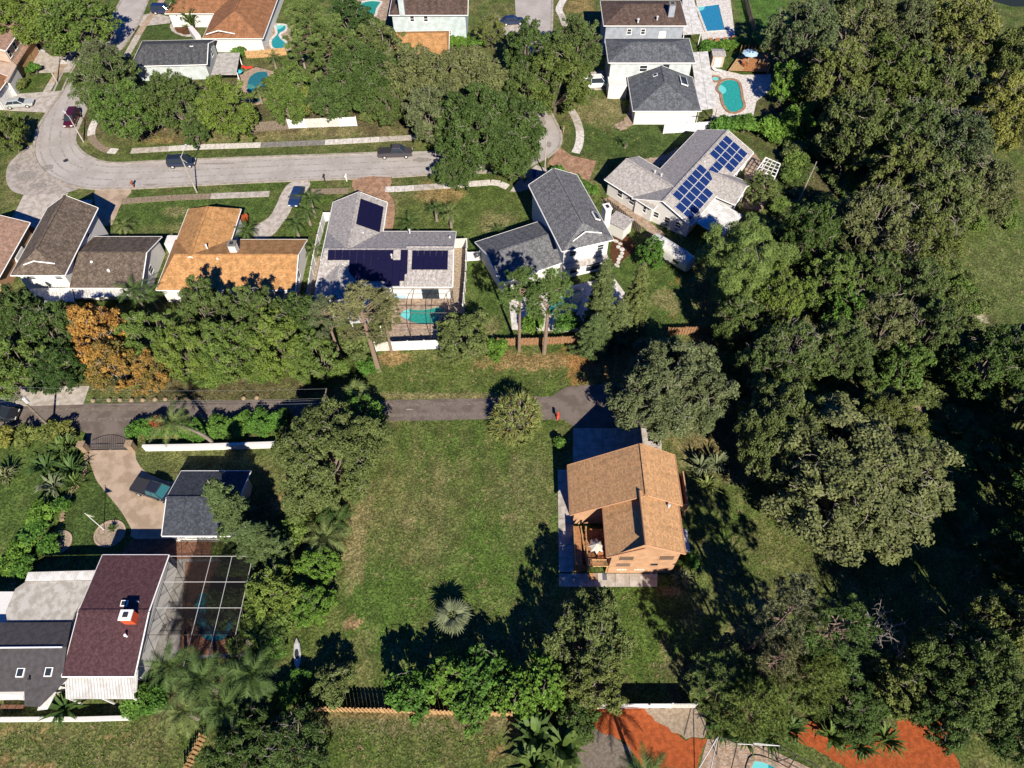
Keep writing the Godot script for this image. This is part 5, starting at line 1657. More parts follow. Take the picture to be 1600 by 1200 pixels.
func feather_frond(len: float, droop: float, leaflets: int, lf: float, wid: float, lo: Color, hi: Color) -> ArrayMesh:
	var L := Leaves.new()
	var pts := []
	for i in 9:
		var t := i / 8.0
		pts.append(Vector3(0, len * (0.42 * t - droop * t * t), len * t * (1.0 - 0.12 * t)))
	for i in 8:
		var w := 0.045 * (1.0 - i / 9.0)
		for s in [Vector3(1, 0, 0), Vector3(0, 1, 0)]:
			L.blade(pts[i], pts[i + 1], s * w, Color(0.85, 0.85, 0.55))
	for i in leaflets:
		var t := (i + 2.0) / (leaflets + 2.0) * 8.0
		var k := mini(int(t), 7)
		var p: Vector3 = pts[k].lerp(pts[k + 1], t - k)
		var dir: Vector3 = (pts[k + 1] - pts[k]).normalized()
		var l := lf * sin(PI * (0.12 + 0.84 * (i + 1.0) / (leaflets + 1.0))) * rng.randf_range(0.85, 1.15)
		for s in [-1.0, 1.0]:
			var d := (Vector3(s, 0, 0) * 0.85 + dir * 0.6 + Vector3(0, rng.randf_range(-0.55, 0.15), 0)).normalized()
			L.blade(p, p + d * l, dir * wid, tint_of(lo, hi))
	return L.mesh()

func fan_frond(stalk: float, fan: float, fingers: int, lo: Color, hi: Color) -> ArrayMesh:
	var L := Leaves.new()
	for s in [Vector3(1, 0, 0), Vector3(0, 1, 0)]:
		L.blade(Vector3.ZERO, Vector3(0, 0, stalk + 0.1), s * 0.035, Color(0.8, 0.85, 0.5))
	var c := Vector3(0, 0, stalk)
	for i in fingers:
		var a := lerpf(-2.1, 2.1, i / (fingers - 1.0))
		var d := Vector3(sin(a), -0.12 - 0.2 * absf(sin(a)), cos(a)).normalized()
		var l := fan * rng.randf_range(0.85, 1.1) * (1.0 - 0.12 * absf(a))
		var side := Vector3(cos(a), 0, -sin(a)) * fan * 0.052
		var m := c + d * l * 0.55
		L.blade(m, c, side, tint_of(lo, hi))
		L.blade(m, c + d * l + Vector3(0, -0.1, 0), side, tint_of(lo, hi))
	return L.mesh()

func build_tree_kinds() -> void:
	var dk := Color(0.46, 0.50, 0.40)
	var lt := Color(0.98, 1.0, 0.88)
	leafmat("leaf_oak", lin(0.102, 0.146, 0.039))
	leafmat("leaf_grey", lin(0.148, 0.172, 0.082))
	leafmat("leaf_olive", lin(0.139, 0.173, 0.056))
	leafmat("leaf_light", lin(0.135, 0.200, 0.044))
	leafmat("leaf_yellow", lin(0.203, 0.219, 0.062))
	leafmat("leaf_bright", lin(0.111, 0.216, 0.035))
	leafmat("leaf_deep", lin(0.061, 0.108, 0.027))
	leafmat("leaf_pine", lin(0.184, 0.254, 0.079))
	leafmat("leaf_conifer", lin(0.143, 0.177, 0.069))
	leafmat("leaf_palm", lin(0.080, 0.128, 0.036))
	leafmat("leaf_palm_grey", lin(0.175, 0.195, 0.115))
	leafmat("leaf_palm_light", lin(0.150, 0.185, 0.066))
	leafmat("leaf_croton", lin(0.223, 0.230, 0.061))
	leafmat("leaf_tuft", lin(0.200, 0.275, 0.075))
	leafmat("leaf_pine_grey", lin(0.225, 0.235, 0.135))
	leafmat("leaf_autumn", Color.WHITE)
	leafmat("leaf_yucca", lin(0.22, 0.26, 0.105))
	leafmat("leaf_straw", lin(0.36, 0.29, 0.16))
	leafmat("leaf_red", lin(0.378, 0.088, 0.038))
	KIND["oak_big"] = [broadleaf(9.0, 12.5, 2.6, 190, 1.3, 0.38, 0.21, 0.5, dk, lt, 50), broadleaf(9.0, 11.5, 2.4, 180, 1.35, 0.38, 0.21, 0.5, dk, lt, 45)]
	KIND["oak"] = [broadleaf(5.5, 10.0, 1.8, 92, 0.98, 0.35, 0.2, 0.52, dk, lt, 20), broadleaf(5.5, 9.5, 1.6, 80, 1.08, 0.35, 0.2, 0.5, dk, lt, 16), broadleaf(5.5, 10.5, 1.6, 86, 1.02, 0.35, 0.2, 0.52, dk, lt, 8)]
	KIND["loose"] = [broadleaf(5.0, 9.5, 2.2, 56, 0.9, 0.32, 0.16, 0.42, dk, lt, 40), broadleaf(5.0, 9.0, 2.2, 50, 0.95, 0.32, 0.16, 0.42, dk, lt, 36)]
	KIND["small"] = [broadleaf(3.0, 6.0, 0.9, 42, 0.72, 0.3, 0.18, 0.54, dk, lt, 4), broadleaf(3.0, 5.6, 0.8, 40, 0.74, 0.3, 0.18, 0.54, dk, lt, 2)]
	KIND["large_leaf"] = [broadleaf(3.6, 6.5, 0.8, 54, 0.75, 0.46, 0.31, 0.5, dk, lt, 3), broadleaf(3.6, 6.0, 0.8, 52, 0.75, 0.46, 0.31, 0.5, dk, lt, 2)]
	KIND["autumn"] = [broadleaf(4.6, 9.0, 1.6, 66, 0.88, 0.34, 0.21, 0.42, Color(0.24, 0.115, 0.028), Color(0.44, 0.245, 0.06), 14)]
	KIND["turning"] = [broadleaf(4.6, 8.0, 1.6, 62, 0.9, 0.33, 0.2, 0.46, Color(0.075, 0.095, 0.025), Color(0.36, 0.19, 0.045), 12)]
	KIND["tufted"] = [broadleaf(5.2, 12.0, 2.4, 74, 1.12, 0.42, 0.075, 0.42, dk, lt, 3)]
	KIND["pine"] = [pine(2.6, 15.0, 9.0, 34, 0.8, 0.42, dk, lt, true), pine(2.8, 16.0, 9.5, 36, 0.8, 0.42, dk, lt, true)]
	KIND["pine_dense"] = [pine(5.2, 14.0, 4.0, 150, 1.0, 0.48, dk, lt, true)]
	KIND["pine_wide"] = [pine(4.6, 15.0, 6.5, 92, 0.95, 0.46, dk, lt, true)]
	KIND["pine_open"] = [pine(4.2, 16.0, 10.0, 40, 0.85, 0.46, dk, lt, true), pine(4.0, 15.0, 9.0, 36, 0.85, 0.46, dk, lt, true)]
	KIND["conifer"] = [conifer(2.6, 14.0, 1.2, 24, dk, lt), conifer(2.4, 12.0, 1.0, 21, dk, lt)]
	KIND["bush"] = [bush(1.5, 1.9, 1.0, 24, 0.26, 0.16, dk, lt), bush(1.5, 1.7, 1.0, 22, 0.26, 0.16, dk, lt)]
	KIND["hedge"] = [bush(1.3, 2.2, 2.4, 54, 0.26, 0.15, dk, lt)]
	KIND["broad_bush"] = [bush(1.6, 2.0, 1.0, 20, 0.5, 0.22, dk, lt)]
	KIND["straps"] = [straps(1.5, 1.7, 46, 0.09, dk, lt), straps(1.4, 1.5, 40, 0.11, dk, lt)]
	KIND["yucca"] = [yucca(2.3, 4.4, 74, Color(0.62, 0.62, 0.40), Color(1.0, 0.98, 0.75))]
	KIND["banana"] = [straps(2.6, 3.2, 34, 0.26, dk, lt)]
	FROND["feather"] = [feather_frond(3.0, 0.62, 30, 0.75, 0.038, dk * 0.85, lt), feather_frond(2.8, 0.80, 30, 0.7, 0.038, dk * 0.85, lt)]
	FROND["fan"] = [fan_frond(0.55, 1.15, 19, dk * 0.9, lt), fan_frond(0.45, 1.05, 17, dk * 0.9, lt)]

func tree(called: String, kind: String, m: String, x: float, z: float, R: float, T: float, label: String, group := "", bark := "bark", category := "tree") -> Node3D:
	var p: Dictionary = KIND[kind][rng.randi() % KIND[kind].size()]
	var o := thing(called, label, category, Vector3(x, 0, z), rng.randf() * 360.0, group)
	var wide := rng.randf_range(0.9, 1.1)
	o.scale = Vector3(R / p.R * wide, T / p.T, R / p.R / wide)
	if p.has("trunk"):
		mi("trunk", p.trunk, M[bark], o)
	if p.has("branches"):
		mi("branches", p.branches, M["bark_pale" if bark == "bark" else bark], o)
	if p.get("dead_twigs") != null:
		mi("dead_twigs", p.dead_twigs, M["bark_dead"], o).set_meta("kind", "stuff")
	var c := mi("crown" if p.has("trunk") else "foliage", p.crown, M[m + ["", "_cool", "_warm"][rng.randi() % 3]], o)
	c.set_meta("kind", "stuff")
	return o

func palm(called: String, kind: String, m: String, x: float, z: float, R: float, trunk_h: float, fronds: int, label: String, group := "", lean := Vector2.ZERO, skirt := false) -> Node3D:
	var o := thing(called, label, "palm", Vector3(x, 0, z), 0.0, group)
	var top := Vector3(lean.x, trunk_h, lean.y)
	var st := st_new()
	var prev := Vector3(0, -0.1, 0)
	for i in 5:
		var t := (i + 1) / 5.0
		var q := Vector3(lean.x * t * t, trunk_h * t, lean.y * t * t)
		tube(st, prev, q, lerpf(0.24, 0.16, i / 5.0), lerpf(0.24, 0.16, t), 7, i == 4)
		prev = q
	put("trunk", st, M["bark_pale"], o)
	var unit := 3.0 if kind == "feather" else 1.8
	for i in fronds:
		var u := (i + 0.5) / fronds
		var f := mi("frond", FROND[kind][i % 2], M[m], o)
		f.position = top
		var pitch := lerpf(-62.0 if not skirt else -38.0, 25.0 if not skirt else 46.0, pow(u, 0.8)) + rng.randf_range(-8, 8)
		f.basis = Basis(Vector3.UP, i * 2.39996 + rng.randf_range(-0.2, 0.2)) * Basis(Vector3.RIGHT, deg_to_rad(pitch))
		var s := R / unit * rng.randf_range(0.85, 1.12)
		f.scale = Vector3.ONE * s
	return o

func bare_tree(label: String, x: float, z: float, T: float, R: float, n: int, m := "bark_dead") -> void:
	var o := thing("bare_tree", label, "tree", Vector3(x, 0, z))
	var st := st_new()
	tube(st, Vector3(0, -0.1, 0), Vector3(0, T * 0.6, 0), 0.2, 0.14, 7, false)
	put("trunk", st, M[m], o)
	st = st_new()
	for i in n:
		var a := i * 2.4
		var b := Vector3(cos(a), rng.randf_range(0.2, 1.0), sin(a)) * R * rng.randf_range(0.6, 1.0) + Vector3(0, T * 0.6, 0)
		b.y = minf(b.y, T)
		limb(st, Vector3(0, T * rng.randf_range(0.45, 0.6), 0), b, 0.05, 0.016, R * 0.28, 5)
		for k in 7:
			var s := Vector3(0, T * 0.6, 0).lerp(b, rng.randf_range(0.4, 0.98))
			limb(st, s, s + (rdir() + Vector3(0, 0.3, 0)) * R * 0.3, 0.024, 0.008, 0.15, 3)
	put("branches", st, M[m], o)

func plant_trees() -> void:
	var g := ""
	# upper left corner
	g = "oaks at the upper left corner"
	tree("oak_tree", "oak", "leaf_light", -90.64, -132.47, 7.39, 11, "bright oak over the rose-tiled corner house", g)
	tree("oak_tree", "oak", "leaf_light", -80.86, -131.1, 7.35, 11, "bright oak overhanging the upper street from its left side", g)
	tree("oak_tree", "loose", "leaf_grey", -74.46, -121.23, 4.34, 8, "thin grey tree at the corner where the streets meet", g)
	g = "oaks along the corner lot"
	tree("oak_tree", "oak", "leaf_olive", -69.91, -112.39, 5.88, 10, "leftmost of the corner-lot oaks, beside the street bend", g)
	tree("oak_tree", "oak", "leaf_light", -63.31, -104.4, 5.49, 10, "oak nearest the bend's inner kerb", g)
	tree("oak_tree", "oak", "leaf_oak", -55.88, -106.45, 5.29, 11, "oak in the middle of the corner-lot row", g)
	tree("oak_tree", "oak", "leaf_light", -47.6, -105.82, 5.52, 10, "rightmost of the corner-lot oaks, near the dark blue pool", g)
	tree("small_tree", "small", "leaf_oak", -53.11, -102.94, 2.34, 5, "small ragged tree below the gap between corner-lot oaks")
	tree("oak_tree", "small", "leaf_oak", -83.64, -101.72, 3.17, 7, "dark tree at the left edge above the worn turning bay")
	# between the street and the top edge
	g = "trees between the street and the top edge"
	tree("pine_tree", "pine_wide", "leaf_pine", -35.1, -120.97, 4.42, 15, "open pine right beside the turquoise pool", g, "bark_pine")
	tree("pine_tree", "pine_wide", "leaf_pine", -30.61, -117.47, 4.81, 14, "bushy green pine above the dark oak", g, "bark_pine")
	tree("broad_tree", "oak", "leaf_deep", -30.85, -134.39, 4.84, 9, "dark tree beside the green pool at the top edge", g)
	tree("broad_tree", "oak", "leaf_olive", -24.09, -123.66, 5.28, 10, "olive tree touching the pale blue house", g)
	tree("oak_tree", "oak_big", "leaf_oak", -26.28, -113.54, 7.23, 11, "dark oak with pale limbs behind the white fence", g)
	tree("broad_tree", "oak", "leaf_light", -38.18, -111.34, 4.15, 9, "green tree right of the dark blue pool", g)
	tree("small_tree", "small", "leaf_yellow", -36.44, -111.08, 2.43, 6, "yellow-green small tree in front of the dark oak", g)
	tree("broad_tree", "oak", "leaf_light", -38.32, -109.22, 3.94, 7, "green tree touching the weathered wood fence", g)
	tree("oak_tree", "oak", "leaf_oak", -30.98, -109.96, 4.39, 8, "dark oak just behind the white fence end", g)
	tree("oak_tree", "oak", "leaf_oak", -21.2, -108.85, 3.72, 7, "dark tree at the right end of the white fence", g)
	tree("oak_tree", "oak", "leaf_grey", -15.88, -113.54, 6.13, 11, "grey oak hiding the orange-tiled roof", g)
	tree("oak_tree", "oak_big", "leaf_grey", -7.71, -110.39, 7.07, 12, "wide grey oak between the pale blue house and the street end", g)
	tree("oak_tree", "oak", "leaf_grey", -13.45, -103.52, 5.04, 10, "grey oak above the parked pickup", g)
	tree("oak_tree", "oak_big", "leaf_oak", -3.84, -96.99, 8.88, 13, "huge dark tree overhanging the end of the street", g)
	tree("oak_tree", "oak", "leaf_oak", -8.85, -91.9, 3.22, 7, "lowest tree over the street's near kerb", g)
	tree("oak_tree", "oak", "leaf_oak", 0, -94.06, 3.63, 9, "dark tree at the turning circle's left rim", g)
	tree("small_tree", "loose", "leaf_olive", -3.87, -132.6, 2.9, 7, "thin tree by the driveway at the head of the right street", g)
	tree("oak_tree", "oak", "leaf_oak", 2.96, -121.97, 5.01, 11, "oak covering the middle of the right street", g)
	tree("oak_tree", "oak", "leaf_olive", 11.7, -123.66, 5.28, 11, "oak beside the umber-roofed house", g)
	tree("oak_tree", "oak", "leaf_oak", 7.61, -112.01, 6.3, 12, "oak with pale limbs above the dark red car", g)
	tree("oak_tree", "oak", "leaf_oak", 2.39, -110.78, 4.35, 10, "oak on the left side of the right street", g)
	bare_tree("pale bare pole tree above the dense pines", -38.5, -124.0, 12.0, 1.0, 4)
	# hedges around the top right pools
	g = "hedge lengths by the right-hand pools"
	for p in [[35.65, -106.19, 2.63], [39.51, -106.62, 2.85], [43.75, -105.9, 3.06], [47.06, -104.76, 2.61]]:
		tree("hedge", "bush", "leaf_bright", p[0], p[1], p[2] * 1.1, 3.2, "tall bright hedge length below the teal kidney pool", g, "bark", "hedge")
	for p in [[38.36, -132.58, 1.98], [41.49, -132.81, 1.98], [44.72, -133.49, 2.24], [48.47, -134.87, 2.5]]:
		tree("hedge", "bush", "leaf_bright", p[0], p[1], p[2] * 1.1, 1.9, "low hedge length between the blue and the teal pool", g, "bark", "hedge")
	for p in [[-12.45, -133.95, 1.74], [-9.71, -133.95, 1.74], [-6.83, -133.49, 1.74]]:
		tree("hedge", "bush", "leaf_bright", p[0], p[1], p[2] * 1.2, 2.2, "clipped hedge length beside the pale blue house", "clipped hedge by the blue house", "bark", "hedge")
	for p in [[7.5, -94.75, 1.46], [8.8, -93.48, 1.45], [10.09, -92.37, 1.44], [11.46, -91.12, 1.43], [12.72, -90.04, 1.22]]:
		tree("hedge", "bush", "leaf_bright", p[0], p[1], p[2] * 1.15, 2.0, "hedge length between the blue bin and the paver drive", "hedge by the paver drive", "bark", "hedge")
	# the wood on the right, from far to near
	g = "trees of the wood on the right"
	var W := [
		["oak", "leaf_grey", [52.83, -124.4, 6.4], 12, "grey tree at the wood's upper left corner"],
		["loose", "leaf_grey", [62.17, -127.3, 7.14], 13, "bare-topped grey tree at the top of the wood"],
		["oak", "leaf_grey", [71.73, -126.99, 5.78], 12, "grey tree near the top edge beside the yellow-green ones"],
		["oak", "leaf_yellow", [81.12, -124.83, 6.87], 12, "yellow-green tree below the dark water corner"],
		["oak", "leaf_yellow", [87.3, -116.88, 5.78], 11, "yellow-green tree at the right edge near the top"],
		["oak", "leaf_yellow", [78.07, -100.56, 5.72], 12, "yellow-green tree at the right edge under the uppermost ones"],
		["oak", "leaf_olive", [54.95, -110.76, 6.01], 12, "olive tree in the wood right of the teal pool's deck"],
		["oak", "leaf_oak", [63.23, -109.13, 6.56], 13, "tall dark-olive tree in the upper wood"],
		["oak", "leaf_olive", [71.03, -106.7, 5.89], 12, "olive tree left of the right edge's yellow-green trees"],
		["oak", "leaf_olive", [53.68, -97.22, 5.82], 12, "olive tree above the deep shade in the wood"],
		["small", "leaf_bright", [49.33, -115.3, 3.83], 6, "bright small tree beside the timber deck"],
		["small", "leaf_bright", [48.13, -105.25, 2.6], 5, "bright small tree at the right end of the tall hedge"],
		["loose", "leaf_olive", [61.26, -94.18, 5.49], 13, "loose tree with bare twigs in the middle of the upper wood"],
		["loose", "leaf_grey", [66.52, -91.05, 5.98], 13, "grey loose tree with a leaning dead stem"],
		["oak", "leaf_olive", [57.92, -86.88, 4.98], 11, "olive tree just right of the deep shade"],
		["loose", "leaf_grey", [67.79, -82.76, 4.64], 11, "grey tree at the meadow's upper corner"],
		["oak", "leaf_olive", [61.73, -81.36, 4.98], 11, "olive tree above the bare forked tree"],
		["tufted", "leaf_tuft", [31.09, -67.89, 5.96], 12, "bright round-tufted pine beside the pale trailer"],
		["oak", "leaf_deep", [40.82, -72.58, 4.24], 11, "dark oak right of the bright pine"],
		["loose", "leaf_grey", [50.92, -75.33, 5.34], 12, "grey tree with white bare limbs in mid wood"],
		["loose", "leaf_olive", [56.36, -72.15, 4.89], 11, "loose olive tree beside the meadow"],
		["oak", "leaf_light", [42.77, -65.72, 4.11], 9, "green tree in mid wood under the dark oak"],
		["oak", "leaf_oak", [47.9, -65.72, 4.11], 9, "dark green tree in mid wood right of the green one"],
		["oak", "leaf_olive", [53.52, -64.57, 4.08], 9, "olive tree bordering the sandy meadow edge"],
		["small", "leaf_bright", [44.2, -61.83, 2.89], 7, "bright yellow-green shrubby tree in the lower wood"],
		["loose", "leaf_grey", [47.86, -58.5, 4.25], 9, "grey tree in the lower wood"],
		["oak", "leaf_olive", [53.23, -57.45, 3.74], 9, "olive tree below the sandy meadow edge"],
		["loose", "leaf_olive", [34.16, -53.59, 4.08], 10, "tree crowned with white dead branches above the giant oak"],
		["oak", "leaf_olive", [40.64, -54.36, 3.98], 9, "olive tree directly above the giant oak"],
		["small", "leaf_light", [49.19, -53.37, 3.23], 6, "light green tree beside the sandy clearing"],
		["oak", "leaf_deep", [59.38, -52.38, 5.19], 9, "dark glossy tree at the lower end of the meadow"],
		["oak", "leaf_light", [34.77, -62.31, 3.69], 9, "green tree below the bright pine"],
		["oak", "leaf_oak", [29.04, -59.34, 3.32], 8, "dark tree in the shade left of the white-branched one"],
		["oak", "leaf_olive", [30.48, -51.4, 3.59], 9, "olive tree between the two great oaks"],
		["oak", "leaf_deep", [60.33, -43.77, 3.6], 8, "dark tree at the right edge below the meadow"]]
	for w in W:
		tree("oak_tree" if w[0] != "tufted" else "pine_tree", w[0], w[1], w[2][0], w[2][1], w[2][2] * 1.04, w[3] + 1.5, w[4], g)
	bare_tree("leaning bare grey stem in the upper wood", Vector3(67.64, 9, -94.18).x, Vector3(67.64, 9, -94.18).z, 11.0, 3.0, 10)
	bare_tree("pale forked bare tree beside the meadow", Vector3(53.83, 6, -72.37).x, Vector3(53.83, 6, -72.37).z, 8.5, 4.0, 9)
	bare_tree("white dead branches in the lower wood", Vector3(33.55, 8, -53.3).x, Vector3(33.55, 8, -53.3).z, 11.0, 3.2, 14)
	# beside and around the tan house
	tree("oak_tree", "oak_big", "leaf_grey", 19.11, -48.31, 7.43, 11, "wide grey-green oak behind the tan house")
	tree("oak_tree", "oak_big", "leaf_grey", 36.5, -36.27, 10.33, 13, "giant spreading oak right of the tan house")
	tree("oak_tree", "oak_big", "leaf_olive", 30.6, -42.34, 6.05, 12, "grey oak between the giant one and the tan house")
	tree("oak_tree", "oak_big", "leaf_olive", 44.01, -44.02, 4.16, 9.5, "upper right shoulder oak beside the giant one")
	# conifers and pines behind the shingled house
	g = "conifers behind the shingled house"
	tree("conifer_tree", "conifer", "leaf_conifer", 11.48, -61.2, 3, 15, "tall pointed conifer left of the small lawn", g, "bark_dead")
	tree("conifer_tree", "conifer", "leaf_conifer", 16, -61.42, 2.67, 14, "tall pointed conifer right of the taller one", g, "bark_dead")
	tree("conifer_tree", "conifer", "leaf_conifer", 10.76, -58.5, 2.86, 8, "shorter conifer with white dead boughs by the wood fence", g, "bark_dead")
	tree("conifer_tree", "conifer", "leaf_conifer", 13.98, -59.91, 2.54, 9, "lower conifer standing between the tall pair", g, "bark_dead")
	g = "slash pines by the wood fence"
	tree("pine_tree", "pine", "leaf_pine", Vector3(0.95, 0, -58.59).x, Vector3(0.95, 0, -58.59).z, 2.6, 15.5, "left of the two tall pines with bare trunks at the wood fence", g, "bark_pine")
	tree("pine_tree", "pine", "leaf_pine", Vector3(4.3, 0, -58.15).x, Vector3(4.3, 0, -58.15).z, 3.0, 15.0, "right of the two tall pines with bare trunks at the wood fence", g, "bark_pine")
	tree("pine_tree", "pine", "leaf_pine_grey", Vector3(-22.76, 0, -57.18).x, Vector3(-22.76, 0, -57.18).z, 2.4, 12.0, "slender pine at the solar house's left corner", g, "bark_pine")
	tree("pine_tree", "pine", "leaf_pine_grey", Vector3(-17.59, 0, -55.28).x, Vector3(-17.59, 0, -55.28).z, 3.6, 15.5, "spreading pine in front of the solar roof", g, "bark_pine")
	tree("pine_tree", "pine", "leaf_pine_grey", Vector3(-16.21, 0, -58.48).x, Vector3(-16.21, 0, -58.48).z, 2.4, 12.0, "pine rising from the white fence", g, "bark_pine")
	tree("small_tree", "small", "leaf_olive", -6.54, -58.74, 3.85, 6, "rounded olive tree at the right end of the white fence")
	tree("small_tree", "small", "leaf_bright", 20.12, -74.56, 2.22, 5, "bright bush tree beside the pale trailer")
	tree("small_tree", "small", "leaf_olive", 38.82, -88.54, 2.99, 5, "small tree over the terrace by the white pergola")
	tree("shrub", "bush", "leaf_bright", -1.88, -58.14, 2.05, 2.2, "bright shrub between the round olive tree and the wood fence", "", "bark", "shrub")
	tree("shrub", "bush", "leaf_bright", 3.05, -62.26, 2.09, 3.0, "shrub behind the wood fence between the pine trunks", "", "bark", "shrub")
	tree("shrub", "bush", "leaf_bright", 7.66, -62.26, 2.26, 3.0, "shrub behind the wood fence right of the pine trunks", "", "bark", "shrub")
	tree("shrub", "bush", "leaf_olive", 43.96, -86.42, 1.6, 2.0, "brownish shrub by the white pole", "", "bark", "shrub")
	# gardens on the left, above the lane
	g = "garden trees above the lane"
	tree("oak_tree", "oak", "leaf_oak", -64.82, -60.98, 3.99, 9, "dark tree at the left edge below the brown-roofed house", g)
	tree("oak_tree", "oak", "leaf_oak", -59.28, -57.76, 4.23, 9, "dark tree left of the orange-leaved one", g)
	tree("oak_tree", "oak", "leaf_light", -61.55, -52.43, 4.61, 9, "green tree over the pale apron at the left edge", g)
	tree("oak_tree", "oak", "leaf_deep", -57.36, -52.57, 3.53, 7, "dark tree at the lane below the orange-leaved one", g)
	tree("maple_tree", "autumn", "leaf_autumn", -52.83, -57.45, 4.23, 9, "orange-leaved tree beside the brown-roofed house", g)
	tree("maple_tree", "turning", "leaf_autumn", -49.46, -52.63, 3.66, 8, "half-turned orange and green tree by the lane", g)
	tree("broad_tree", "oak", "leaf_light", -46.99, -57.74, 3.94, 8, "green tree right of the orange-leaved ones", g)
	tree("broad_tree", "turning", "leaf_autumn", -45.42, -52.87, 2.89, 6, "brown-flecked tree near the row of rocks", g)
	tree("oak_tree", "oak", "leaf_oak", -39.59, -60.55, 4.11, 11, "tree whose pointed shade falls on the orange roof", g)
	tree("oak_tree", "oak", "leaf_light", -40.97, -54.83, 3.71, 9, "green tree above the row of rocks", g)
	tree("oak_tree", "oak", "leaf_light", -35.06, -54.36, 4.14, 10, "green tree in the middle of the row below the orange roof", g)
	tree("oak_tree", "oak", "leaf_oak", -32.63, -59.47, 3.75, 11, "tree at the lower right corner of the orange roof", g)
	tree("oak_tree", "oak", "leaf_light", -29.51, -55.38, 4.33, 10, "green tree left of the slender pine", g)
	tree("oak_tree", "oak", "leaf_oak", -27.27, -60.11, 3.64, 9, "tree between the orange roof and the solar house", g)
	tree("oak_tree", "oak", "leaf_light", -24.73, -54.13, 3.53, 8, "green tree nearest the slender pine's foot", g)
	tree("shrub", "bush", "leaf_bright", -19.13, -55.38, 1.85, 2.2, "yellowish shrub at the foot of the spreading pine", "", "bark", "shrub")
	tree("shrub", "bush", "leaf_olive", -20.28, -58.01, 2.54, 3.6, "olive shrub behind the spreading pine", "", "bark", "shrub")
	# garden of the gate house
	tree("oak_tree", "oak_big", "leaf_olive", -20.74, -39.52, 6.91, 10, "big rounded olive tree left of the empty lot")
	tree("broad_tree", "small", "leaf_bright", -19.23, -45.91, 3.88, 6, "glossy bright tree where the lane meets the empty lot")
	tree("conifer_tree", "conifer", "leaf_conifer", -30.09, -32.49, 3.15, 13, "grey-green conifer leaning over the dark garage roof", "", "bark_dead")
	tree("conifer_tree", "conifer", "leaf_conifer", -26.97, -29.41, 3.55, 9, "conifer right of the garage with pale cones of dead twigs", "", "bark_dead")
	tree("broad_tree", "small", "leaf_light", -25.03, -25.04, 2.8, 6, "green tree below the conifers beside the pool path")
	g = "bamboo-like shrubs along the empty lot"
	tree("shrub", "small", "leaf_bright", -20.59, -28, 2.2, 4.5, "bright feathery shrub at the lot's left edge, upper one", g, "bark", "shrub")
	tree("shrub", "small", "leaf_bright", -20.7, -23.53, 2.39, 4.5, "bright feathery shrub at the lot's left edge, lower one", g, "bark", "shrub")
	tree("shrub", "small", "leaf_deep", -20.16, -33.79, 1.73, 4, "dark shrub under the feather palms at the lot's left edge", g, "bark", "shrub")
	tree("shrub", "small", "leaf_olive", -17.61, -16.12, 2.14, 4, "rounded brownish shrub behind the picket fence", "", "bark", "shrub")
	g = "hedge lengths along the lane"
	for p in [[-62.14, -44.85, 1.57], [-59.7, -45.04, 1.57], [-57.25, -45.22, 1.57], [-55.03, -45.59, 1.58]]:
		tree("hedge", "broad_bush", "leaf_croton", p[0], p[1], p[2] * 1.2, 2.0, "yellow-green croton hedge length left of the iron gate", g, "bark", "hedge")
	for p in [[-45.88, -45.59, 1.42], [-43.94, -46.23, 1.74], [-41.49, -45.96, 1.58], [-39.02, -45.59, 1.58], [-36.35, -45.96, 1.74], [-33.9, -46.33, 1.74], [-31.37, -46.7, 1.75], [-29.07, -47.17, 1.59]]:
		tree("hedge", "bush", "leaf_bright", p[0], p[1], p[2] * 1.2, 2.3, "green hedge length between the lane and the white garden wall", g, "bark", "hedge")
	tree("shrub", "bush", "leaf_red", -43.38, -46.26, 1.26, 2.9, "dark reddish shrub in the lane hedge", "", "bark", "shrub")
	g = "bedding plants beside the gate garden"
	for p in [[-54.64, -42.72, 2.02, "leaf_palm"], [-55.75, -40.54, 2.29, "leaf_palm"], [-52.54, -40.11, 2.28, "leaf_palm"], [-53.89, -37.99, 1.95, "leaf_palm_grey"], [-51.34, -38.41, 1.51, "leaf_palm"], [-54.18, -43.61, 1.56, "leaf_palm_light"]]:
		tree("strap_plant", "straps", p[3], p[0], p[1], p[2] * 1.1, 1.9, "dense strap-leaved plant in the bed left of the tan driveway", g, "bark", "plant")
	for p in [[-53.93, -34.74, 1.91], [-53.98, -32.01, 1.87], [-51.4, -30.87, 1.57], [-54.67, -30.12, 1.7], [-55.2, -28.28, 1.68], [-53.1, -28.28, 1.68], [-52.02, -35.54, 1.18]]:
		tree("broad_shrub", "broad_bush", "leaf_bright", p[0], p[1], p[2] * 1.1, 1.9, "broad-leaved green shrub in the bed by the left edge", g, "bark", "shrub")
	tree("cycad", "straps", "leaf_deep", -51.22, -31.91, 0.87, 1.1, "small dark plant in the left gravel ring", "", "bark", "plant")
	tree("cycad", "straps", "leaf_deep", -45.37, -32.87, 0.65, 0.9, "small dark plant in the gravel ring with the flagpole", "", "bark", "plant")
	tree("strap_plant", "straps", "leaf_palm_grey", -59.96, -39.25, 1.82, 2.0, "agave clump at the left edge lawn", "", "bark", "plant")
	# bottom left
	g = "feather palms by the pool cage"
	palm("feather_palm", "feather", "leaf_palm", -32.86, -16.91, 3.3, 4.6, 17, "feather palm covering the pool cage's near corner", g)
	palm("feather_palm", "feather", "leaf_palm", -29.49, -15.64, 3.63, 4.8, 18, "feather palm in front of the pool cage's middle", g)
	palm("feather_palm", "feather", "leaf_palm", -24.77, -16.21, 3.52, 4.8, 18, "feather palm at the lawn strip right of the pool cage", g)
	palm("feather_palm", "feather", "leaf_palm_light", -30.83, -13.14, 2.99, 3.6, 15, "low feather palm near the white garden wall's end", g)
	palm("feather_palm", "feather", "leaf_palm", -27.01, -13.42, 3.12, 4.0, 15, "feather palm rising behind the dark corner tree", g)
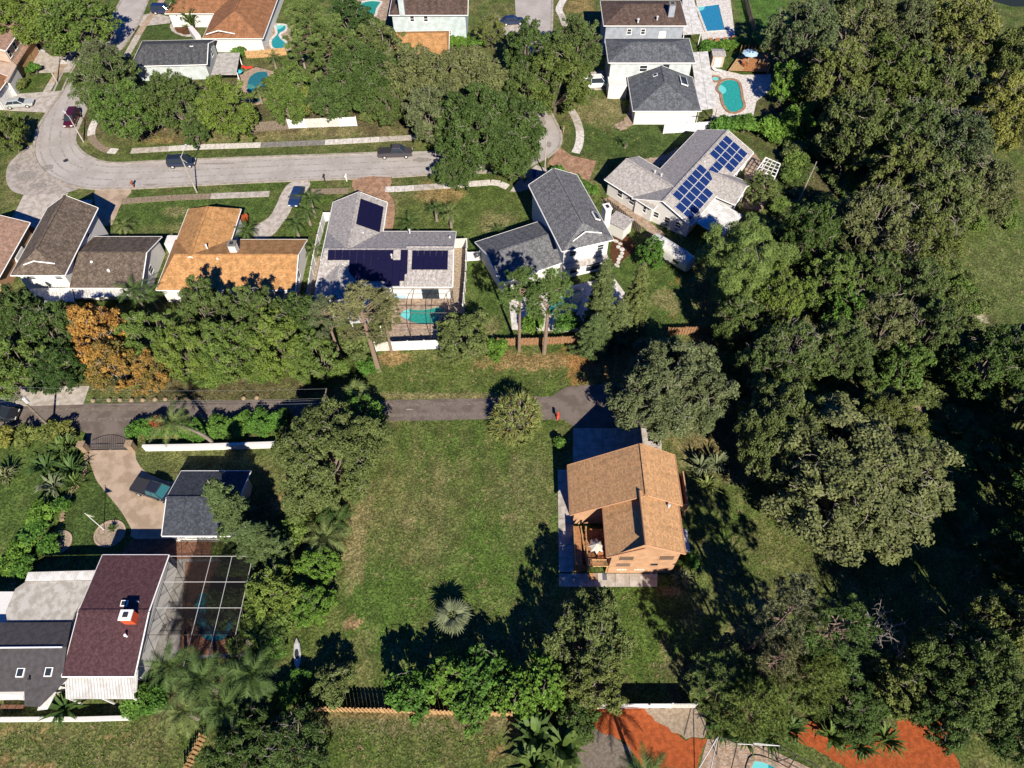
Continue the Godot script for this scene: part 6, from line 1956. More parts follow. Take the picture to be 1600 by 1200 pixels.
	for p in [[-37.06, -14.56, 1.76], [-35.13, -14.38, 1.63], [-22.14, -15.44, 1.52], [-21.08, -16.64, 1.28], [-24.23, -19.74, 1.44]]:
		tree("shrub", "bush", "leaf_bright", p[0], p[1], p[2] * 1.1, 2.0, "green underplanting shrub below the feather palms", "shrubs under the feather palms", "bark", "shrub")
	tree("strap_plant", "straps", "leaf_deep", -43.7, -13.8, 2.12, 2.2, "dark spiky plant against the white garden wall", "", "bark", "plant")
	tree("oak_tree", "oak", "leaf_deep", -24.85, -9.65, 3.37, 6.5, "dark twiggy tree at the bottom edge left of the picket fence")
	tree("oak_tree", "loose", "leaf_oak", -20.35, -9.81, 3.72, 6, "dark loose tree at the bottom edge beside the rough lawn")
	tree("oak_tree", "oak", "leaf_deep", -24.08, -11.5, 2.6, 6, "dark tree behind the two at the bottom edge")
	# row along the near side of the empty lot
	g = "bright trees along the near side of the empty lot"
	tree("glossy_tree", "large_leaf", "leaf_bright", -9.78, -15.02, 2.57, 5.6, "leftmost bright glossy tree behind the picket fence", g)
	tree("glossy_tree", "large_leaf", "leaf_bright", -6.34, -16.08, 2.86, 4.6, "second bright glossy tree from the left behind the picket fence", g)
	tree("glossy_tree", "large_leaf", "leaf_bright", -2.6, -16.65, 2.97, 5.4, "tallest bright glossy tree behind the picket fence", g)
	tree("glossy_tree", "large_leaf", "leaf_bright", -3.78, -13.89, 2.32, 4.8, "bright glossy tree leaning over the picket fence", g)
	tree("glossy_tree", "large_leaf", "leaf_bright", 0.61, -14.82, 2.67, 6, "bright glossy tree left of the grey oak", g)
	tree("glossy_tree", "large_leaf", "leaf_bright", 3.17, -15.88, 2.81, 6.6, "bright glossy tree touching the grey oak", g)
	tree("oak_tree", "oak", "leaf_olive", 7.58, -19.73, 4.59, 9.5, "grey-green oak with pale limbs below the tan house")
	tree("oak_tree", "oak", "leaf_olive", 7.85, -15.64, 3.14, 8, "olive tree at the left end of the white vinyl fence")
	tree("small_tree", "small", "leaf_deep", 6.39, -12.85, 2.07, 4.5, "dark bush tree beside the orange mulch")
	g = "big-leaved plants at the bottom edge"
	tree("banana_plant", "banana", "leaf_palm", 2.13, -11.35, 2.8, 3.2, "big-leaved plant below the glossy trees, left one", g, "bark", "plant")
	tree("banana_plant", "banana", "leaf_palm", 4.82, -10.37, 2.77, 3.2, "big-leaved plant beside the grey sandy yard", g, "bark", "plant")
	tree("banana_plant", "banana", "leaf_palm", 2.08, -8.92, 2.74, 3.2, "big-leaved plant cut by the bottom edge", g, "bark", "plant")
	palm("feather_palm", "feather", "leaf_palm", 11.82, -7.65, 3.38, 4.8, 18, "palm at the bottom edge throwing its shade on the orange mulch")
	# bottom right
	g = "pines at the bottom right"
	tree("pine_tree", "pine_open", "leaf_pine", 19.22, -14.98, 3.14, 10, "yellow-green pine above the white vinyl fence", g, "bark_pine")
	tree("pine_tree", "pine_dense", "leaf_pine", 21.59, -12.93, 3.52, 12, "dense pine beside the lower screen cage", g, "bark_pine")
	tree("pine_tree", "pine_open", "leaf_pine_grey", 24.44, -19.6, 3.51, 17, "tall grey pine nearest the tan house's lawn", g, "bark_pine")
	tree("pine_tree", "pine_open", "leaf_pine", 28.3, -18.22, 4.07, 16, "broad pine left of the pinkish bare branches", g, "bark_pine")
	tree("pine_tree", "pine_dense", "leaf_pine", 27.48, -15.64, 3.38, 12, "dense pine standing below the broad one", g, "bark_pine")
	tree("pine_tree", "pine_open", "leaf_pine_grey", 23.32, -16.02, 2.47, 14, "thin grey pine with a bent pale trunk", g, "bark_pine")
	g = "trees at the lower right"
	tree("oak_tree", "oak_big", "leaf_oak", 42.34, -16.15, 5.45, 11, "large dark oak near the bottom right corner", g)
	tree("oak_tree", "oak", "leaf_oak", 40.4, -12.85, 3.07, 8, "dark oak over the right end of the orange mulch", g)
	tree("oak_tree", "oak", "leaf_olive", 47.65, -20.54, 3.81, 11, "olive tree at the right edge above the corner oak", g)
	tree("oak_tree", "oak", "leaf_deep", 32.38, -13.68, 3.27, 5.5, "dark green shrubby tree inside the orange mulch", g)
	tree("small_tree", "small", "leaf_olive", 37.35, -15.4, 2.69, 6.5, "olive tree between the bare branches and the corner oak", g)
	tree("oak_tree", "oak", "leaf_deep", 46.34, -12.24, 3.48, 9, "dark tree at the right edge of the corner", g)
	for p in [[60.21, -35.35, 5.41], [54.72, -26.84, 4.68], [51.16, -20.85, 3.65], [54.28, -21.14, 4.83]]:
		tree("oak_tree", "oak", "leaf_deep", p[0], p[1], p[2], 13.5, "tall dark tree beyond the right edge shading the clearing", "tall trees beyond the right edge")
	bare_tree("pinkish bare branching tree at the lower right", Vector3(35.93, 7, -20.42).x, Vector3(35.93, 7, -20.42).z, 8.0, 2.5, 11)
	bare_tree("smaller bare branching tree beside the corner oak", Vector3(38.35, 6, -18.3).x, Vector3(38.35, 6, -18.3).z, 7.5, 1.8, 9)
	for p in [[20.29, -11.98, 1.6], [22.34, -11.43, 1.59], [24.78, -11.43, 1.71], [26.75, -11.98, 1.6], [30.6, -11.43, 1.59], [33.12, -10.6, 1.58], [35.72, -11.15, 1.71]]:
		tree("strap_plant", "straps", "leaf_palm", p[0], p[1], p[2] * 1.15, 2.2, "spiky palm-like plant edging the orange mulch", "spiky plants edging the orange mulch", "bark", "plant")
	# palms standing free
	palm("fan_palm", "fan", "leaf_palm_grey", -6.1, -22.57, 2.36, 2.1, 34, "silvery fan palm standing alone on the empty lot", "", Vector2.ZERO, true)
	tree("yucca", "yucca", "leaf_yucca", 0.47, -47.12, 3.62, 5.0, "tall many-headed yucca clump at the lane beside the empty lot", "", "bark", "plant")
	palm("fan_palm", "fan", "leaf_palm_light", -19.23, -49.84, 2.05, 3.6, 22, "pale fan palm above the lane beside the green strip", "", Vector2.ZERO, true)
	palm("feather_palm", "feather", "leaf_palm_light", -36.58, -44.02, 3.27, 6.4, 15, "tall leaning feather palm over the lane hedge", "", Vector2(-2.6, 0.8))
	palm("feather_palm", "feather", "leaf_palm_light", -20.37, -30.85, 3.21, 2.6, 15, "yellow-green feather palm at the left edge of the empty lot")
	palm("feather_palm", "feather", "leaf_palm", -19.46, -32.8, 2.55, 2.6, 14, "dark green feather palm behind the yellow-green one")
	palm("feather_palm", "feather", "leaf_palm", -51.99, -66.41, 3.15, 3.4, 16, "feather palm between the brown and orange roofs")
	palm("feather_palm", "feather", "leaf_palm", -49.9, -65.92, 2.64, 2.8, 15, "lower feather palm behind the orange-leaved tree")
	palm("feather_palm", "feather", "leaf_palm_light", -59.2, -81.71, 2.13, 1.2, 14, "small palm at the corner of the brown-roofed house")
	palm("feather_palm", "feather", "leaf_palm", -39.5, -79.21, 2.27, 2.4, 15, "palm at the corner of the orange roof")
	g = "front garden palms of the solar house"
	palm("feather_palm", "feather", "leaf_palm", -30.64, -84.98, 2.33, 3.6, 15, "palm standing over the blue car", g)
	palm("feather_palm", "feather", "leaf_palm", -31.17, -83.26, 2.13, 2.8, 14, "palm in the ring bed below the blue car", g)
	palm("feather_palm", "feather", "leaf_palm", -32.42, -80.45, 2.1, 2.6, 14, "palm at the end of the curved driveway", g)
	palm("feather_palm", "feather", "leaf_palm", -15.48, -81.69, 2.32, 1.6, 16, "palm right of the paver driveway", g)
	palm("feather_palm", "feather", "leaf_palm", -11.67, -84.12, 1.75, 2.6, 13, "left palm of the pair on the front lawn", g)
	palm("feather_palm", "feather", "leaf_palm_light", -9.36, -82.69, 2.12, 3.0, 14, "right palm of the pair on the front lawn", g)
	palm("feather_palm", "feather", "leaf_palm", -1.74, -80.7, 1.93, 1.0, 12, "small palm beside the shingled house", g)
	palm("feather_palm", "feather", "leaf_palm", 19.18, -102.27, 1.29, 1.4, 11, "small lone palm on the lawn by the turning circle")
	palm("feather_palm", "feather", "leaf_palm_light", -29.09, -76.1, 1.88, 1.6, 13, "pale palm squeezed between the orange and solar houses")
	palm("feather_palm", "feather", "leaf_palm", -44.53, -125.78, 1.9, 2.6, 12, "small palm by the wooden wall of the tan patio")
	palm("feather_palm", "feather", "leaf_palm_light", -45.04, -114.94, 2.04, 2.6, 12, "small palm leaning over the dark blue pool")
	tree("traveller_palm", "banana", "leaf_palm", -66.39, -143.05, 3.34, 4.6, "traveller palm in the round bed by the rust roof", "", "bark", "palm")
	tree("traveller_palm", "banana", "leaf_palm", -63.83, -140.12, 2.28, 3.6, "lower traveller palm in the round bed by the rust roof", "", "bark", "palm")
	tree("shrub", "bush", "leaf_bright", -52.61, -129.89, 1.96, 2.0, "round green shrub between the rust and charcoal roofs", "", "bark", "shrub")
	tree("shrub", "bush", "leaf_bright", -89.35, -124.26, 1.67, 2.4, "green shrub beside the rose-tiled house's garage", "", "bark", "shrub")
	tree("shrub", "bush", "leaf_olive", -90.48, -119.61, 1.88, 1.8, "brownish shrubs bed by the rust-roofed corner", "", "bark", "shrub")
	tree("shrub", "bush", "leaf_red", -73.41, -81.18, 0.78, 1.6, "red-leaved shrub left of the brown roof", "", "bark", "shrub")
	tree("shrub", "bush", "leaf_red", -41.21, -84.02, 0.79, 1.6, "red-leaved shrub at the orange roof's right corner", "", "bark", "shrub")
	tree("shrub", "bush", "leaf_bright", 5.77, -43.7, 1.09, 1.7, "small green shrub at the shaded corner of the tan house", "", "bark", "shrub")
	g = "plants on the east side of the tan house"
	for p in [[22.53, -40.54, 1.68, "leaf_palm_grey"], [24.51, -40.97, 1.53, "leaf_palm_grey"], [22.89, -37.99, 1.65, "leaf_palm_light"]]:
		tree("strap_plant", "straps", p[3], p[0], p[1], p[2] * 1.1, 2.0, "pale spiky plant beside the tan house's balcony", g, "bark", "plant")
	tree("shrub", "bush", "leaf_bright", 19.43, -28.94, 1.27, 1.9, "green shrub at the near right corner of the tan house", "", "bark", "shrub")
	tree("strap_plant", "straps", "leaf_palm_grey", 18.55, -27.14, 1.39, 0.9, "dry grey plant on the ground by the terrace end", "", "bark", "plant")
	for p in [[57.69, -42.78, 3.34], [58.6, -38.52, 2.95]]:
		palm("feather_palm", "feather", "leaf_palm", p[0], p[1], p[2], 3.0, 15, "dim feather palm in the shade at the right edge", "palms in the right-hand shade")
	for p in [[21.8, -86, 1], [22.88, -84.97, 0.99], [24.15, -83.24, 0.99], [25.51, -82.38, 0.98]]:
		tree("shrub", "bush", "leaf_croton", p[0], p[1], p[2] * 1.1, 1.3, "yellowish bed shrub along the white wall of the angled house", "bed shrubs of the angled house", "bark", "shrub")
	undergrowth()
	grass_tufts()

# low scrub that covers the floor of the wood and the tree belts
func undergrowth() -> void:
	var areas := [[60.38, -86.39, 19.12, 33.17, 420], [39.5, -54.24, 11.77, 6.92, 90], [-23.31, -117.25, 23.31, 7.68, 60], [31.57, -16.25, 14.82, 2.38, 60], [56.79, -40.1, 6.14, 15.43, 60], [-39.88, -55.81, 16.12, 2.28, 50], [-26.69, -27.5, 4.21, 8.13, 40]]
	var keep := []
	for a in areas:
		for i in a[4]:
			var t := rng.randf() * TAU
			var q := sqrt(rng.randf())
			var p := Vector3(a[0] + cos(t) * q * a[2], 0, a[1] + sin(t) * q * a[3])
			if p.x > 66.0 and p.z > -82.0 and p.z < -60.0:
				continue
			keep.append(p)
	for v in 3:
		var mm := MultiMesh.new()
		mm.transform_format = MultiMesh.TRANSFORM_3D
		mm.mesh = KIND["bush"][v % 2].crown
		var list := keep.filter(func(p: Vector3) -> bool: return absi(int(p.x * 13.0)) % 3 == v)
		mm.instance_count = list.size()
		for i in list.size():
			var s := rng.randf_range(0.7, 1.7)
			mm.set_instance_transform(i, Transform3D(Basis(Vector3.UP, rng.randf() * TAU).scaled(Vector3(s, s * rng.randf_range(0.5, 1.0), s)), list[i]))
		var o := MultiMeshInstance3D.new()
		o.name = numbered("undergrowth")
		o.multimesh = mm
		o.material_override = M[["leaf_oak", "leaf_light", "leaf_olive"][v]]
		o.set_meta("kind", "stuff")
		o.set_meta("label", ["dark scrub on the floor of the wood", "green scrub on the floor of the wood", "olive scrub on the floor of the wood"][v])
		o.set_meta("category", "undergrowth")
		add_child(o)

# short tufts, weeds and dry stalks standing in the open lawns
func grass_tufts() -> void:
	var areas := [[-5.87, -33.52, 11, 12.22, 3600], [-5.06, -54.76, 13.91, 2.66, 900], [12.1, -21.63, 6.05, 5.08, 900], [-40.03, -10.74, 11.08, 2.07, 1100], [-9.88, -11.02, 8.64, 2.19, 900], [28.86, -31.2, 8.66, 4.42, 1000], [73.05, -75.22, 6.64, 11.7, 1600], [-42.08, -105.93, 25.47, 2.48, 700], [16.89, -109.58, 6.76, 7.17, 600], [44.63, -92.49, 5.19, 6.84, 700]]
	for v in 3:
		var L := Leaves.new()
		for i in 16:
			var d := (rdir() + Vector3(0, 0.7, 0)).normalized()
			var b := Vector3(rng.randf_range(-0.12, 0.12), 0, rng.randf_range(-0.12, 0.12))
			L.blade(b, b + d * rng.randf_range(0.1, 0.22), d.cross(rdir()).normalized() * 0.03, tint_of(Color(0.7, 0.7, 0.6), Color.WHITE))
		var tuft := L.mesh()
		var list := []
		for a in areas:
			for i in a[4] / (8 if v == 1 else 3):
				var t := rng.randf() * TAU
				var q := sqrt(rng.randf())
				var p := Vector3(a[0] + cos(t) * q * a[2], 0.0, a[1] + sin(t) * q * a[3])
				if p.x > 4.6 and p.x < 19.5 and p.z > -46.0 and p.z < -26.0:
					continue
				if gn.get_noise_2d(p.x * 5.0 + v * 400.0, p.z * 5.0) < -0.05:
					continue
				list.append(p)
		var mm := MultiMesh.new()
		mm.transform_format = MultiMesh.TRANSFORM_3D
		mm.mesh = tuft
		mm.instance_count = list.size()
		for i in list.size():
			var s := rng.randf_range(0.6, 1.5)
			mm.set_instance_transform(i, Transform3D(Basis(Vector3.UP, rng.randf() * TAU).scaled(Vector3(s, s * 0.8, s)), list[i]))
		var o := MultiMeshInstance3D.new()
		o.name = numbered("grass")
		o.multimesh = mm
		o.material_override = M[["leaf_light", "leaf_straw", "leaf_olive"][v]]
		o.set_meta("kind", "stuff")
		o.set_meta("label", ["fresh green tufts standing in the lawns", "dry straw-coloured tufts in the lawns", "olive tufts standing in the lawns"][v])
		o.set_meta("category", "grass")
		add_child(o)

# ---------------------------------------------------------------- walls and fences
func fence(called: String, label: String, line: PackedVector2Array, h: float, m: String, step := 2.4, style := "panel") -> Node3D:
	var o := thing(called, label, "fence", up(line[0], 0))
	for i in line.size() - 1:
		var a := line[i]
		var b := line[i + 1]
		var n := maxi(1, roundi(a.distance_to(b) / step))
		var yaw := atan2(b.x - a.x, b.y - a.y)
		var bs := Basis(Vector3.UP, yaw)
		var seg := a.distance_to(b) / n
		for k in n:
			var p := a.lerp(b, (k + 0.5) / n)
			var st := st_new()
			if style == "panel":
				box(st, up(p, h * 0.5), Vector3(0.06, h - 0.12, seg - 0.1), bs)
				box(st, up(p, h - 0.05), Vector3(0.1, 0.1, seg - 0.12), bs)
				wput("panel", st, M["vinyl_aged" if m == "vinyl" and rng.randf() < 0.35 else m], o)
			elif style == "wall":
				box(st, up(p, h * 0.5 - 0.03), Vector3(0.22, h, seg - 0.01), bs)
				box(st, up(p, h + 0.02), Vector3(0.34, 0.09, seg - 0.012), bs)
				wput("wall_section", st, M[m], o)
			else:
				var q := int(seg / 0.19)
				for j in q:
					var c := a.lerp(b, (k + (j + 0.5) / q) / n)
					var side := 0.05 if j % 2 else -0.05
					box(st, up(c, h * 0.5 + rng.randf_range(-0.02, 0.02)) + bs * Vector3(side, 0, 0), Vector3(0.025, h, 0.2), bs)
				for y in [0.35, h - 0.3]:
					box(st, up(p, y), Vector3(0.05, 0.09, seg), bs)
				wput("picket_panel", st, M[m], o)
		if style != "wall":
			for k in n + 1:
				var p := a.lerp(b, float(k) / n)
				var st := st_new()
				box(st, up(p, h * 0.5), Vector3(0.13, h + 0.1, 0.13), bs)
				box(st, up(p, h + 0.08), Vector3(0.18, 0.06, 0.18), bs)
				wput("post", st, M[m], o)
	return o

func build_walls_and_fences() -> void:
	fence("vinyl_fence", "white fence along the dry verge below the dark oak", v2([-38.82, -107.56, -32.97, -107.92, -27.09, -108.29]), 1.8, "vinyl")
	fence("wood_fence", "weathered grey board fence left of the white one", v2([-47.47, -106.29, -43.36, -106.83, -38.9, -107.38]), 1.8, "wood_grey", 2.4, "picket")
	fence("vinyl_fence", "white fence behind the screened pool", v2([-18.29, -58.59, -9.52, -59.02, -7.62, -59.13]), 1.9, "vinyl")
	fence("vinyl_fence", "white fence down the right side of the solar house", v2([-9.06, -78.16, -6.75, -78.3, -6.69, -71.36, -6.82, -65.27]), 1.9, "vinyl")
	fence("vinyl_fence", "white fence down the left side of the solar house", v2([-27.64, -84.05, -28.93, -84.05, -29.09, -79.25, -28.99, -72.63, -28.62, -65.27]), 1.8, "vinyl")
	fence("vinyl_fence", "short white fence between solar and shingled house", v2([-6.56, -75.48, -4.75, -75.62]), 1.8, "vinyl")
	fence("wood_fence", "reddish rail fence between the two tall pines", v2([-1.91, -59.57, 2.61, -59.68, 8.88, -60.01]), 1.5, "wood_fence", 2.4, "picket")
	fence("wood_fence", "orange board fence in the shade right of the conifers", v2([21.23, -61.35, 25.91, -61.58, 30.74, -61.58]), 1.6, "wood_fence", 2.4, "picket")
	fence("vinyl_fence", "white fence above the angled solar house", v2([26.15, -106.11, 29.97, -106.47, 34.28, -107.01]), 1.8, "vinyl")
	fence("vinyl_fence", "white fence facing the orange mulch", v2([8.48, -14.05, 13.3, -14.1, 17.86, -14.1]), 1.8, "vinyl", 2.0)
	fence("vinyl_fence", "white fence at the far end of the right mulch bed", v2([37.29, -13.46, 41.9, -13.7]), 1.8, "vinyl", 2.0)
	fence("picket_fence", "orange wooden shadowbox fence along the near trees", v2([-20.84, -13.81, -15.15, -13.75, -10.09, -13.64, -5.04, -13.46, 0, -13.35]), 1.8, "wood_pale", 2.4, "picket")
	fence("picket_fence", "short orange fence running to the bottom edge", v2([-29.61, -11.47, -30.35, -9.05, -30.69, -8.03]), 1.7, "wood_pale", 2.4, "picket")
	fence("garden_wall", "low white wall along the bottom left gardens", v2([-52.66, -12.89, -46.41, -12.94, -42.02, -12.94, -37.35, -13.06]), 1.0, "stucco_white", 3.0, "wall")
	fence("garden_wall", "white masonry wall between hedge and gate lawn", v2([-44.83, -43.27, -39.21, -43.36, -33.6, -43.54, -28.93, -43.72]), 1.1, "stucco_white", 3.0, "wall")
	fence("wood_fence", "tan board wall below the tan patio", v2([-50.9, -129.61, -47.75, -129.84, -43.48, -130.73]), 1.5, "wood_pale", 2.4, "picket")
	fence("wood_fence", "dark board fence beside the bright top lawn", v2([49.01, -153.71, 48.44, -146.41, 47.94, -137.14]), 1.7, "wood_grey", 2.4, "picket")
	fence("wood_fence", "small brown fence by the shingled house's walk", v2([14.98, -87.58, 16.54, -85.65, 18.31, -83.18, 19.59, -81.2]), 1.5, "wood_grey", 2.4, "picket")
	# iron gate with stone pillars
	var g := thing("iron_gate", "arched black iron double gate between tan stone pillars", "gate", Vector3(-49.22, 0, -43.27))
	var a := Vector3(-51.57, 0, -43.27)
	var b := Vector3(-46.82, 0, -43.36)
	for s in 2:
		var st := st_new()
		var p0: Vector3 = a.lerp(b, 0.5 * s + 0.02)
		var p1: Vector3 = a.lerp(b, 0.5 * s + 0.48)
		var h0 := 1.15 if s == 0 else 1.75
		var h1 := 1.75 if s == 0 else 1.15
		for y in [0.12, 0.75]:
			tube(st, p0 + Vector3(0, y, 0), p1 + Vector3(0, y, 0), 0.04, 0.04, 4)
		for k in 8:
			var t0 := k / 8.0
			var t1 := (k + 1) / 8.0
			tube(st, p0.lerp(p1, t0) + Vector3(0, lerpf(h0, h1, sin(t0 * PI / 2) if s == 0 else 1.0 - cos(t0 * PI / 2)), 0), p0.lerp(p1, t1) + Vector3(0, lerpf(h0, h1, sin(t1 * PI / 2) if s == 0 else 1.0 - cos(t1 * PI / 2)), 0), 0.04, 0.04, 4)
		wput("gate_frame", st, M["metal_dark"], g)
		for k in 9:
			st = st_new()
			var t := k / 8.0
			var p: Vector3 = p0.lerp(p1, t)
			tube(st, p + Vector3(0, 0.1, 0), p + Vector3(0, lerpf(h0, h1, t), 0), 0.022, 0.022, 4)
			wput("bar", st, M["metal_dark"], g)
	for p in [a - Vector3(0.5, 0, 0), b + Vector3(0.5, 0, 0)]:
		var st := st_new()
		box(st, p + Vector3(0, 0.75, 0), Vector3(0.7, 1.55, 0.7))
		box(st, p + Vector3(0, 1.58, 0), Vector3(0.85, 0.12, 0.85))
		wput("pillar", st, M["stone"], g)
	# retaining edge of the garden bed
	var edge := thing("stone_edging", "curved stone edging between the strap plants and the flag lawn", "stone edging", Vector3(-51.58, 0, -38.4))
	var line := course(v2([-51.79, -42.55, -51.26, -40.53, -51.36, -39.07, -51.89, -37.56, -51.98, -35.92, -51.71, -34.15]), 5)
	for i in line.size():
		var st := st_new()
		box(st, up(line[i], 0.12), Vector3(rng.randf_range(0.3, 0.5), 0.34, rng.randf_range(0.3, 0.5)), Basis(Vector3.UP, rng.randf() * 3.0))
		wput("stone", st, M["stone"], edge)

# ---------------------------------------------------------------- vehicles
func loft(st: SurfaceTool, rings: Array) -> void:
	var n: int = rings[0].size()
	for i in rings.size() - 1:
		var mid := Vector3.ZERO
		for p in rings[i]:
			mid += p / n
		for k in n:
			var a: Vector3 = rings[i][k]
			var b: Vector3 = rings[i][(k + 1) % n]
			var c: Vector3 = rings[i + 1][(k + 1) % n]
			var d: Vector3 = rings[i + 1][k]
			quad(st, a, b, c, d, (a + b + c + d) / 4 - mid)
	for e in [0, rings.size() - 1]:
		var out: Vector3 = rings[e][0] - rings[1 if e == 0 else e - 1][0]
		for k in range(1, n - 1):
			tri(st, rings[e][0], rings[e][k], rings[e][k + 1], Vector3(0, 0, out.z))

func car(called: String, label: String, kind: String, rear: Vector3, front: Vector3, len: float, paint_c: Color, category := "car") -> void:
	var d := front - rear
	var o := thing(called, label, category, (rear + front) / 2, rad_to_deg(atan2(d.x, d.z)))
	o.position.y = 0.03
	var pm := StandardMaterial3D.new()
	pm.resource_name = "car_paint"
	pm.albedo_color = paint_c
	pm.roughness = 0.32
	pm.metallic_specular = 0.5
	pm.clearcoat_enabled = true
	pm.clearcoat = 0.8
	pm.clearcoat_roughness = 0.08
	var L := len / 2
	var w := 0.9
	var belt := 0.92
	var roof := 1.44
	var c0 := -0.42
	var c1 := 0.22
	var top0 := -0.30
	var top1 := 0.06
	if kind == "suv":
		belt = 1.02
		roof = 1.70
		w = 0.95
		c0 = -0.49
		c1 = 0.27
		top0 = -0.44
		top1 = 0.12
	elif kind == "pickup":
		belt = 1.08
		roof = 1.85
		w = 0.99
		c0 = -0.10
		c1 = 0.27
		top0 = -0.07
		top1 = 0.15
	elif kind == "van":
		belt = 1.15
		roof = 2.05
		w = 0.98
		c0 = -0.49
		c1 = 0.36
		top0 = -0.47
		top1 = 0.24
	var rings := []
	var zs := [[-1.0, 0.86, 0.42, 0.74], [-0.96, 0.96, 0.30, 0.92], [-0.6, 1.0, 0.26, 1.0], [0.0, 1.0, 0.26, 1.0], [0.35, 1.0, 0.26, 0.98], [0.75, 0.97, 0.28, 0.90], [0.95, 0.88, 0.30, 0.78], [1.0, 0.78, 0.42, 0.66]]
	for z in zs:
		var ww: float = w * z[1]
		var yt: float = belt * z[3]
		rings.append([Vector3(-ww * 0.9, z[2], z[0] * L), Vector3(-ww, (z[2] + yt) / 2, z[0] * L), Vector3(-ww * 0.97, yt - 0.06, z[0] * L), Vector3(-ww * 0.86, yt, z[0] * L), Vector3(ww * 0.86, yt, z[0] * L), Vector3(ww * 0.97, yt - 0.06, z[0] * L), Vector3(ww, (z[2] + yt) / 2, z[0] * L), Vector3(ww * 0.9, z[2], z[0] * L)])
	var st := st_new()
	loft(st, rings)
	put("body", st, pm, o)
	# glasshouse
	st = st_new()
	var g0: float = c0 * 2 * L
	var g1: float = c1 * 2 * L
	var t0: float = top0 * 2 * L
	var t1: float = top1 * 2 * L
	var wb := w * 0.88
	var wt := w * 0.70
	loft(st, [[Vector3(-wb, belt - 0.05, g0), Vector3(wb, belt - 0.05, g0), Vector3(wb, belt - 0.04, g0 + 0.01), Vector3(-wb, belt - 0.04, g0 + 0.01)], [Vector3(-wb, belt - 0.05, t0), Vector3(wb, belt - 0.05, t0), Vector3(wt, roof - 0.04, t0), Vector3(-wt, roof - 0.04, t0)], [Vector3(-wb, belt - 0.05, t1), Vector3(wb, belt - 0.05, t1), Vector3(wt, roof - 0.04, t1), Vector3(-wt, roof - 0.04, t1)], [Vector3(-wb, belt - 0.05, g1), Vector3(wb, belt - 0.05, g1), Vector3(wb, belt - 0.04, g1 - 0.01), Vector3(-wb, belt - 0.04, g1 - 0.01)]])
	put("windows", st, M["glass_teal" if label.begins_with("black pickup") else "glass_dark"], o)
	st = st_new()
	loft(st, [[Vector3(-wt * 0.92, roof - 0.06, t0 - 0.05), Vector3(wt * 0.92, roof - 0.06, t0 - 0.05), Vector3(wt * 0.9, roof - 0.02, t0 - 0.05), Vector3(-wt * 0.9, roof - 0.02, t0 - 0.05)], [Vector3(-wt * 1.03, roof - 0.07, t0 + 0.15), Vector3(wt * 1.03, roof - 0.07, t0 + 0.15), Vector3(wt * 0.85, roof + 0.03, t0 + 0.15), Vector3(-wt * 0.85, roof + 0.03, t0 + 0.15)], [Vector3(-wt * 1.03, roof - 0.07, t1 - 0.1), Vector3(wt * 1.03, roof - 0.07, t1 - 0.1), Vector3(wt * 0.85, roof + 0.02, t1 - 0.1), Vector3(-wt * 0.85, roof + 0.02, t1 - 0.1)], [Vector3(-wt * 0.95, roof - 0.07, t1 + 0.06), Vector3(wt * 0.95, roof - 0.07, t1 + 0.06), Vector3(wt * 0.9, roof - 0.03, t1 + 0.06), Vector3(-wt * 0.9, roof - 0.03, t1 + 0.06)]])
	put("roof", st, pm, o)
	st = st_new()
	for s in [-1.0, 1.0]:
		tube(st, Vector3(s * wb * 0.99, belt - 0.02, g1), Vector3(s * wt * 1.01, roof - 0.05, t1), 0.04, 0.04, 4)
		tube(st, Vector3(s * wb * 0.99, belt - 0.02, g0), Vector3(s * wt * 1.01, roof - 0.05, t0), 0.05, 0.05, 4)
		tube(st, Vector3(s * wb * 1.0, belt - 0.02, (t0 + t1) / 2), Vector3(s * wt * 1.02, roof - 0.05, (t0 + t1) / 2), 0.04, 0.04, 4)
	put("pillars", st, pm, o)
	if kind == "pickup":
		st = st_new()
		box(st, Vector3(0, belt + 0.02, -L * 0.60), Vector3(w * 1.62, 0.06, L * 0.70))
		put("bed_cover", st, M["metal_dark"], o)
	for s in [-1.0, 1.0]:
		for z in [-0.62, 0.62]:
			st = st_new()
			var c := Vector3(s * (w - 0.1), 0.33, z * L)
			tube(st, c - Vector3(0.11, 0, 0), c + Vector3(0.11, 0, 0), 0.34, 0.34, 14)
			var wh := put("wheel", st, M["rubber"], o)
			st = st_new()
			tube(st, c + Vector3(s * 0.1, 0, 0), c + Vector3(s * 0.125, 0, 0), 0.21, 0.17, 10)
			put("rim", st, M["metal_pale"], wh)
		st = st_new()
		box(st, Vector3(s * w * 0.6, belt * 0.66, L * 0.965), Vector3(0.36, 0.14, 0.16))
		put("headlight", st, M["trim"], o)
		st = st_new()
		box(st, Vector3(s * w * 0.74, belt * 0.72, -L * 0.975), Vector3(0.24, 0.2, 0.1))
		put("taillight", st, M["red"], o)
		st = st_new()
		box(st, Vector3(s * (w + 0.08), belt + 0.04, g1 - 0.35), Vector3(0.2, 0.14, 0.1))
		put("side_mirror", st, pm, o)

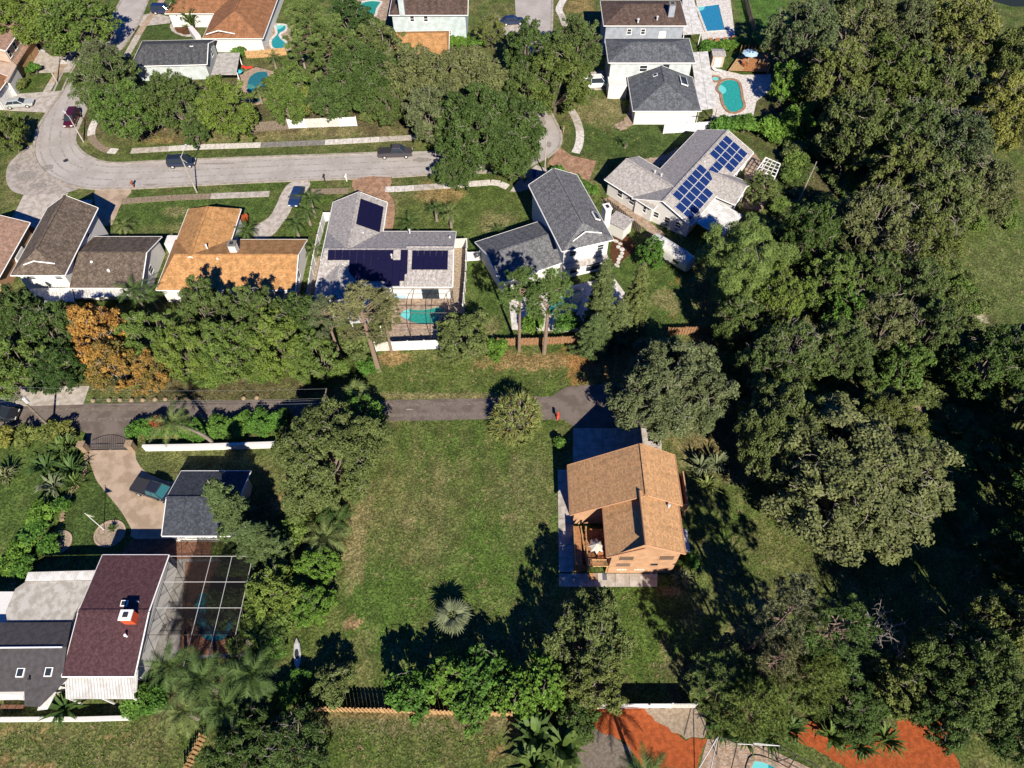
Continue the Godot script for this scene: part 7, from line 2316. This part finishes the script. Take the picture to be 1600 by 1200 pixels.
func build_vehicles() -> void:
	car("sedan", "silver sedan in the driveway at the left edge", "sedan", Vector3(-90.77, 0, -113.73), Vector3(-85.67, 0, -114.51), 4.8, lin(0.36, 0.37, 0.35))
	car("parked_car", "dark red car at the kerb of the street bend", "suv", Vector3(-77.27, 0, -112.2), Vector3(-76.94, 0, -106.83), 4.5, lin(0.055, 0.005, 0.008))
	car("parked_car", "dark blue hatchback parked on the straight street", "suv", Vector3(-57.12, 0, -97.5), Vector3(-52.31, 0, -97.83), 4.5, lin(0.012, 0.02, 0.045))
	car("pickup_truck", "dark grey pickup parked on the straight street", "pickup", Vector3(-22.39, 0, -100.01), Vector3(-16.72, 0, -100.35), 5.8, lin(0.05, 0.045, 0.048), "truck")
	car("parked_car", "dark blue car in the driveway by the rust roof", "suv", Vector3(-73.45, 0, -146.41), Vector3(-69.5, 0, -146.41), 4.6, lin(0.012, 0.02, 0.06))
	car("van", "white van beside the two-storey slate-roofed house", "van", Vector3(12.75, 0, -120.07), Vector3(17.26, 0, -120.48), 5.4, lin(0.72, 0.72, 0.70), "van")
	car("parked_car", "dark maroon car under the oak at the turning circle", "suv", Vector3(6.53, 0, -117.25), Vector3(6.15, 0, -112.01), 4.5, lin(0.035, 0.006, 0.009))
	car("parked_car", "blue car at the head of the right street", "sedan", Vector3(-1.68, 0, -141.93), Vector3(1.94, 0, -142.42), 4.6, lin(0.014, 0.025, 0.07))
	car("parked_car", "blue car half under palms on the curved driveway", "sedan", Vector3(-34.04, 0, -91.24), Vector3(-34.42, 0, -86.98), 4.5, lin(0.012, 0.03, 0.085))
	car("parked_car", "black car on the lane at the left edge", "suv", Vector3(-66.43, 0, -47.99), Vector3(-62.26, 0, -48.08), 4.6, lin(0.015, 0.016, 0.018))
	car("pickup_truck", "black pickup with red tail on the tan driveway", "pickup", Vector3(-44.53, 0, -38.4), Vector3(-38.88, 0, -36.57), 5.9, lin(0.018, 0.018, 0.022), "truck")
	# trailer with a rounded roof in half shade
	var a := Vector3(20.88, 0, -78.71)
	var b := Vector3(26.11, 0, -73.4)
	var d := (b - a)
	var o := thing("camper_trailer", "long pale trailer with rounded roof, half in shade beside the bright pine", "trailer", (a + b) / 2, rad_to_deg(atan2(d.x, d.z)))
	var L := d.length() / 2
	var rings := []
	for z in [[-1.0, 0.55, 0.55], [-0.93, 0.92, 0.9], [-0.5, 1.0, 1.0], [0.5, 1.0, 1.0], [0.93, 0.92, 0.9], [1.0, 0.55, 0.55]]:
		var ring := []
		for k in 11:
			var t := PI * k / 10.0
			ring.append(Vector3(-cos(t) * 1.2 * z[1], 1.5 + sin(t) * 1.15 * z[2], z[0] * L))
		ring.append(Vector3(1.15 * z[1], 0.5, z[0] * L))
		ring.append(Vector3(-1.15 * z[1], 0.5, z[0] * L))
		rings.append(ring)
	var st := st_new()
	loft(st, rings)
	put("body", st, M["roof_white"], o)
	for z in [-0.45, 0.1, 0.5]:
		st = st_new()
		box(st, Vector3(0, 2.72, z * L), Vector3(0.6, 0.22, 0.7))
		put("roof_vent", st, M["metal_pale"], o)
	for s in [-1.0, 1.0]:
		for z in [-0.12, 0.12]:
			st = st_new()
			tube(st, Vector3(s * 0.95, 0.36, z * L), Vector3(s * 1.2, 0.36, z * L), 0.36, 0.36, 12)
			put("wheel", st, M["rubber"], o)
		st = st_new()
		tube(st, Vector3(s * 0.6, 0.5, -L), Vector3(0, 0.5, -L - 1.3), 0.05, 0.05, 4)
		put("drawbar", st, M["metal_dark"], o)
		for z in [-0.4, 0.45]:
			st = st_new()
			box(st, Vector3(s * 1.17, 1.4, z * L), Vector3(0.06, 0.5, 1.0))
			put("window", st, M["glass_dark"], o)

# ---------------------------------------------------------------- street furniture and garden things
func street_lamp(label: String, base: Vector3, h: float, reach: Vector3) -> void:
	var o := thing("street_lamp", label, "street lamp", base, 0.0, "street lamps")
	var st := st_new()
	tube(st, Vector3(0, -0.1, 0), Vector3(0, h, 0), 0.13, 0.08, 8)
	put("pole", st, M["concrete"], o)
	st = st_new()
	tube(st, Vector3(0, h - 0.2, 0), reach + Vector3(0, h, 0), 0.045, 0.04, 6)
	put("arm", st, M["metal_pale"], o)
	st = st_new()
	box(st, reach * 1.15 + Vector3(0, h, 0), Vector3(0.32, 0.14, 0.75), Basis(Vector3.UP, atan2(reach.x, reach.z)))
	put("lamp_head", st, M["metal_pale"], o)

func umbrella(label: String, at: Vector3, r: float, h: float, m: String, closed := false) -> void:
	var o := thing("parasol", label, "parasol", at)
	var st := st_new()
	tube(st, Vector3.ZERO, Vector3(0, h + 0.15, 0), 0.03, 0.03, 6)
	put("pole", st, M["metal_pale"], o)
	for k in 8:
		st = st_new()
		var t0 := TAU * k / 8
		var t1 := TAU * (k + 1) / 8
		var drop := -0.75 if closed else -0.42
		var p0 := Vector3(cos(t0) * r, h + drop, sin(t0) * r)
		var p1 := Vector3(cos(t1) * r, h + drop, sin(t1) * r)
		var m0 := (p0 + p1) / 2 * (0.72 if closed else 0.96)
		m0.y = h + drop + (0.18 if closed else 0.02)
		tri(st, Vector3(0, h, 0), p0, m0, Vector3.UP)
		tri(st, Vector3(0, h, 0), m0, p1, Vector3.UP)
		put("canopy_panel", st, M[m], o)

func lounger(label: String, at: Vector3, yaw: float, m: String, group := "") -> void:
	var o := thing("sun_lounger", label, "lounger", at, yaw, group)
	var st := st_new()
	box(st, Vector3(0, 0.34, 0.25), Vector3(0.65, 0.08, 1.3))
	put("seat", st, M[m], o)
	st = st_new()
	box(st, Vector3(0, 0.55, -0.68), Vector3(0.65, 0.08, 0.75), Basis(Vector3.RIGHT, 0.6))
	put("backrest", st, M[m], o)
	for s in [-0.28, 0.28]:
		for z in [-0.4, 0.8]:
			st = st_new()
			box(st, Vector3(s, 0.15, z), Vector3(0.05, 0.32, 0.05))
			put("leg", st, M["metal_pale"], o)

func chair(label: String, at: Vector3, yaw: float, m: String, group: String) -> void:
	var o := thing("garden_chair", label, "chair", at, yaw, group)
	var st := st_new()
	box(st, Vector3(0, 0.42, 0), Vector3(0.75, 0.08, 0.75))
	put("seat", st, M[m], o)
	st = st_new()
	box(st, Vector3(0, 0.8, -0.4), Vector3(0.75, 0.8, 0.07), Basis(Vector3.RIGHT, -0.25))
	put("backrest", st, M[m], o)
	for s in [-0.4, 0.4]:
		st = st_new()
		box(st, Vector3(s, 0.3, 0), Vector3(0.1, 0.62, 0.75))
		put("arm", st, M[m], o)

func bin(called: String, label: String, at: Vector3, m: String) -> void:
	var o := thing(called, label, "bin", at)
	var st := st_new()
	loft(st, [[Vector3(-0.25, 0, -0.28), Vector3(0.25, 0, -0.28), Vector3(0.32, 1.0, -0.28), Vector3(-0.32, 1.0, -0.28)], [Vector3(-0.25, 0, 0.28), Vector3(0.25, 0, 0.28), Vector3(0.32, 1.0, 0.34), Vector3(-0.32, 1.0, 0.34)]])
	put("body", st, M[m], o)
	st = st_new()
	box(st, Vector3(0, 1.05, 0.02), Vector3(0.7, 0.08, 0.74))
	put("lid", st, M[m], o)
	for s in [-0.2, 0.2]:
		st = st_new()
		tube(st, Vector3(s - 0.04, 0.12, -0.3), Vector3(s + 0.04, 0.12, -0.3), 0.12, 0.12, 8)
		put("wheel", st, M["rubber"], o)

func mailbox(label: String, at: Vector3, m: String) -> void:
	var o := thing("mailbox", label, "mailbox", at)
	var st := st_new()
	box(st, Vector3(0, 0.5, 0), Vector3(0.16, 1.05, 0.16))
	put("post", st, M[m], o)
	st = st_new()
	tube(st, Vector3(0, 1.15, -0.3), Vector3(0, 1.15, 0.3), 0.19, 0.19, 8)
	put("box", st, M[m], o)
	st = st_new()
	box(st, Vector3(0.2, 1.3, -0.1), Vector3(0.03, 0.2, 0.08))
	put("flag", st, M["red"], o)

func build_yard_things() -> void:
	street_lamp("street lamp standing over the dark blue hatchback", Vector3(-50.63, 0, -90.78), 7.0, Vector3(0.2, 0.2, -1.9))
	street_lamp("street lamp at the upper left driveway", Vector3(-84.25, 0, -121.3), 6.4, Vector3(0.9, 0.2, 0.5))
	street_lamp("street lamp at the turning circle below the oak", Vector3(5.37, 0, -95.37), 7.0, Vector3(-0.6, 0.2, -1.6))
	street_lamp("street lamp at the inner kerb of the bend", Vector3(-73.34, 0, -103.8), 5.0, Vector3(-0.9, 0.2, -0.8))
	# power line along the lane
	var poles := [Vector3(-57.28, 0, -46.19), Vector3(Vector3(-21.47, 8.6, -45.67).x, 0, Vector3(-21.47, 8.6, -45.67).z)]
	var tops := []
	for i in 2:
		var o := thing("utility_pole", ["utility pole with transformer left of the iron gate", "utility pole inside the olive tree by the lane"][i], "utility pole", poles[i])
		var h: float = [8.2, 8.6][i]
		var st := st_new()
		tube(st, Vector3(0, -0.1, 0), Vector3(0, h, 0), 0.16, 0.1, 8)
		put("pole", st, M["wood_grey"], o)
		st = st_new()
		box(st, Vector3(0, h - 0.3, 0), Vector3(0.12, 0.14, 2.2))
		put("crossarm", st, M["wood_grey"], o)
		if i == 0:
			st = st_new()
			lathe(st, Vector3(0.35, h - 1.9, 0), [Vector2(0.001, 0), Vector2(0.24, 0.02), Vector2(0.24, 0.8), Vector2(0.18, 0.9), Vector2(0.001, 0.92)], 12)
			put("transformer", st, M["metal_pale"], o)
		tops.append(poles[i] + Vector3(0, h - 0.2, 0))
	for k in 4:
		var off := Vector3(0, -0.9 if k == 3 else 0.0, [-1.0, 0.35, 1.0, 0.0][k])
		var o := thing("power_cable", "thin power cable strung along the lane between the utility poles", "cable", tops[0] + off, 0.0, "power cables over the lane")
		var st := st_new()
		var ends := [Vector3(-50, 0, 1.5), Vector3.ZERO, tops[1] - tops[0]]
		for s in 2:
			var prev: Vector3 = ends[s]
			for j in 8:
				var t := (j + 1) / 8.0
				var p: Vector3 = ends[s].lerp(ends[s + 1], t) - Vector3(0, 0.6 * 4.0 * t * (1 - t), 0)
				tube(st, prev, p, 0.008, 0.008, 4, false)
				prev = p
		put("wire", st, M["metal_grey"], o)
	# flagpole with its pennant, two gravel rings
	for r in [[Vector3(-45.7, 0, -32.43), 1.55, "round gravel ring with pale edging on the flag lawn", 0], [Vector3(-51.2, 0, -31.35), 1.35, "round gravel ring with pale edging left of the flag lawn", 1]]:
		var o := thing("gravel_ring", r[2], "planting ring", r[0])
		var st := st_new()
		prism(st, ellipse(Vector2.ZERO, r[1], r[1] * 0.95), -0.05, 0.06)
		put("gravel", st, M["gravel"], o)
		var ring := ellipse(Vector2.ZERO, r[1] + 0.1, r[1] * 0.95 + 0.1)
		ring.append(ring[0])
		strip("edging", ring, 0.2, 0.12, M["concrete_tan"], o)
	var fp := thing("flagpole", "white flagpole with pennant in the gravel ring", "flagpole", Vector3(-46.51, 0, -32.89))
	var st := st_new()
	tube(st, Vector3(0, 0, 0), Vector3(0, 4.4, 0), 0.055, 0.035, 8)
	put("pole", st, M["vinyl"], fp)
	st = st_new()
	slab(st, [Vector3(0.05, 4.3, 0), Vector3(0.95, 4.05, 0.25), Vector3(0.05, 3.7, 0.02)], 0.02)
	put("pennant", st, M["canvas"], fp)
	st = st_new()
	lathe(st, Vector3(0, 4.4, 0), [Vector2(0.001, 0), Vector2(0.07, 0.06), Vector2(0.001, 0.13)], 8)
	put("finial", st, M["metal_pale"], fp)
	# rocks along the lane
	for p in [Vector3(-53.7, 0, -50.51), Vector3(-51.68, 0, -50.61), Vector3(-50.28, 0, -50.61), Vector3(-48.8, 0, -50.61), Vector3(-47.33, 0, -50.61), Vector3(-45.79, 0, -50.71), Vector3(-44.48, 0, -50.71), Vector3(-43.08, 0, -50.71), Vector3(-41.71, 0, -50.81), Vector3(-40.23, 0, -50.81), Vector3(-34.49, 0, -50.9), Vector3(-32.78, 0, -51)]:
		var s := st_new()
		var rings := []
		for k in [[-0.28, 0.12, 0.1], [-0.15, 0.26, 0.26], [0.1, 0.28, 0.3], [0.27, 0.14, 0.12]]:
			var ring := []
			for j in 7:
				var t := TAU * j / 7
				ring.append(Vector3(cos(t) * k[1] * rng.randf_range(0.85, 1.2), 0.13 + sin(t) * k[2] * rng.randf_range(0.8, 1.1), k[0]))
			rings.append(ring)
		loft(s, rings)
		var o := put("boulder", s, M["stone"], self)
		o.position = p
		o.rotation.y = rng.randf() * TAU
		o.set_meta("label", "tan boulder in the row along the lane's far edge")
		o.set_meta("category", "rock")
		o.set_meta("group", "boulders along the lane")
	# stepping stones
	var ss := thing("stepping_stones", "winding pale stepping stones in the brown mulch", "stepping stones", Vector3(16.36, 0, -77.89))
	for p in [Vector3(15.74, 0, -79.67), Vector3(16.37, 0, -79.12), Vector3(16.02, 0, -78.43), Vector3(16.55, 0, -77.89), Vector3(16.48, 0, -77.08), Vector3(16.23, 0, -76.41), Vector3(15.9, 0, -75.88), Vector3(15.75, 0, -75.22), Vector3(15.5, 0, -74.57)]:
		st = st_new()
		prism(st, ellipse(xz(p), rng.randf_range(0.3, 0.5), rng.randf_range(0.25, 0.4), 9, rng.randf() * 3.0), -0.03, 0.07)
		wput("stone", st, M["concrete_white"], ss)
	# deck with parasol at the top right
	var dk := thing("timber_deck", "raised timber deck beside the teal pool", "deck", Vector3(44.91, 0, -126.56))
	var d0 := xz(Vector3(40.52, 0.6, -124.5))
	var d1 := xz(Vector3(47.86, 0.6, -124.08))
	var d2 := xz(Vector3(49.11, 0.6, -130.14))
	var d3 := xz(Vector3(43.51, 0.6, -129.69))
	for k in 22:
		st = st_new()
		var u0 := k / 22.0
		var u1 := (k + 0.9) / 22.0
		slab(st, [up(d3.lerp(d2, u0), 0.62), up(d3.lerp(d2, u1), 0.62), up(d0.lerp(d1, u1), 0.62), up(d0.lerp(d1, u0), 0.62)], 0.05)
		wput("board", st, M["wood" if k > 7 else "wood_pale"], dk)
	for k in 9:
		st = st_new()
		var p := up(d3.lerp(d2, k / 8.0), 0)
		tube(st, p, p + Vector3(0, rng.randf_range(1.6, 2.6), 0), 0.06, 0.05, 6)
		wput("post", st, M["wood_pale"], dk)
	for k in 4:
		st = st_new()
		var p := up(d2.lerp(d1, k / 3.0), 0)
		tube(st, p, p + Vector3(0, rng.randf_range(1.6, 2.6), 0), 0.06, 0.05, 6)
		wput("post", st, M["wood_pale"], dk)
	umbrella("pale blue parasol on the timber deck", Vector3(44.6, 0.6, -127.07), 1.5, 2.3, "sky_cloth")
	umbrella("cream scalloped parasol on the tan house's deck", Vector3(9.2, 0.93, -30.0), 0.95, 2.1, "canvas", true)
	umbrella("turquoise parasol by the dark blue pool", Vector3(-50.72, 0, -123.16), 0.75, 1.6, "teal")
	umbrella("teal parasol inside the screened deck", Vector3(-12.62, 0, -68.62), 0.7, 1.9, "teal")
	lounger("red lounger by the dark blue pool", Vector3(-49.87, 0, -125.92), 100, "red")
	lounger("white lounger on the tan patio", Vector3(-49.81, 0, -135.74), 40, "vinyl")
	lounger("brown slatted lounger on the tan patio", Vector3(-50.06, 0, -133.89), 80, "wood_red")
	lounger("white lounger by the teal kidney pool", Vector3(38.59, 0, -125.06), 70, "vinyl")
	for p in [Vector3(38.77, 0, -135.27), Vector3(40.15, 0, -135.27), Vector3(41.7, 0, -135.5), Vector3(43.42, 0, -135.97)]:
		chair("brown garden chair in the row facing the blue pool", p, 180, "wood", "chairs by the blue pool")
	chair("orange wooden chair on the timber deck", Vector3(46.94, 0.6, -126.63), 240, "wood_pale", "deck chairs")
	chair("brown chair under the deck parasol", Vector3(43.79, 0.6, -125.99), 30, "wood_red", "deck chairs")
	chair("wooden chair beside the cream parasol on the tan house's deck", Vector3(9.5, 0.93, -31.3), 200, "wood_red", "house deck chairs")
	chair("low wooden chair at the near edge of the tan house's deck", Vector3(9.8, 0.93, -29.0), 10, "wood_red", "house deck chairs")
	var rug := thing("outdoor_rug", "orange and green patterned rug below the deck's slatted front", "rug", Vector3(9.4, 0.055, -27.4))
	for k in 4:
		st = st_new()
		box(st, Vector3(-0.75 + k * 0.5, 0.012, 0), Vector3(0.49, 0.02, 0.8))
		put("stripe", st, M[["roof_orange", "roof_rose", "canvas", "roof_slate"][k]], rug)
	# shed beside the white patio roof
	var sh := thing("garden_shed", "pale box shed with grey lid roof by the low hedge", "shed", Vector3(38.77, 0, -127.64))
	st = st_new()
	box(st, Vector3(0, 1.1, 0), Vector3(2.2, 2.2, 2.2))
	put("wall", st, M["stucco_pink"], sh)
	st = st_new()
	slab(st, [Vector3(-1.25, 2.3, -1.25), Vector3(1.25, 2.3, -1.25), Vector3(1.25, 2.55, 0), Vector3(-1.25, 2.55, 0)], 0.08)
	slab(st, [Vector3(-1.25, 2.55, 0), Vector3(1.25, 2.55, 0), Vector3(1.25, 2.3, 1.25), Vector3(-1.25, 2.3, 1.25)], 0.08)
	put("roof", st, M["roof_metal_grey"], sh)
	st = st_new()
	box(st, Vector3(0, 0.95, 1.12), Vector3(1.3, 1.9, 0.06))
	put("door", st, M["stucco_white"], sh)
	# pergola
	var pg := thing("pergola", "white slatted pergola on the terrace of the angled solar house", "pergola", Vector3(41.63, 0, -94.08))
	var q0 := xz(Vector3(41.22, 2.4, -96.52))
	var q1 := xz(Vector3(43.27, 2.4, -94.9))
	var q2 := xz(Vector3(41.77, 2.4, -91.73))
	var q3 := xz(Vector3(39.13, 2.4, -93.3))
	for e in [[q0, q1], [q1, q2], [q2, q3], [q3, q0]]:
		st = st_new()
		tube(st, up(e[0], 2.4), up(e[1], 2.4), 0.11, 0.11, 4)
		wput("beam", st, M["vinyl"], pg)
	for k in 3:
		st = st_new()
		tube(st, up(q0.lerp(q1, (k + 1) / 4.0), 2.5), up(q3.lerp(q2, (k + 1) / 4.0), 2.5), 0.07, 0.07, 4)
		wput("slat", st, M["vinyl"], pg)
		st = st_new()
		tube(st, up(q0.lerp(q3, (k + 1) / 4.0), 2.44), up(q1.lerp(q2, (k + 1) / 4.0), 2.44), 0.07, 0.07, 4)
		wput("slat", st, M["vinyl"], pg)
	posts(pg, [q0, q1, q2, q3], 2.4, 0.08, "vinyl")
	# slim white pole standing in the grass
	var wp := thing("white_pole", "slender white weathered pole in the grass right of the pergola", "pole", Vector3(44.72, 0, -86.98))
	st = st_new()
	tube(st, Vector3(0, -0.1, 0), Vector3(0.1, 6.0, 0.0), 0.12, 0.1, 7)
	tube(st, Vector3(0.1, 6.0, 0), Vector3(0.15, 9.0, 0.1), 0.1, 0.07, 7)
	put("stem", st, M["bark_dead"], wp)
	st = st_new()
	tube(st, Vector3(0.1, 7.4, 0), Vector3(0.5, 8.2, 0.2), 0.05, 0.03, 5)
	put("stub", st, M["bark_dead"], wp)
	bin("wheeled_bin", "blue wheeled bin at the driveway below the turning circle", Vector3(3.67, 0, -94.72), "blue")
	bin("wheeled_bin", "dark wheeled bin by the white wall of the angled house", Vector3(19.72, 0, -86.39), "metal_dark")
	mailbox("black mailbox at the kerb left of the paver drive", Vector3(-30.45, 0, -93.44), "metal_dark")
	mailbox("white mailbox at the kerb left of the paver drive", Vector3(-26.92, 0, -93.6), "vinyl")
	mailbox("brown mailbox at the kerb by the stained driveway", Vector3(-61.04, 0, -91.87), "wood_red")
	mailbox("red mailbox at the lane's end before the tan house", Vector3(5.73, 0, -47.7), "red_orange")
	mailbox("grey mailbox at the turning circle", Vector3(8.87, 0, -106.29), "stone")
	for p in [[Vector3(-18.88, 0, -135.27), "left air conditioner at the pale blue wall"], [Vector3(-17.4, 0, -135.74), "right air conditioner at the pale blue wall"]]:
		var o := thing("air_conditioner", p[1], "air conditioner", p[0], 0.0, "air conditioners at the blue wall")
		st = st_new()
		box(st, Vector3(0, 0.45, 0), Vector3(0.95, 0.9, 0.95))
		put("cabinet", st, M["metal_grey"], o)
		st = st_new()
		lathe(st, Vector3(0, 0.9, 0), [Vector2(0.38, 0), Vector2(0.36, 0.05), Vector2(0.001, 0.06)], 12)
		put("fan_grille", st, M["metal_dark"], o)
	# swing or hammock frame at the lot's lower left
	var hm := thing("kayak", "pale kayak lying under the shrubs at the empty lot's lower left corner", "kayak", Vector3(-22.1, 0, -19.23), 12.0)
	st = st_new()
	var rings := []
	for z in [[-1.6, 0.03], [-1.0, 0.3], [0.0, 0.4], [1.0, 0.3], [1.6, 0.03]]:
		var ring := []
		for j in 8:
			var t := TAU * j / 8
			ring.append(Vector3(cos(t) * z[1], 0.22 + sin(t) * (z[1] * 0.45 + 0.02), z[0]))
		rings.append(ring)
	loft(st, rings)
	put("hull", st, M["metal_pale"], hm)
	st = st_new()
	prism(st, ellipse(Vector2(0, 0.1), 0.22, 0.5, 12), 0.2, 0.43)
	put("cockpit", st, M["metal_dark"], hm)
	# patio table in the screened deck
	var tb := thing("patio_table", "blue-grey square table in the screened deck", "table", Vector3(-15.86, 0, -68.02))
	st = st_new()
	box(st, Vector3(0, 0.74, 0), Vector3(1.7, 0.06, 1.3))
	put("tabletop", st, M["sky_cloth"], tb)
	for s in [-0.7, 0.7]:
		for z in [-0.5, 0.5]:
			st = st_new()
			box(st, Vector3(s, 0.36, z), Vector3(0.07, 0.72, 0.07))
			put("leg", st, M["metal_grey"], tb)
	var mh := thing("manhole_cover", "dark manhole cover in the street bend", "manhole", Vector3(-74.62, 0, -98.83))
	st = st_new()
	lathe(st, Vector3.ZERO, [Vector2(0.42, 0.0), Vector2(0.42, 0.035), Vector2(0.001, 0.036)], 16)
	put("cover", st, M["metal_dark"], mh)
